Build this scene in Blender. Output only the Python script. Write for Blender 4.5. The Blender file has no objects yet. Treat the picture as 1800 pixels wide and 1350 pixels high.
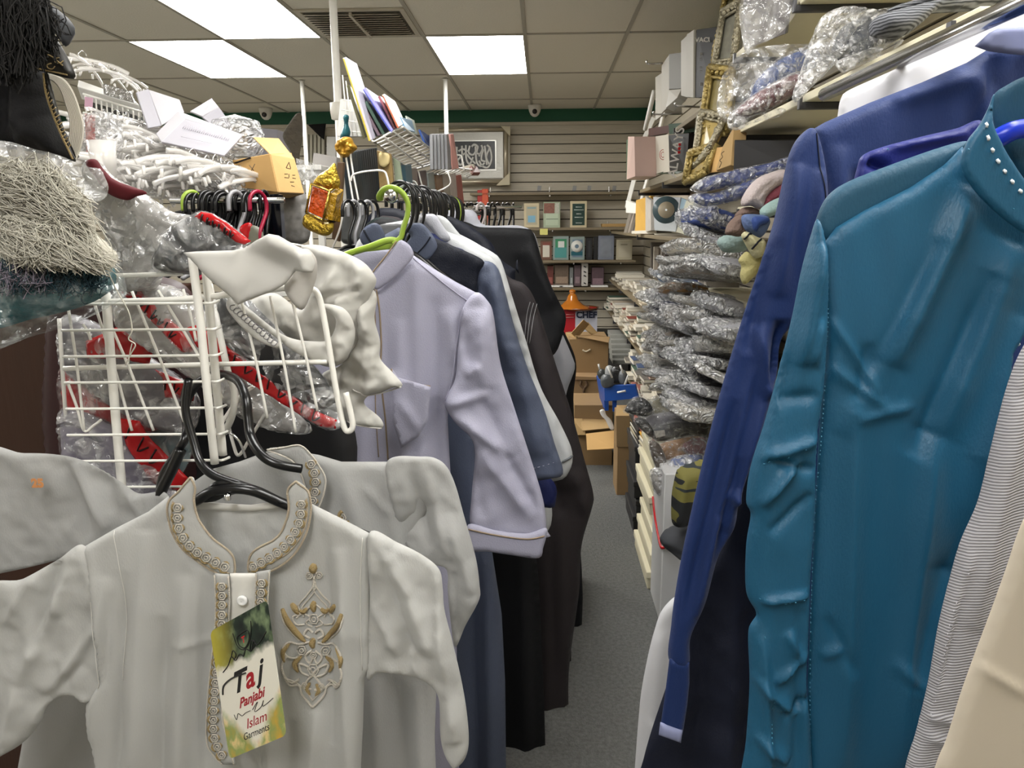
import bpy, bmesh, math, random
import numpy as np
from mathutils import Vector, Matrix, Euler
from mathutils.geometry import delaunay_2d_cdt

# ------------------------------------------------------------------ camera, world, light, exposure
SC = bpy.context.scene
COL = SC.collection
F = 1350.0
CAMZ = 1.5
CEIL = 2.62
YAW = math.radians(2.33); PITCH = math.radians(11.7); ROLL = math.radians(0.35)
cam_d = bpy.data.cameras.new('camera'); cam = bpy.data.objects.new('camera', cam_d); COL.objects.link(cam)
cam_d.sensor_width = 36; cam_d.lens = 27.0; cam_d.clip_start = 0.02; cam_d.clip_end = 60
CR = (Matrix.Rotation(YAW, 3, 'Z') @ Matrix.Rotation(math.pi/2 - PITCH, 3, 'X') @ Matrix.Rotation(-ROLL, 3, 'Z'))
cam.matrix_world = Matrix.Translation((0, 0, CAMZ)) @ CR.to_4x4()
SC.camera = cam
w = bpy.data.worlds.new('world'); SC.world = w; w.use_nodes = True
w.node_tree.nodes['Background'].inputs[0].default_value = (0.9, 0.93, 1.0, 1)
w.node_tree.nodes['Background'].inputs[1].default_value = 0.05
SC.view_settings.view_transform = 'Standard'; SC.view_settings.look = 'None'
SC.view_settings.exposure = 0.0; SC.view_settings.gamma = 1.0
SC.view_settings.use_curve_mapping = False
LAMP = 18.0                       # emission of the ceiling panels
SC.cycles.max_bounces = 8; SC.cycles.transparent_max_bounces = 24

CRn = np.array(CR)
def W(px, py, Y):
    """point on the plane y = Y seen at photo pixel (px, py)"""
    px = np.asarray(px, float); py = np.asarray(py, float)
    d = np.stack([px - 900, -(py - 675), np.full_like(px, -F)], -1) @ CRn.T
    t = Y / d[..., 1]
    p = d * t[..., None]; p[..., 2] += CAMZ
    return p
def V(px, py, Y): return Vector(W(px, py, Y))
def WX(px, py, X):
    d = CRn @ np.array([px - 900, -(py - 675), -F]); p = d * (X / d[0]); p[2] += CAMZ
    return Vector(p)
def WZ(px, py, Z):
    d = CRn @ np.array([px - 900, -(py - 675), -F]); p = d * ((Z - CAMZ) / d[2]); p[2] += CAMZ
    return Vector(p)

# ------------------------------------------------------------------ materials
def srgb(h):
    h = h.lstrip('#'); c = [int(h[i:i+2], 16)/255 for i in (0, 2, 4)]
    return tuple((x/12.92 if x <= .04045 else ((x+.055)/1.055)**2.4) for x in c) + (1,)
MATS = {}
def nd(nt, t, **k):
    n = nt.nodes.new(t)
    for a, b in k.items():
        if a in n.inputs: n.inputs[a].default_value = b
        else: setattr(n, a, b)
    return n
def mat(name, col, rough=.6, metal=0, spec=.5, sheen=0, bump=0, bscale=40, var=0, vscale=8, trans=0, emit=0, stretch=(1,1,1), coat=0, alpha=1, detail=3):
    key = name
    if key in MATS: return MATS[key]
    m = bpy.data.materials.new(name); m.use_nodes = True; nt = m.node_tree
    b = nt.nodes['Principled BSDF']; L = nt.links.new
    c = srgb(col) if isinstance(col, str) else col
    b.inputs['Base Color'].default_value = c
    b.inputs['Roughness'].default_value = rough; b.inputs['Metallic'].default_value = metal
    b.inputs['Specular IOR Level'].default_value = spec; b.inputs['Sheen Weight'].default_value = sheen
    b.inputs['Coat Weight'].default_value = coat; b.inputs['Alpha'].default_value = alpha
    if emit: b.inputs['Emission Color'].default_value = c; b.inputs['Emission Strength'].default_value = emit
    if bump or var:
        tc = nd(nt, 'ShaderNodeTexCoord'); mp = nd(nt, 'ShaderNodeMapping'); mp.inputs['Scale'].default_value = stretch
        L(tc.outputs['Object'], mp.inputs['Vector'])
    if var:
        n = nd(nt, 'ShaderNodeTexNoise', Scale=vscale, Detail=4.0); L(mp.outputs[0], n.inputs['Vector'])
        mx = nd(nt, 'ShaderNodeMix', data_type='RGBA')
        mx.inputs[6].default_value = tuple(x*(1-var) for x in c[:3]) + (1,); mx.inputs[7].default_value = tuple(min(1, x*(1+var*.6)) for x in c[:3]) + (1,)
        L(n.outputs[0], mx.inputs[0]); L(mx.outputs[2], b.inputs['Base Color'])
    if bump:
        n = nd(nt, 'ShaderNodeTexNoise', Scale=bscale, Detail=float(detail)); L(mp.outputs[0], n.inputs['Vector'])
        bm = nd(nt, 'ShaderNodeBump', Strength=bump, Distance=.01); L(n.outputs[0], bm.inputs['Height']); L(bm.outputs[0], b.inputs['Normal'])
    if trans:
        tr = nd(nt, 'ShaderNodeBsdfTranslucent'); tr.inputs[0].default_value = c
        tp = nd(nt, 'ShaderNodeBsdfTransparent')
        m1 = nd(nt, 'ShaderNodeMixShader'); m1.inputs[0].default_value = .35
        L(b.outputs[0], m1.inputs[1]); L(tr.outputs[0], m1.inputs[2])
        m2 = nd(nt, 'ShaderNodeMixShader'); m2.inputs[0].default_value = trans
        L(m1.outputs[0], m2.inputs[1]); L(tp.outputs[0], m2.inputs[2])
        L(m2.outputs[0], nt.nodes['Material Output'].inputs[0])
    MATS[key] = m
    return m
def film(name, tint='#ffffff', base=.10, gain=.55, scale=9.0, rough=.12, bump=.9):
    """crinkled clear plastic film"""
    if name in MATS: return MATS[name]
    m = bpy.data.materials.new(name); m.use_nodes = True; nt = m.node_tree; L = nt.links.new
    b = nt.nodes['Principled BSDF']; b.inputs['Base Color'].default_value = srgb(tint)
    b.inputs['Roughness'].default_value = rough; b.inputs['Specular IOR Level'].default_value = 1.0; b.inputs['Metallic'].default_value = .2
    tc = nd(nt, 'ShaderNodeTexCoord')
    wn = nd(nt, 'ShaderNodeTexNoise', Scale=scale*.5, Detail=3.0)
    L(tc.outputs['Object'], wn.inputs['Vector'])
    ad = nd(nt, 'ShaderNodeVectorMath', operation='MULTIPLY_ADD'); ad.inputs[1].default_value = (.25,.25,.25)
    L(wn.outputs['Color'], ad.inputs[0]); L(tc.outputs['Object'], ad.inputs[2])
    vo = nd(nt, 'ShaderNodeTexVoronoi', Scale=scale*2.2, feature='DISTANCE_TO_EDGE'); L(ad.outputs[0], vo.inputs['Vector'])
    vr = nd(nt, 'ShaderNodeMapRange'); vr.inputs[1].default_value = 0; vr.inputs[2].default_value = .22; L(vo.outputs[0], vr.inputs[0])
    no = nd(nt, 'ShaderNodeTexNoise', Scale=scale*3, Detail=2.0, Distortion=1.5); L(tc.outputs['Object'], no.inputs['Vector'])
    mm = nd(nt, 'ShaderNodeMath', operation='ADD'); L(vr.outputs[0], mm.inputs[0]); L(no.outputs[0], mm.inputs[1])
    bp = nd(nt, 'ShaderNodeBump', Strength=bump, Distance=.015); L(mm.outputs[0], bp.inputs['Height']); L(bp.outputs[0], b.inputs['Normal'])
    n2 = nd(nt, 'ShaderNodeTexNoise', Scale=scale*1.6, Detail=5.0, Distortion=2.0); L(tc.outputs['Object'], n2.inputs['Vector'])
    r2 = nd(nt, 'ShaderNodeMapRange'); r2.inputs[1].default_value = .42; r2.inputs[2].default_value = .68; r2.inputs[3].default_value = base; r2.inputs[4].default_value = base+gain
    L(n2.outputs[0], r2.inputs[0])
    tp = nd(nt, 'ShaderNodeBsdfTransparent'); mx = nd(nt, 'ShaderNodeMixShader')
    L(r2.outputs[0], mx.inputs[0]); L(tp.outputs[0], mx.inputs[1]); L(b.outputs[0], mx.inputs[2])
    L(mx.outputs[0], nt.nodes['Material Output'].inputs[0])
    MATS[name] = m
    return m

# ------------------------------------------------------------------ object helpers
def tag(o, label=None, cat=None, group=None, kind=None):
    if label: o['label'] = label
    if cat: o['category'] = cat
    if group: o['group'] = group
    if kind: o['kind'] = kind
    return o
def wloc(o):
    p = Vector((0, 0, 0))
    while o is not None: p = p + o.location; o = o.parent
    return p
def mk(name, vf, m, parent=None, smooth=True, loc=None):
    vs, fs = vf[0], vf[1]
    vs = np.asarray([tuple(v) for v in vs], float) if not isinstance(vs, np.ndarray) else vs
    if parent is not None: off = np.array(wloc(parent))
    elif loc is not None: off = np.array(loc)
    else: off = np.array([(vs[:,0].min()+vs[:,0].max())/2, (vs[:,1].min()+vs[:,1].max())/2, vs[:,2].min()])
    me = bpy.data.meshes.new(name)
    me.from_pydata((vs-off).tolist(), [], [tuple(f) for f in fs])
    ms = m if isinstance(m, (list, tuple)) else [m]
    for k in ms: me.materials.append(k)
    if len(vf) > 2: me.polygons.foreach_set('material_index', vf[2])
    if smooth: me.polygons.foreach_set('use_smooth', [True]*len(me.polygons))
    me.update()
    o = bpy.data.objects.new(name, me); COL.objects.link(o)
    if parent is not None: o.parent = parent
    else: o.location = off
    return o
def mkJ(name, parts, m, parent):
    for p in parts: mk(name, p, m, parent)
def thing(name, label, cat, loc, group=None):
    o = bpy.data.objects.new(name, None); COL.objects.link(o); o.empty_display_size = .05
    o.location = Vector(loc)
    return tag(o, label, cat, group)
def dup(root, loc, rot=None, label=None, group=None, mats=None):
    r = root.copy(); COL.objects.link(r); r.location = Vector(loc)
    if rot is not None: r.rotation_euler = rot
    if label: r['label'] = label
    if group: r['group'] = group
    for ch in list(root.children):
        c = ch.copy(); COL.objects.link(c); c.parent = r
        for g in list(ch.children):
            d = g.copy(); COL.objects.link(d); d.parent = c
    return r
def J(*parts):
    vs, fs = [], []
    for p in parts:
        n = len(vs); vs += [tuple(v) for v in p[0]]; fs += [tuple(i+n for i in f) for f in p[1]]
    return vs, fs
def Bx(c, s, rot=(0,0,0), bev=.002, seg=1):
    bm = bmesh.new(); bmesh.ops.create_cube(bm, size=1)
    bmesh.ops.scale(bm, vec=Vector(s), verts=bm.verts)
    if bev: bmesh.ops.bevel(bm, geom=bm.edges[:], offset=min(bev, min(s)*.45), segments=seg, affect='EDGES', profile=.5)
    M = Matrix.Translation(Vector(c)) @ Euler(rot).to_matrix().to_4x4()
    vs = [tuple(M @ v.co) for v in bm.verts]; bm.verts.index_update()
    fs = [tuple(v.index for v in f.verts) for f in bm.faces]; bm.free()
    return vs, fs
def BB(x0, x1, y0, y1, z0, z1, bev=.002):
    return Bx(((x0+x1)/2, (y0+y1)/2, (z0+z1)/2), (abs(x1-x0), abs(y1-y0), abs(z1-z0)), bev=bev)
def cat_rom(pts, n=6, closed=False):
    P = [Vector(p) for p in pts]; out = []; N = len(P)
    for i in range(N if closed else N-1):
        g = (lambda k: P[k % N]) if closed else (lambda k: P[min(max(k, 0), N-1)])
        a, b, c, d = g(i-1), g(i), g(i+1), g(i+2)
        for j in range(n):
            t = j/n
            out.append(.5*((2*b) + (c-a)*t + (2*a-5*b+4*c-d)*t*t + (3*b-a-3*c+d)*t*t*t))
    if not closed: out.append(P[-1].copy())
    return out
def tb(pts, r, n=6, closed=False, cap=True, flat=1.0, up=None):
    """swept tube, r a number or list"""
    P = [Vector(p) for p in pts]; N = len(P); R = r if isinstance(r, (list, tuple)) else [r]*N
    vs, fs = [], []; nrm = None
    for i, p in enumerate(P):
        a = P[(i-1) % N] if (closed or i > 0) else P[i]; b = P[(i+1) % N] if (closed or i < N-1) else P[i]
        t = (b-a)
        if t.length < 1e-9: t = Vector((0,0,1))
        t.normalize()
        if nrm is None:
            ref = Vector(up) if up else (Vector((0,0,1)) if abs(t.z) < .9 else Vector((1,0,0)))
            nrm = (ref - t*ref.dot(t)).normalized()
        else:
            q = nrm - t*nrm.dot(t)
            nrm = q.normalized() if q.length > 1e-6 else nrm
        bi = t.cross(nrm)
        for k in range(n):
            an = 2*math.pi*k/n
            vs.append(p + nrm*math.cos(an)*R[i]*flat + bi*math.sin(an)*R[i])
    for i in range(N if closed else N-1):
        for k in range(n):
            j = (i+1) % N
            fs.append((i*n+k, i*n+(k+1) % n, j*n+(k+1) % n, j*n+k))
    if cap and not closed:
        fs.append(tuple(range(n-1, -1, -1))); fs.append(tuple((N-1)*n+k for k in range(n)))
    return [tuple(v) for v in vs], fs
def lathe(prof, c, n=24):
    vs, fs = [], []; c = Vector(c)
    for r, z in prof:
        for k in range(n):
            a = 2*math.pi*k/n; vs.append((c.x+r*math.cos(a), c.y+r*math.sin(a), c.z+z))
    for i in range(len(prof)-1):
        for k in range(n): fs.append((i*n+k, i*n+(k+1) % n, (i+1)*n+(k+1) % n, (i+1)*n+k))
    return vs, fs
def xf(vf, M): return [tuple(M @ Vector(v)) for v in vf[0]], vf[1]
def TM(loc, rot=(0,0,0)): return Matrix.Translation(Vector(loc)) @ Euler(rot).to_matrix().to_4x4()

# value noise in numpy
def _h(ix, iy, s):
    n = (ix.astype(np.int64)*374761393 + iy.astype(np.int64)*668265263 + s*1442695041) & 0x7fffffff
    n = ((n ^ (n >> 13))*1274126177) & 0x7fffffff
    return ((n ^ (n >> 16)) & 0xffff)/65535.0
def vn(x, y, s=0):
    x = np.asarray(x, float); y = np.asarray(y, float)
    ix = np.floor(x); iy = np.floor(y); fx = x-ix; fy = y-iy
    fx = fx*fx*(3-2*fx); fy = fy*fy*(3-2*fy)
    a = _h(ix, iy, s); b = _h(ix+1, iy, s); c = _h(ix, iy+1, s); d = _h(ix+1, iy+1, s)
    return (a*(1-fx)+b*fx)*(1-fy) + (c*(1-fx)+d*fx)*fy
def fbm(x, y, s=0, o=3):
    return sum((vn(x*2**k, y*2**k, s+k*17)-.5)/2**k for k in range(o))
def crumple(x, y, s=0, o=4):
    """faceted ridges like creased film"""
    t = 0
    for k in range(o):
        wx = x + .7*vn(x*1.3, y*1.3, s+5); wy = y + .7*vn(x*1.3+9, y*1.3, s+6)
        t = t + np.abs(vn(wx*1.9**k, wy*1.9**k, s+31*k)-.5)*2/1.6**k
    return t/2

def segdist(P, A, B):
    d = B-A; L = (d*d).sum(-1)+1e-9
    t = np.clip(((P[:,None,:]-A[None])*d[None]).sum(-1)/L[None], 0, 1)
    q = A[None]+t[...,None]*d[None]
    return np.sqrt(((P[:,None,:]-q)**2).sum(-1)), t
def inside(P, poly):
    x, y = P[:,0], P[:,1]; r = np.zeros(len(P), bool); n = len(poly)
    for i in range(n):
        x0, y0 = poly[i]; x1, y1 = poly[(i+1) % n]
        if y0 == y1: continue
        c = ((y0 > y) != (y1 > y)) & (x < (x1-x0)*(y-y0)/(y1-y0)+x0)
        r ^= c
    return r
def soft(name, outline, Y, m, parent=None, T=.02, w=25, folds=(), nz=(0, 60), g=8, smooth=True, cr=(0, 30), fn=None, seed=0, backT=None, flatback=False, sx=1, sy=1):
    """Cloth, film or paper piece: outline given by where it stands in the photo at depth Y, with its own thickness, folds and rounded edges.
    folds: (x0,y0,x1,y1,width,height in m, + towards the viewer)"""
    T = T*TF
    if backT is not None: backT = backT*TF
    Ym = Y if not callable(Y) else 1.0
    w = max(4, min(w, T*F/Ym*1.3)) if T > .004 else w
    Yf = Y if callable(Y) else (lambda a, b: np.full_like(np.asarray(a, float), Y))
    pts = [Vector((p[0], p[1], 0)) for p in outline]
    if smooth: pts = cat_rom(pts, 8, True)
    O = np.array([(p.x, p.y) for p in pts])
    # resample at spacing g
    D = np.vstack([O, O[:1]]); sl = np.sqrt(((D[1:]-D[:-1])**2).sum(1)); cum = np.concatenate([[0], np.cumsum(sl)])
    if smooth:
        n = max(8, int(cum[-1]/g)); q = np.linspace(0, cum[-1], n, endpoint=False)
    else:
        q = []
        for i in range(len(sl)):
            k = max(1, int(round(sl[i]/g))); q += list(cum[i]+sl[i]*np.arange(k)/k)
        q = np.array(q)
    Bd = np.stack([np.interp(q, cum, D[:,0]), np.interp(q, cum, D[:,1])], -1)
    x0, y0 = Bd.min(0); x1, y1 = Bd.max(0)
    gx, gy = np.meshgrid(np.arange(x0, x1, g), np.arange(y0, y1, g*.87)); gx = gx + (np.arange(gx.shape[0]) % 2)[:,None]*g*.5
    I = np.stack([gx.ravel(), gy.ravel()], -1)
    I = I[inside(I, Bd)]
    A_, B_ = Bd, np.roll(Bd, -1, 0)
    if len(I):
        d = segdist(I, A_, B_)[0].min(1); k = d > g*.45; I = I[k]; d = d[k]
    else: d = np.zeros(0)
    P = np.vstack([Bd, I]); d = np.concatenate([np.zeros(len(Bd)), d])
    vs2 = [Vector((float(a), float(b))) for a, b in P]
    nb = len(Bd)
    r = delaunay_2d_cdt(vs2, [], [list(range(nb))], 1, 1e-5)
    ov, of = r[0], r[2]
    Q = np.array([(v.x, v.y) for v in ov])
    dd = segdist(Q, A_, B_)[0].min(1)
    onb = dd < 1e-3; dd[onb] = 0
    def disp(Q, dd):
        e = np.clip(dd/w, 0, 1); pil = np.sqrt(np.clip(1-(1-e)**2, 0, 1))
        z = T*pil
        em = np.clip(dd/(w*.35), 0, 1) if T > 0.004 else 1.0
        for f in folds:
            a = np.array([[f[0], f[1]]], float); b = np.array([[f[2], f[3]]], float)
            ds, t = segdist(Q, a, b); ds = ds[:,0]; t = t[:,0]
            tp = np.clip(np.minimum(t, 1-t)*4, 0.0, 1)**.5 if len(f) < 7 else 1.0
            z = z + FA*f[5]*np.exp(-np.abs(ds/f[4])**1.5)*tp*em
        if nz[0]: z = z + nz[0]*fbm(Q[:,0]/nz[1]*sx, Q[:,1]/nz[1]*sy, seed)*2*em
        if cr[0]: z = z + cr[0]*(crumple(Q[:,0]/cr[1]*sx, Q[:,1]/cr[1]*sy, seed)-.5)*np.clip(dd/8, .3, 1)
        if fn is not None: z = z + fn(Q[:,0], Q[:,1])*em
        return z
    z = disp(Q, dd)
    yb = Yf(Q[:,0], Q[:,1])
    front = W(Q[:,0], Q[:,1], yb); front[:,1] -= z
    bt = T if backT is None else backT
    e = np.clip(dd/w, 0, 1); pil = np.sqrt(np.clip(1-(1-e)**2, 0, 1))
    back = W(Q[:,0], Q[:,1], yb); back[:,1] += np.maximum(bt*pil - (z - T*pil)*.6, -z + .0012)*(~onb)
    back[onb] = front[onb] + [0, .0012, 0]
    n = len(Q)
    vs = np.vstack([front, back])
    fs = []
    for f in of:
        a, b, c = W(Q[list(f)][:,0], Q[list(f)][:,1], 1.0)
        nn = np.cross(b-a, c-a)[1]
        f = tuple(f) if nn < 0 else tuple(f[::-1])
        fs.append(f); fs.append(tuple(i+n for i in f[::-1]))
    # rim
    from collections import Counter
    cnt = Counter()
    for f in fs[::2]:
        for i in range(len(f)): cnt[(f[i], f[(i+1) % len(f)])] += 1
    for (a, b) in list(cnt):
        if (b, a) not in cnt: fs.append((b, a, a+n, b+n))
    o = mk(name, (vs, fs), m, parent)
    def S(px, py, off=.001):
        q = np.array([[px, py]], float); dq = segdist(q, A_, B_)[0].min(1)
        if not inside(q, Bd)[0]: dq = dq*0
        zz = disp(q, dq); p = W(q[:,0], q[:,1], Yf(q[:,0], q[:,1]))[0]; p[1] -= zz[0]+off
        return Vector(p)
    o_S[o.name] = S
    return o, S
o_S = {}
TF = .32
FA = 1.5
def line(S, pts, n=8, off=.001):
    return [S(p.x, p.y, off) for p in cat_rom([Vector((a, b, 0)) for a, b in pts], n)]
def stitches(S, pts, dash=7, gap=7, r=.0008, off=.0008):
    c = cat_rom([Vector((a, b, 0)) for a, b in pts], 12); out = []; acc = 0; seg = []
    per = dash+gap; s = 0; prev = c[0]; cur = [c[0]]
    samples = []
    for a, b in zip(c[:-1], c[1:]):
        L = (b-a).length; k = max(1, int(L/2))
        for i in range(k): samples.append((s+L*i/k, a.lerp(b, i/k)))
        s += L
    group = {}
    for sv, p in samples:
        if sv % per < dash: group.setdefault(int(sv//per), []).append(p)
    for g_ in group.values():
        if len(g_) > 1: out.append(tb([S(g_[0].x, g_[0].y, off), S(g_[len(g_)//2].x, g_[len(g_)//2].y, off+r), S(g_[-1].x, g_[-1].y, off)], r, 4))
    return J(*out)
def text(body, size, M, ext=.0003, shear=0, sx=1, align='CENTER', bold=0):
    c = bpy.data.curves.new('lettering', 'FONT'); c.body = body; c.size = size; c.extrude = ext; c.shear = shear; c.align_x = align; c.align_y = 'CENTER'; c.resolution_u = 4
    c.offset = bold
    o = bpy.data.objects.new('lettering', c); COL.objects.link(o)
    dg = bpy.context.evaluated_depsgraph_get(); me = bpy.data.meshes.new_from_object(o.evaluated_get(dg))
    vs = [tuple(M @ Vector((v.co.x*sx, v.co.y, v.co.z))) for v in me.vertices]; fs = [tuple(p.vertices) for p in me.polygons]
    bpy.data.objects.remove(o); bpy.data.curves.remove(c); bpy.data.meshes.remove(me)
    return vs, fs
UP = Matrix.Rotation(math.pi/2, 4, 'X')     # text standing up, facing the viewer (-Y)
def gridpts(nu, nv, fn):
    vs = [fn(i/(nu-1), j/(nv-1)) for j in range(nv) for i in range(nu)]
    fs = [(j*nu+i, j*nu+i+1, (j+1)*nu+i+1, (j+1)*nu+i) for j in range(nv-1) for i in range(nu-1)]
    return vs, fs

# ------------------------------------------------------------------ shared materials
M_white_metal = mat('white_powder_coat', '#e9e7e0', .35, var=.05, vscale=20)
M_black_pl = mat('black_plastic', '#08080a', .28)
M_clear = film('clear_film')
M_dust = film('dusty_film', '#f4f4f4', .16, .5, 7)
M_board = mat('shelf_board', '#d9d2b6', .5, var=.1, vscale=6)
M_bracket = mat('bracket_metal', '#47474a', .4, metal=.6)
M_card = mat('cardboard', '#ab8d5f', .85, var=.12, vscale=5, bump=.1, bscale=60)
M_card_l = mat('cardboard_light', '#cba368', .85, var=.1, vscale=5)
M_card_d = mat('cardboard_dark', '#8a6f4b', .85, var=.12, vscale=5)
M_chrome = mat('chrome', '#d8d8d8', .15, metal=1)
M_paper = mat('page_paper', '#d8d2c2', .8, var=.15, vscale=60, stretch=(1,1,30))
# ------------------------------------------------------------------ the room
WXR = 1.04; WXL = -5.4; YB = 8.0; YF = -2.6
TW = .61; TY = 1.22; GX = -.11; GY = 4.92
def slat_mat(name, axis='Z'):
    m = mat(name, '#bdb49f', .55); nt = m.node_tree; L = nt.links.new; b = nt.nodes['Principled BSDF']
    tc = nd(nt, 'ShaderNodeTexCoord'); n = nd(nt, 'ShaderNodeTexNoise', Scale=6.0); mp = nd(nt, 'ShaderNodeMapping'); mp.inputs['Scale'].default_value = (1,1,14)
    L(tc.outputs['Object'], mp.inputs[0]); L(mp.outputs[0], n.inputs['Vector'])
    r = nd(nt, 'ShaderNodeValToRGB'); r.color_ramp.elements[0].color = srgb('#aca391'); r.color_ramp.elements[1].color = srgb('#c6beac')
    L(n.outputs[0], r.inputs[0]); L(r.outputs[0], b.inputs['Base Color']); return m
M_slat = slat_mat('slatwall_laminate')
M_groove = mat('slat_groove', '#3b342c', .8)
M_green = mat('green_paint', '#14533a', .6, var=.08)
M_ceil = mat('ceiling_tile', '#e0dacb', .95, bump=.25, bscale=90, var=.05, vscale=90)
M_tbar = mat('ceiling_t_bar', '#a8a294', .6)
M_carpet = mat('grey_carpet', '#70716e', .95, bump=1.0, bscale=150, var=.6, vscale=75)
def st(name, vf, m, smooth=False):
    o = mk(name, vf, m, None, smooth); o['kind'] = 'structure'; return o
st('floor', BB(WXL-.1, WXR+.1, YF-.1, YB+.1, -.08, 0, 0), M_carpet)
st('ceiling', BB(WXL-.1, WXR+.1, YF-.1, YB+.1, CEIL, CEIL+.08, 0), M_ceil)
# t-bars
parts = []
x = GX
xs = [GX + TW*k for k in range(-9, 2)]
ys = [GY + TY*k for k in range(-6, 3)]
for x in xs: parts.append(BB(x-.011, x+.011, YF, YB, CEIL-.006, CEIL+.004, 0))
for y in ys: parts.append(BB(WXL, WXR, y-.011, y+.011, CEIL-.0065, CEIL+.004, 0))
st('trim_1', J(*parts), M_tbar)
# slat walls: boards with real grooves
SP = .0915; ZT = CEIL-.125
def slats(fn):
    out = []; z = ZT-.03
    while z > 0.05:
        out.append(fn(z-SP+.009, z)); z -= SP
    return J(*out)
st('wall_back', J(slats(lambda a, b: BB(WXL, WXR, YB-.018, YB, a, b, .002))), M_slat)
st('wall_back_board', BB(WXL-.1, WXR+.1, YB-.004, YB+.08, -.05, CEIL, 0), M_groove)
st('wall_right', J(slats(lambda a, b: BB(WXR-.018, WXR, YF, YB-.018, a, b, .002))), M_slat)
st('wall_right_board', BB(WXR-.004, WXR+.08, YF-.1, YB+.1, -.05, CEIL, 0), M_groove)
st('wall_left', BB(WXL-.1, WXL, YF-.1, YB+.1, 0, CEIL, 0), mat('wall_paint', '#ece6d8', .8))
st('wall_front', BB(WXL-.1, WXR+.1, YF-.1, YF, 0, CEIL, 0), MATS['wall_paint'])
st('trim_back', BB(WXL, WXR, YB-.012, YB, ZT, CEIL, 0), M_green)
st('trim_right', BB(WXR-.012, WXR, YF, YB-.012, ZT, CEIL, 0), M_green)
st('trim_2', J(BB(WXL, WXR, YB-.03, YB-.012, ZT-.03, ZT+.004, .003), BB(WXR-.03, WXR-.012, YF, YB-.03, ZT-.03, ZT+.004, .003)), M_slat)
# ceiling panels of light
M_lamp = mat('light_diffuser', '#ffffff', .5); M_lamp.node_tree.nodes['Principled BSDF'].inputs['Emission Color'].default_value = (1, .985, .955, 1)
M_lamp.node_tree.nodes['Principled BSDF'].inputs['Emission Strength'].default_value = LAMP
def panel_light(x0, y0, label):
    t = thing('ceiling_light', label, 'ceiling light', (x0+TW/2, y0+TY/2, CEIL-.008), 'recessed light panels in the ceiling')
    mk('frame', J(BB(x0, x0+TW, y0, y0+.014, CEIL-.008, CEIL-.0005, 0), BB(x0, x0+TW, y0+TY-.014, y0+TY, CEIL-.008, CEIL-.0005, 0), BB(x0, x0+.014, y0+.014, y0+TY-.014, CEIL-.008, CEIL-.0005, 0), BB(x0+TW-.014, x0+TW, y0+.014, y0+TY-.014, CEIL-.008, CEIL-.0005, 0)), M_tbar, t, False)
    mk('diffuser', BB(x0+.014, x0+TW-.014, y0+.014, y0+TY-.014, CEIL-.0062, CEIL-.001, 0), M_lamp, t, False)
panel_light(GX-TW, GY, 'glowing white ceiling panel above the framed calligraphy and book racks')
panel_light(GX-4*TW, GY, 'glowing white ceiling panel seen behind and left of the largest panel')
panel_light(GX-3*TW, GY-TY, 'largest glowing white ceiling panel, nearest at top left')
for (i, j) in ((-1, -3), (-7, -1), (-7, -3), (1, -4), (-5, -2), (-1, -5), (-6, -4)):  # unseen panels added to brighten the room, the far-left pair for bounce
    panel_light(GX+i*TW, GY+j*TY, 'unseen white ceiling light panel added overhead for more light')
# vent
vx0, vy0 = GX-2*TW, GY-.62
t = thing('ceiling_vent', 'square louvred air vent in the ceiling beside the white pole', 'air vent', (vx0+TW/2, vy0+.3, CEIL-.01))
M_vent = mat('vent_metal', '#b5ad9c', .5)
mk('backing', BB(vx0+.02, vx0+TW-.02, vy0+.02, vy0+.58, CEIL-.003, CEIL-.001, 0), mat('vent_dark', '#5e584c', .8), t, False)
pr = [BB(vx0+.01, vx0+TW-.01, vy0+.01, vy0+.04, CEIL-.012, CEIL-.0005, .002), BB(vx0+.01, vx0+TW-.01, vy0+.56, vy0+.59, CEIL-.012, CEIL-.0005, .002), BB(vx0+.01, vx0+.04, vy0+.04, vy0+.56, CEIL-.012, CEIL-.0005, .002), BB(vx0+TW-.04, vx0+TW-.01, vy0+.04, vy0+.56, CEIL-.012, CEIL-.0005, .002)]
mk('frame', J(*pr), M_vent, t, False)
for q in range(11):
    mk('louver', Bx((vx0+TW/2+(.0 if q % 1 == 0 else 0), vy0+.07+q*.046, CEIL-.016), (TW-.1, .034, .003), (math.radians(24), 0, 0), .0008), M_vent, t, False)
mk('divider', BB(vx0+TW*.5-.008, vx0+TW*.5+.008, vy0+.05, vy0+.55, CEIL-.03, CEIL-.01, .001), M_vent, t, False)
# dome cameras
def dome(px, py, lab):
    p = V(px, py, 7.7); t = thing('security_camera', lab, 'security camera', (p.x, 7.7, CEIL-.12), 'white dome cameras near the back wall')
    c = (p.x, 7.7, CEIL)
    mk('housing', lathe([(0, -.001), (.062, -.001), (.066, -.012), (.062, -.03), (.055, -.06), (.04, -.092), (.02, -.108), (0, -.112)], c), mat('camera_white', '#d8d4cb', .35), t)
    mk('lens', lathe([(0, 0), (.022, 0), (.024, .006), (.018, .012), (0, .014)], (0,0,0), 16)[0:2] if 0 else xf(lathe([(.001, .016), (.016, .014), (.023, .006), (.024, -.004), (.001, -.005)], (0,0,0), 16), TM((p.x, 7.7-.05, CEIL-.068), (math.radians(115), 0, 0))), mat('lens_dark', '#2b2422', .2), t)
dome(468, 208, 'white dome security camera on the ceiling above the white boxes, left one')
dome(940, 203, 'white dome security camera above the bare slatwall')
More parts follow.
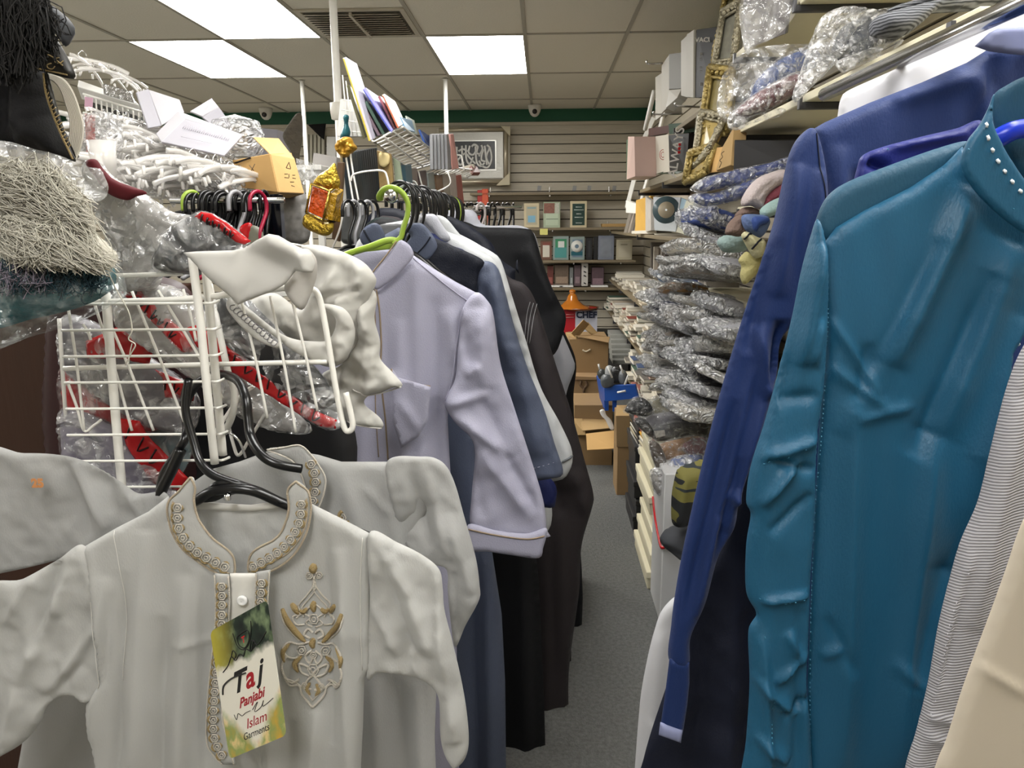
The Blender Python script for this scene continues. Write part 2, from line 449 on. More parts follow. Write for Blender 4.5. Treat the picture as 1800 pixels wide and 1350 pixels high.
# poles
def pole(px, py, Y, r, lab):
    p = V(px, py, Y); t = thing('pole', lab, 'pole', (p.x, Y, 0), 'white poles reaching the ceiling')
    mk('shaft', tb([(p.x, Y, 0), (p.x, Y, CEIL-.012)], r, 14), M_white_metal, t)
    mk('flange', lathe([(r, 0), (r+.008, 0), (r+.008, .009), (r, .009)], (p.x, Y, CEIL-.013), 16), M_white_metal, t)
    return t, p
tP, pP = pole(590, 100, 3.4, .0165, 'thick white pole beside the standing books')
z = V(600, 190, 3.4).z
mk('collar', lathe([(.0165, -.05), (.03, -.045), (.034, -.02), (.034, .02), (.0165, .024)], (pP.x, 3.4, z), 16), mat('cap_grey', '#c9c5ba', .4), tP)
pole(534, 200, 6.3, .0165, 'thin far white pole left, by the dark bark-like board')
pole(784, 200, 6.3, .0165, 'thin far white pole in front of the framed calligraphy')
# ------------------------------------------------------------------ foreground white kurtas
def cotton(name, col, tr, tp):
    m = mat(name, col, .85, sheen=.06, bump=.14, bscale=600, var=.05, vscale=25, trans=0, stretch=(1,1,.35))
    nt = m.node_tree; L = nt.links.new; b = nt.nodes['Principled BSDF']
    a = nd(nt, 'ShaderNodeBsdfTranslucent'); a.inputs[0].default_value = srgb(col)
    c = nd(nt, 'ShaderNodeBsdfTransparent'); m1 = nd(nt, 'ShaderNodeMixShader'); m1.inputs[0].default_value = tr
    m2 = nd(nt, 'ShaderNodeMixShader'); m2.inputs[0].default_value = tp
    L(b.outputs[0], m1.inputs[1]); L(a.outputs[0], m1.inputs[2]); L(m1.outputs[0], m2.inputs[1]); L(c.outputs[0], m2.inputs[2])
    L(m2.outputs[0], nt.nodes['Material Output'].inputs[0]); return m
M_cot = cotton('white_cotton', '#c6c6c3', .25, .13)
M_cot2 = cotton('sheer_white_cotton', '#bbbbb9', .3, .12)
M_cot_s = mat('white_satin_strip', '#d2d0ca', .4, sheen=.06)
M_gold = mat('gold_thread', '#b29b6c', .45, metal=.35, bump=.6, bscale=900)
M_silv = mat('silver_thread', '#d9d2c6', .4, metal=.1, bump=.6, bscale=900)
M_cream = mat('cream_cord', '#d9c8ae', .55, bump=.8, bscale=1200)
def flower(S, x, y, r, off=.002):
    g, s = [], []
    c = [ (x+r*math.cos(a), y+r*math.sin(a)) for a in [k*math.pi/3 for k in range(6)]]
    s.append(tb([S(a, b, off) for a, b in c], .0009, 5, True))
    s.append(tb([S(x+.45*r*math.cos(a), y+.45*r*math.sin(a), off+.0006) for a in [k*math.pi/3 for k in range(6)]], .0007, 5, True))
    return g, s
def chain(S, path, r, side=1, off=.0018):
    """chain of small flowers with gold leaf arcs along a path"""
    c = cat_rom([Vector((a, b, 0)) for a, b in path], 30); g, s = [], []; acc = 0; last = c[0]; step = r*1.75
    d = 0
    for a, b in zip(c[:-1], c[1:]):
        d += (b-a).length
        if d >= step:
            d = 0; t = (b-a).normalized(); n = Vector((-t.y, t.x, 0))*side
            s += flower(S, b.x, b.y, r*.78, off)[1]
            arc = [b + n*r*1.05*math.cos(q) + t*r*1.05*math.sin(q) for q in (-.9, -.3, .3, .9)]
            g.append(tb([S(p.x, p.y, off) for p in arc], [.0005, .0013, .0013, .0005], 5))
            arc = [b - n*r*.95*math.cos(q) + t*r*.95*math.sin(q) for q in (-.6, 0, .6)]
            g.append(tb([S(p.x, p.y, off) for p in arc], [.0004, .001, .0004], 5))
    return g, s
def hanger_black(name, lab, neck, armL, armR, Y, hookc, hr, parent_group='black hangers of the white kurtas', tilt=0, rs=.0045):
    nk = V(neck[0], neck[1], Y); t = thing(name, lab, 'hanger', nk, parent_group)
    return t, nk
# --- front kurta
YK = .86
tk = thing('kurta', 'front white cotton kurta with gold embroidered collar and card tag', 'kurta', W(430, 1500, YK), 'white kurtas')
bodyF = [(190,1010,165,1300,14,.006),(262,930,240,1420,22,.010),(225,1000,210,1400,10,-.006),(330,1010,322,1420,18,.008),(290,1080,285,1420,12,-.008),(350,1000,352,1420,8,.004),
         (470,1150,480,1420,16,.006),(560,1240,548,1420,14,.007),(515,1260,510,1420,10,-.005),(600,960,622,1420,16,.009),(575,930,590,1300,10,-.005),(648,950,645,1180,7,.003),
         (200,1035,190,1200,6,-.003),(165,965,182,1190,9,.003),(300,1130,440,1110,8,.002),(600,1100,650,1120,20,.002)]
px_bar = tb(cat_rom([W(a, b, YK+.014) for a, b in ((60,1152),(180,1140),(300,1122),(372,1112),(430,1104))], 5), .003, 6)
o, SK = soft('front_panel', [(296,872),(260,900),(205,928),(146,962),(163,1050),(176,1130),(178,1195),(152,1238),(158,1290),(168,1340),(160,1440),(640,1440),(634,1350),(638,1270),(640,1195),(652,1172),(650,1050),(650,938),(600,912),(543,884),(542,930),(520,970),(478,1003),(452,1010),(448,1040),(404,1040),(402,1010),(350,988),(316,955),(298,918)],
    YK, M_cot, tk, T=.022, w=45, folds=bodyF, nz=(.006, 90), g=6, smooth=False, sy=.35)
mk('hanger_bar', px_bar, M_black_pl, tk)['label'] = 'dark hanger bar showing faintly through the cloth'
# back neck panel
o, S2 = soft('back_yoke', [(338,884),(380,890),(440,893),(505,884),(530,880),(528,940),(500,985),(452,1030),(400,1030),(350,985),(330,930)], YK+.035, M_cot, tk, T=.004, nz=(.003, 40), g=8, smooth=False, cr=(.004, 26))
o, _ = soft('neck_hem', [(342,882),(440,888),(512,878),(514,890),(440,900),(343,895)], YK+.03, M_cot_s, tk, T=.002, g=8, smooth=False)
# sleeves
o, SL = soft('left_sleeve', [(148,960),(100,985),(40,1018),(-50,1058),(-60,1360),(0,1330),(42,1304),(72,1268),(84,1240),(118,1222),(152,1236),(178,1218),(182,1160),(172,1050)],
    YK-.005, M_cot, tk, T=.018, w=40, folds=[(140,970,40,1200,16,.008),(40,1200,8,1330,14,.007),(105,980,62,1140,12,-.009),(170,1100,90,1220,10,.006),(150,1160,80,1230,7,-.004),(60,1010,10,1100,12,.005),(100,1020,110,1080,7,.003)], nz=(.006, 60), g=6)
o, SR = soft('right_sleeve', [(648,938),(700,955),(745,978),(772,1002),(778,1035),(781,1072),(796,1132),(810,1192),(820,1250),(824,1305),(816,1336),(798,1349),(782,1328),(774,1292),(771,1228),(752,1202),(728,1190),(700,1186),(664,1182),(645,1190),(650,1050)],
    YK-.004, M_cot, tk, T=.02, w=34, folds=[(690,965,760,1150,14,.008),(672,980,740,1180,9,-.006),(770,1010,776,1190,10,.005),(775,1100,800,1300,12,.008),(735,1180,726,1140,6,.006),(655,1060,700,1150,10,.004),(660,945,720,1040,8,.003)], nz=(.005, 55), g=6)
mkJ('seam', [tb(line(SK, [(150,962),(167,1050),(180,1130),(182,1200)]), .0006, 4), tb(line(SK, [(205,930),(222,1030),(226,1120),(222,1190)]), .0005, 4), tb(line(SK, [(640,940),(636,1040),(640,1170)]), .0006, 4)], M_cot_s, tk)
# stand collar, two halves
cl = [(336,838),(344,856),(342,880),(347,905),(358,925),(376,947),(404,969),(413,988),(410,1013),(382,1007),(346,985),(314,956),(298,920),(296,884),(316,862)]
o, SCL = soft('collar_left', cl, YK-.012, M_cot, tk, T=.008, w=14, g=5, nz=(.001, 30), backT=.02)
cr_ = [(520,846),(506,862),(508,896),(497,930),(482,948),(450,965),(438,984),(441,1007),(477,1003),(514,978),(537,942),(546,905),(546,880),(541,862)]
o, SCR = soft('collar_right', cr_, YK-.012, M_cot, tk, T=.008, w=14, g=5, nz=(.001, 30), backT=.02)
g1, s1 = chain(SCL, [(318,872),(314,905),(322,938),(345,965),(375,983),(404,997)], 10, 1)
g2, s2 = chain(SCR, [(532,868),(530,905),(520,935),(498,962),(470,982),(446,994)], 9, -1)
mk('collar_cord', J(tb(line(SCL, cl+[cl[0]], 6, .001), .0014, 6), tb(line(SCR, cr_+[cr_[0]], 6, .001), .0014, 6), tb(line(SCL, [(306,880),(304,915),(318,950),(348,978),(405,1006)], 6, .001), .001, 6), tb(line(SCR, [(540,875),(540,910),(528,945),(500,975),(447,1000)], 6, .001), .001, 6)), M_cream, tk)
# placket
o, SP1 = soft('placket', [(404,1008),(452,1008),(450,1092),(440,1180),(420,1300),(400,1320),(396,1100)], YK-.022, M_cot_s, tk, T=.003, w=8, g=8, smooth=False, folds=[(425,1010,420,1090,6,.001)])
o, ST1 = soft('embroidered_strip', [(377,1008),(402,1010),(405,1060),(402,1110),(393,1180),(392,1255),(400,1290),(414,1345),(390,1344),(364,1312),(363,1260),(370,1180),(378,1110),(380,1060)], YK-.026, M_cot, tk, T=.004, w=8, g=6, smooth=False)
o, ST2 = soft('embroidered_strip', [(450,1006),(475,1002),(472,1050),(470,1100),(466,1160),(445,1160),(448,1080)], YK-.026, M_cot, tk, T=.004, w=8, g=6, smooth=False)
g3, s3 = chain(ST1, [(391,1012),(392,1060),(390,1110),(382,1180),(377,1255),(380,1300),(398,1336)], 9, 1)
g4, s4 = chain(ST2, [(462,1006),(460,1050),(458,1100),(455,1158)], 9, -1)
e1 = [tb(line(ST1, [(378,1010),(380,1060),(378,1110),(370,1180),(364,1255),(366,1310),(392,1343)], 6), .001, 5), tb(line(ST1, [(402,1012),(404,1060),(401,1110),(393,1180),(391,1255),(400,1295),(412,1343)], 6), .001, 5),
      tb(line(ST2, [(451,1008),(449,1080),(446,1158)], 6), .001, 5), tb(line(ST2, [(474,1004),(471,1060),(466,1158)], 6), .001, 5)]
mkJ('gold_embroidery', [J(*g_) for g_ in (g1, g2, g3, g4)], M_gold, tk)
mkJ('silver_embroidery', [J(*g_) for g_ in (s1, s2, s3+e1[:2], s4+e1[2:])], M_silv, tk)
p = SP1(428, 1053, .002)
bt = mk('button', xf(lathe([(.0005, .0025), (.003, .0022), (.0045, .003), (.006, .0022), (.0066, .001), (.006, -.001)], (0,0,0), 20), TM(p, (math.radians(90), 0, 0))), mat('pearl_button', '#e9e9e8', .15), tk); bt['label'] = 'pearly round button'
# chest motif
gd, sv = [], []
cx = 553
def mir(pts): return [[(cx+(x-cx), y) for x, y in pts], [(2*cx-x, y) for x, y in pts]]
def G(pts, r=.0016): gd.append(tb(line(SK, pts, 6, .0012), [r*(.5+.9*math.sin(math.pi*min(1, .08+.92*i/(6*(len(pts)-1))))) for i in range(6*(len(pts)-1)+1)], 5))
def S_(pts, r=.0011): sv.append(tb(line(SK, pts, 6, .0012), r, 5))
for side in (0, 1):
    M2 = lambda pts: mir(pts)[side]
    S_(M2([(553,1012),(556,1030),(566,1045),(580,1062),(577,1075),(584,1085)]))
    S_(M2([(553,1018),(552,1036),(562,1051),(574,1066),(571,1084)]), .0009)
    G(M2([(607,1066),(600,1085),(590,1102),(576,1118),(568,1126)]), .003)
    G(M2([(592,1058),(586,1068),(580,1078)]), .0028)
    S_(M2([(610,1070),(604,1092),(592,1110),(578,1124)]))
    S_(M2([(553,1060),(562,1066),(570,1076),(560,1084),(568,1094),(556,1100)]))
    S_(M2([(555,1110),(564,1104),(570,1114),(560,1120)]), .0016)
    S_(M2([(575,1078),(590,1082),(584,1096),(570,1096)]))
    S_(M2([(560,1126),(580,1130),(596,1126),(606,1136),(600,1150),(586,1154),(574,1146)]), .0014)
    G(M2([(596,1128),(606,1142),(604,1160)]), .0024)
    S_(M2([(600,1150),(608,1166),(604,1184),(592,1196),(578,1190)]), .0016)
    S_(M2([(604,1186),(594,1200),(578,1200),(572,1216),(553,1236)]), .0016)
    S_(M2([(598,1190),(586,1194),(572,1204),(553,1224)]), .001)
    G(M2([(575,1150),(586,1164),(580,1178)]), .0026)
    S_(M2([(553,1180),(564,1168),(578,1164),(574,1178),(560,1184)]), .0015)
    S_(M2([(553,1182),(562,1190),(570,1204),(556,1206)]), .0015)
    S_(M2([(556,1140),(568,1150),(560,1162),(553,1150)]), .0015)
    G(M2([(559,1196),(564,1206),(558,1216)]), .002)
    G(M2([(565,1068),(572,1074),(578,1070)]), .0022)
G([(553,990),(551,998),(553,1006)], .0038); G([(553,1056),(551,1064),(553,1074)], .003); G([(553,1120),(550,1128),(553,1136)], .003)
for (fx, fy, fr) in ((545,1010,6),(561,1010,6),(553,1086,9),(553,1172,10),(532,1140,8),(574,1140,8),(553,1148,6),(538,1200,5),(568,1200,5)): sv += flower(SK, fx, fy, fr)[1]
mk('gold_motif', J(*gd), M_gold, tk); mk('silver_motif', J(*sv), M_silv, tk)
# --- card tag
tt = thing('hang_tag', 'printed card tag with rounded corners hanging on the front kurta', 'tag', W(455, 1334, YK-.06))
def tagmat():
    m = mat('printed_card', '#e6e2d4', .3, coat=.4); nt = m.node_tree; L = nt.links.new; b = nt.nodes['Principled BSDF']
    uv = nd(nt, 'ShaderNodeTexCoord'); sp = nd(nt, 'ShaderNodeSeparateXYZ'); L(uv.outputs['UV'], sp.inputs[0])
    n = nd(nt, 'ShaderNodeTexNoise', Scale=6.0, Detail=6.0); L(uv.outputs['UV'], n.inputs['Vector'])
    r = nd(nt, 'ShaderNodeValToRGB'); e = r.color_ramp.elements; e[0].position = .35; e[0].color = srgb('#0c1410'); e[1].position = .7; e[1].color = srgb('#7d8f6a')
    x = r.color_ramp.elements.new(.5); x.color = srgb('#1f2e22'); L(n.outputs[0], r.inputs[0])
    # yellow patch at left
    ml = nd(nt, 'ShaderNodeMapRange'); ml.inputs[1].default_value = .42; ml.inputs[2].default_value = .02; L(sp.outputs[0], ml.inputs[0])
    mx0 = nd(nt, 'ShaderNodeMix', data_type='RGBA'); mx0.inputs[7].default_value = srgb('#b3a83a'); L(ml.outputs[0], mx0.inputs[0]); L(r.outputs[0], mx0.inputs[6])
    ad = nd(nt, 'ShaderNodeMath', operation='MULTIPLY_ADD'); ad.inputs[1].default_value = .22; L(n.outputs[0], ad.inputs[0]); L(sp.outputs[1], ad.inputs[2])
    mt = nd(nt, 'ShaderNodeMapRange'); mt.inputs[1].default_value = .77; mt.inputs[2].default_value = .83; L(ad.outputs[0], mt.inputs[0])
    mx1 = nd(nt, 'ShaderNodeMix', data_type='RGBA'); mx1.inputs[6].default_value = srgb('#e6e2d4'); L(mt.outputs[0], mx1.inputs[0]); L(mx0.outputs[2], mx1.inputs[7])
    # watercolour at the foot
    n2 = nd(nt, 'ShaderNodeTexNoise', Scale=5.0, Detail=4.0); L(uv.outputs['UV'], n2.inputs['Vector'])
    r2 = nd(nt, 'ShaderNodeValToRGB'); e = r2.color_ramp.elements; e[0].position = .35; e[0].color = srgb('#c9a23a'); e[1].position = .68; e[1].color = srgb('#c2453a')
    x = r2.color_ramp.elements.new(.5); x.color = srgb('#8f9e5a'); x = r2.color_ramp.elements.new(.58); x.color = srgb('#e0c98a'); L(n2.outputs[1], r2.inputs[0])
    ax = nd(nt, 'ShaderNodeMath', operation='ABSOLUTE'); sb = nd(nt, 'ShaderNodeMath', operation='SUBTRACT'); sb.inputs[1].default_value = .5; L(sp.outputs[0], sb.inputs[0]); L(sb.outputs[0], ax.inputs[0])
    q = nd(nt, 'ShaderNodeMath', operation='MULTIPLY_ADD'); q.inputs[1].default_value = -.7; L(ax.outputs[0], q.inputs[0]); L(ad.outputs[0], q.inputs[2])
    mb = nd(nt, 'ShaderNodeMapRange'); mb.inputs[1].default_value = .17; mb.inputs[2].default_value = .05; L(q.outputs[0], mb.inputs[0])
    mx2 = nd(nt, 'ShaderNodeMix', data_type='RGBA'); L(mb.outputs[0], mx2.inputs[0]); L(mx1.outputs[2], mx2.inputs[6]); L(r2.outputs[0], mx2.inputs[7])
    L(mx2.outputs[2], b.inputs['Base Color']); return m
c0 = Vector(W(404,1334,YK-.05)); cr2 = Vector(W(504,1292,YK-.085)); ctl = Vector(W(370,1110,YK-.036))
ex = (cr2-c0); ey = (ctl-c0); wT, hT = ex.length, ey.length; ex.normalize(); ey.normalize(); ez = ex.cross(ey).normalized()
MT = Matrix((( ex.x, ey.x, ez.x, c0.x), (ex.y, ey.y, ez.y, c0.y), (ex.z, ey.z, ez.z, c0.z), (0,0,0,1)))
rr = .007; loop = []
for cxx, cyy, a0 in ((wT-rr, rr, -90), (wT-rr, hT-rr, 0), (rr, hT-rr, 90), (rr, rr, 180)):
    for k in range(7): a = math.radians(a0+15*k); loop.append((cxx+rr*math.cos(a), cyy+rr*math.sin(a)))
n = len(loop)
vs = [tuple(MT @ Vector((a, b, .0006))) for a, b in loop] + [tuple(MT @ Vector((a, b, 0))) for a, b in loop]
fs = [tuple(range(n)), tuple(range(2*n-1, n-1, -1))] + [(i, i+n, (i+1) % n+n, (i+1) % n) for i in range(n)]
card = mk('card', (vs, fs), tagmat(), tt, False)
uvl = card.data.uv_layers.new(name='UVMap')
for lp in card.data.loops: k = lp.vertex_index % n; uvl.data[lp.index].uv = (loop[k][0]/wT, loop[k][1]/hT)
M_ink = mat('black_ink', '#1c1a1a', .5); M_redink = mat('red_ink', '#a01823', .5)
def tx(body, u, v, size, shear=0, sx=1, rot=0, bold=0): return text(body, size, MT @ TM((u*wT, v*hT, .0007), (0, 0, rot)), .0001, shear, sx, bold=bold)
def flo(pts, r): return tb([MT @ Vector((a*wT, b*hT, .001)) for a, b in [(p.x, p.y) for p in cat_rom([Vector((x, y, 0)) for x, y in pts], 6)]], r, 4)
mk('black_lettering', J(tx('T', .33, .53, .036, .35, 1.15, 0, .0009), tx('j', .71, .54, .036, .35, 1.1, 0, .0009), flo([(.06,.50),(.1,.56),(.26,.585),(.5,.575)], .0012),
    tx('Garments', .52, .115, .0125, .15, 1.0), flo([(.2,.315),(.23,.27),(.27,.31),(.33,.28),(.4,.29),(.48,.29)], .0004), flo([(.52,.29),(.62,.33),(.55,.27),(.66,.28),(.72,.32),(.7,.28),(.88,.305)], .0004)), M_ink, tt, False)
mk('red_lettering', J(tx('a', .54, .525, .036, .2, 1.1, 0, .0009), tx('Panjabi', .52, .375, .0165, .4, 1.05, .02, .0004), tx('Islam', .55, .20, .0175, .25, 1.1)), M_redink, tt, False)
sh = [(.44,.86),(.62,.87),(.63,.80),(.54,.755),(.45,.80)]
mk('shield_emblem', J(flo(sh+[sh[0]], .0007), flo([(.38,.9),(.42,.80),(.5,.75),(.6,.76),(.68,.84),(.7,.92)], .0006), flo([(.12,.66),(.22,.69),(.3,.74),(.36,.70),(.44,.73),(.5,.70)], .0007), flo([(.5,.70),(.56,.74),(.64,.71),(.7,.77),(.76,.73),(.92,.79)], .0007), flo([(.3,.74),(.34,.78),(.38,.74),(.34,.71)], .0006), flo([(.62,.72),(.66,.78),(.72,.76),(.68,.72)], .0006)), M_ink, tt)
mk('emblem_letter', tx('T', .535, .815, .011, 0, 1, 0, .0002), mat('bright_red', '#c8202c', .5), tt, False)
# --- black clothes hangers of the kurtas (shaped plastic)
def px_tube(pts, Y, r, n=8, flat=1.0, sm=6): return tb(cat_rom([W(a, b, Y) if len(q) == 2 else W(a, b, q[2]) for q in pts for a, b in [q[:2]]], sm), r, n, flat=flat)
th = thing('clothes_hanger', 'black plastic hanger hooked over the wire panel holding the front kurta', 'hanger', W(415, 890, .9), 'black hangers of the kurtas')
mk('hook', px_tube([(325,715,1.06),(336,690,1.06),(356,667,1.05),(390,658,1.04),(418,670,1.0),(432,700,.97),(436,735,.96),(440,765,.95),(452,790,.93),(470,808,.92),(495,818,.92),(530,824,.93)], 1, .0062), M_black_pl, th)
mk('hook_stem', px_tube([(331,668,.93),(326,720,.92),(340,775,.91),(352,812,.9),(375,835,.89),(420,852,.885),(460,866,.885),(503,888,.89)], 1, .0055), M_black_pl, th)
mk('arm', px_tube([(300,905,.9),(345,880,.885),(380,862,.88),(440,862,.88),(505,888,.89),(650,945,.9),(755,1000,.905)], 1, .0065), M_black_pl, th)
o, _ = soft('gusset', [(350,880),(372,850),(400,845),(440,852),(500,886),(470,880),(430,868),(400,872),(375,882)], .882, M_black_pl, th, T=.004, w=6, g=6)
mk('screw', lathe([(0,0.004),(.004,.003),(.0045,0),(.0045,-.004)], W(400,873,.872), 12), M_chrome, th)
th = thing('clothes_hanger', 'black plastic hanger on the wire panel holding the rear kurta', 'hanger', W(430, 850, 1.0), 'black hangers of the kurtas')
mk('hook', px_tube([(332,668,1.12),(322,712,1.12),(328,760,1.0),(308,800,.99),(288,832,.985),(280,870,.98)], 1, .006), M_black_pl, th)
mk('stem', px_tube([(318,790,.985),(300,830,.98),(284,862,.975),(280,880,.975)], 1, .0075), M_black_pl, th)
mk('loop', px_tube([(375,800,1.05),(385,770,1.05),(400,760,1.05),(420,775,1.05),(432,805,1.05)], 1, .002), M_chrome, th)
# --- rear kurta
YK2 = 1.0
tk2 = thing('kurta', 'rear white cotton kurta peeking out behind the front one', 'kurta', W(560, 1500, YK2), 'white kurtas')
o, S5 = soft('front_panel', [(372,825),(420,812),(500,790),(560,800),(600,812),(680,812),(742,803),(760,815),(750,900),(700,1000),(740,1100),(768,1180),(764,1300),(770,1460),(12,1460),(40,1300),(90,1150),(160,1000),(255,880),(300,875)], YK2, M_cot2, tk2, T=.022, w=40, nz=(.006, 80), sy=.4, g=8, smooth=False,
    folds=[(680,815,705,980,12,.004),(600,820,660,1000,20,.006),(660,1190,665,1400,16,.01),(700,1190,715,1400,14,-.008),(735,1190,745,1400,12,.008),(640,850,690,900,6,.003),(500,830,560,900,20,.004)])
o, S6 = soft('right_sleeve', [(680,812),(742,803),(770,808),(788,825),(802,858),(815,905),(836,980),(843,1030),(842,1055),(818,1100),(800,1138),(792,1090),(787,1040),(784,1000),(750,990),(715,960),(690,900)], YK2-.01, M_cot2, tk2, T=.02, w=30, g=6, nz=(.005, 50),
    folds=[(745,815,790,980,14,.007),(722,830,760,960,9,-.006),(790,900,830,1040,12,.008),(800,1000,805,1120,7,-.005),(695,940,780,870,14,-.006)])
o, S7 = soft('left_sleeve', [(-40,800),(40,797),(95,799),(140,808),(180,828),(218,852),(245,868),(290,866),(298,900),(262,915),(205,940),(150,968),(80,990),(0,1008),(-40,1012)], YK2-.03, M_cot2, tk2, T=.016, w=30, g=6, nz=(.006, 60),
    folds=[(130,810,190,930,8,.006),(112,812,165,940,10,-.006),(230,860,255,915,8,.006),(190,840,205,900,12,-.005),(248,870,252,920,5,-.003)])
o, S7b = soft('size_label', [(45,812),(98,812),(92,868),(40,868)], YK2-.02, mat('label_cloth', '#cfc7b8', .7), tk2, T=.001, g=8, smooth=False)
mk('orange_print', text('25', .016, Matrix.Translation(Vector(W(66,850,YK2-.058))) @ UP, .0002, bold=.001), mat('faded_orange', '#c98a56', .7), tk2, False)
cl2 = [(470,790),(500,786),(528,783),(548,800),(562,820),(572,840),(570,865),(558,895),(545,905),(540,880),(535,850),(524,822),(508,806)]
o, S8 = soft('collar', cl2, YK2-.03, M_cot2, tk2, T=.008, w=12, g=5, backT=.02)
g1, s1 = chain(S8, [(540,800),(553,825),(556,855),(550,885)], 9, 1)
mk('gold_embroidery', J(*g1), M_gold, tk2)
s1.append(tb(line(S8, cl2+[cl2[0]]), .0013, 5))
mk('silver_embroidery', J(*s1), M_silv, tk2)
o, S9 = soft('back_collar', [(368,828),(420,812),(490,786),(528,783),(530,850),(500,880),(440,880),(385,870)], YK2+.03, M_cot2, tk2, T=.004, g=8, smooth=False, cr=(.003,30))
gd = []; sv = []
for (x, y, r) in ((606,903,7),(600,912,5),(612,912,5)): sv += flower(S5, x, y, r)[1]
gd.append(tb(line(S5, [(605,893),(600,900),(605,908)]), .0028, 5)); gd.append(tb(line(S5, [(616,908),(618,916),(610,918)]), .0018, 5)); gd.append(tb(line(S5, [(595,908),(594,916),(602,918)]), .0018, 5))
mk('gold_motif', J(*gd), M_gold, tk2); mk('silver_motif', J(*sv), M_silv, tk2)
# ------------------------------------------------------------------ thobes on the left rail
def thobe_mat(name, col, rough=.55, sheen=.06, bump=.15): return mat(name, col, rough, sheen=sheen*.15, spec=.3, bump=bump, bscale=350, var=.04, vscale=12)
M_lil = thobe_mat('lilac_cloth', '#a2a1b3', .5); M_slate = thobe_mat('slate_cloth', '#4f5669', .5); M_navy = thobe_mat('navy_cloth', '#090e1c', .6)
M_lgrey = thobe_mat('light_grey_cloth', '#b4b6b8'); M_brown = thobe_mat('dark_brown_cloth', '#272224', .7, .1); M_blk = thobe_mat('black_cloth', '#07080c', .7, .1)
M_blk2 = thobe_mat('soft_black_cloth', '#0b0a0c', .8, .1); M_green = thobe_mat('dark_green_cloth', '#0b1c1b', .6, .1); M_silver = thobe_mat('silver_grey_cloth', '#a9aab2'); M_pipe = mat('tan_piping', '#8d7a62', .6)
RX = float(W(690, 340, 1.62)[0]); RZ = float(W(690, 335, 1.62)[2])
# rail stand
t = thing('clothes_rail', 'black metal garment rail carrying the row of thobes', 'clothes rail', (RX, 2.6, 0))
mk('rail', tb([(RX, 1.62, RZ-.012), (RX, 4.3, RZ-.012)], .010, 10), M_chrome, t)
mk('end_cap', xf(lathe([(0, -.006), (.012, -.005), (.014, 0), (.014, .02)], (0,0,0), 14), TM((RX, 1.6, RZ-.012), (math.radians(-90), 0, 0))), M_chrome, t)
for yy in (1.9, 4.2):
    mk('upright', tb([(RX, yy, RZ-.02), (RX, yy, .05)], .012, 10), M_chrome, t)
    mk('foot', tb([(RX-.25, yy, .03), (RX+.2, yy, .03)], .012, 10), M_black_pl, t)
# the lilac thobe
Y = 1.62
t1 = thing('thobe', 'pale lilac thobe with tan piping and chest pocket, first on the rail', 'thobe', W(660, 1400, Y), 'thobes on the left rail')
o, SB = soft('body', [(655,512),(690,478),(727,449),(765,474),(800,495),(838,515),(845,600),(812,640),(788,705),(787,740),(790,800),(796,900),(800,1000),(810,1500),(440,1500),(470,900),(500,700),(505,560),(560,500),(600,485)], Y, M_lil, t1, T=.035, w=50, g=7, smooth=False, nz=(.008, 90), sy=.25,
    folds=[(735,470,745,900,16,.008),(765,520,768,880,12,-.007),(705,560,712,860,12,.006),(640,700,640,1200,20,.01),(600,700,598,1200,16,-.01),(560,720,556,1200,14,.012),(790,540,805,640,14,.006),(690,650,720,690,10,.006),(700,700,690,780,8,.006),(770,700,730,800,12,-.006),(668,520,676,820,5,.004)])
o, SS = soft('right_sleeve', [(836,514),(858,530),(868,556),(880,640),(905,720),(935,812),(955,880),(961,930),(960,945),(860,940),(828,925),(829,870),(835,800),(828,770),(812,755),(794,735),(781,706),(800,665),(806,600),(812,545)], Y-.02, M_lil, t1, T=.03, w=36, g=6, nz=(.006, 60),
    folds=[(845,540,850,680,18,.01),(790,710,860,690,10,.01),(800,725,900,800,12,.012),(840,690,900,810,14,-.008),(845,790,935,910,14,.01),(835,830,850,910,12,-.006),(820,660,845,640,8,.006),(880,780,945,900,7,-.006),(815,560,825,640,10,-.006)])
o, SC_ = soft('cuff', [(823,922),(870,932),(925,938),(959,928),(961,940),(955,962),(947,981),(900,976),(860,970),(826,965)], Y-.035, M_lil, t1, T=.022, w=20, g=6)
mk('cuff_piping', tb(line(SC_, [(824,928),(870,938),(925,945),(957,940)]), .0018, 5), M_pipe, t1)
col = [(701,423),(712,425),(722,434),(727,449),(715,466),(695,487),(675,502),(660,509),(647,490),(665,470),(684,446)]
o, SCo = soft('collar', col, Y-.035, M_lil, t1, T=.01, w=12, g=5, backT=.03)
o, SCb = soft('collar_back', [(600,470),(612,447),(650,438),(690,438),(700,424),(705,450),(675,480),(650,500),(610,490)], Y+.05, M_lil, t1, T=.006, g=7)
mk('piping', J(tb(line(SCo, [(697,424),(680,448),(662,470),(648,488)]), .0016, 5), tb(line(SB, [(664,508),(670,540),(673,600),(672,660),(680,740),(684,805)]), .0018, 5), tb(line(SB, [(690,646),(700,660),(725,668),(757,678)]), .002, 5), tb(line(SB, [(660,505),(664,600),(662,700),(668,800)]), .0012, 5)), M_pipe, t1)
o, SPk = soft('chest_pocket', [(690,650),(700,664),(757,680),(752,740),(735,768),(705,788),(690,740)], lambda a, b: Y-.052, M_lil, t1, T=.006, w=10, g=7, smooth=False, folds=[(700,700,740,760,8,.004),(720,670,715,720,8,-.003)])
mkJ('seam', [tb(line(SS, [(815,540),(803,600),(795,665),(783,703)]), .001, 4), tb(line(SB, [(727,452),(765,484),(800,512),(832,535)]), .0012, 4)], thobe_mat('lilac_seam', '#9c9aac'), t1)
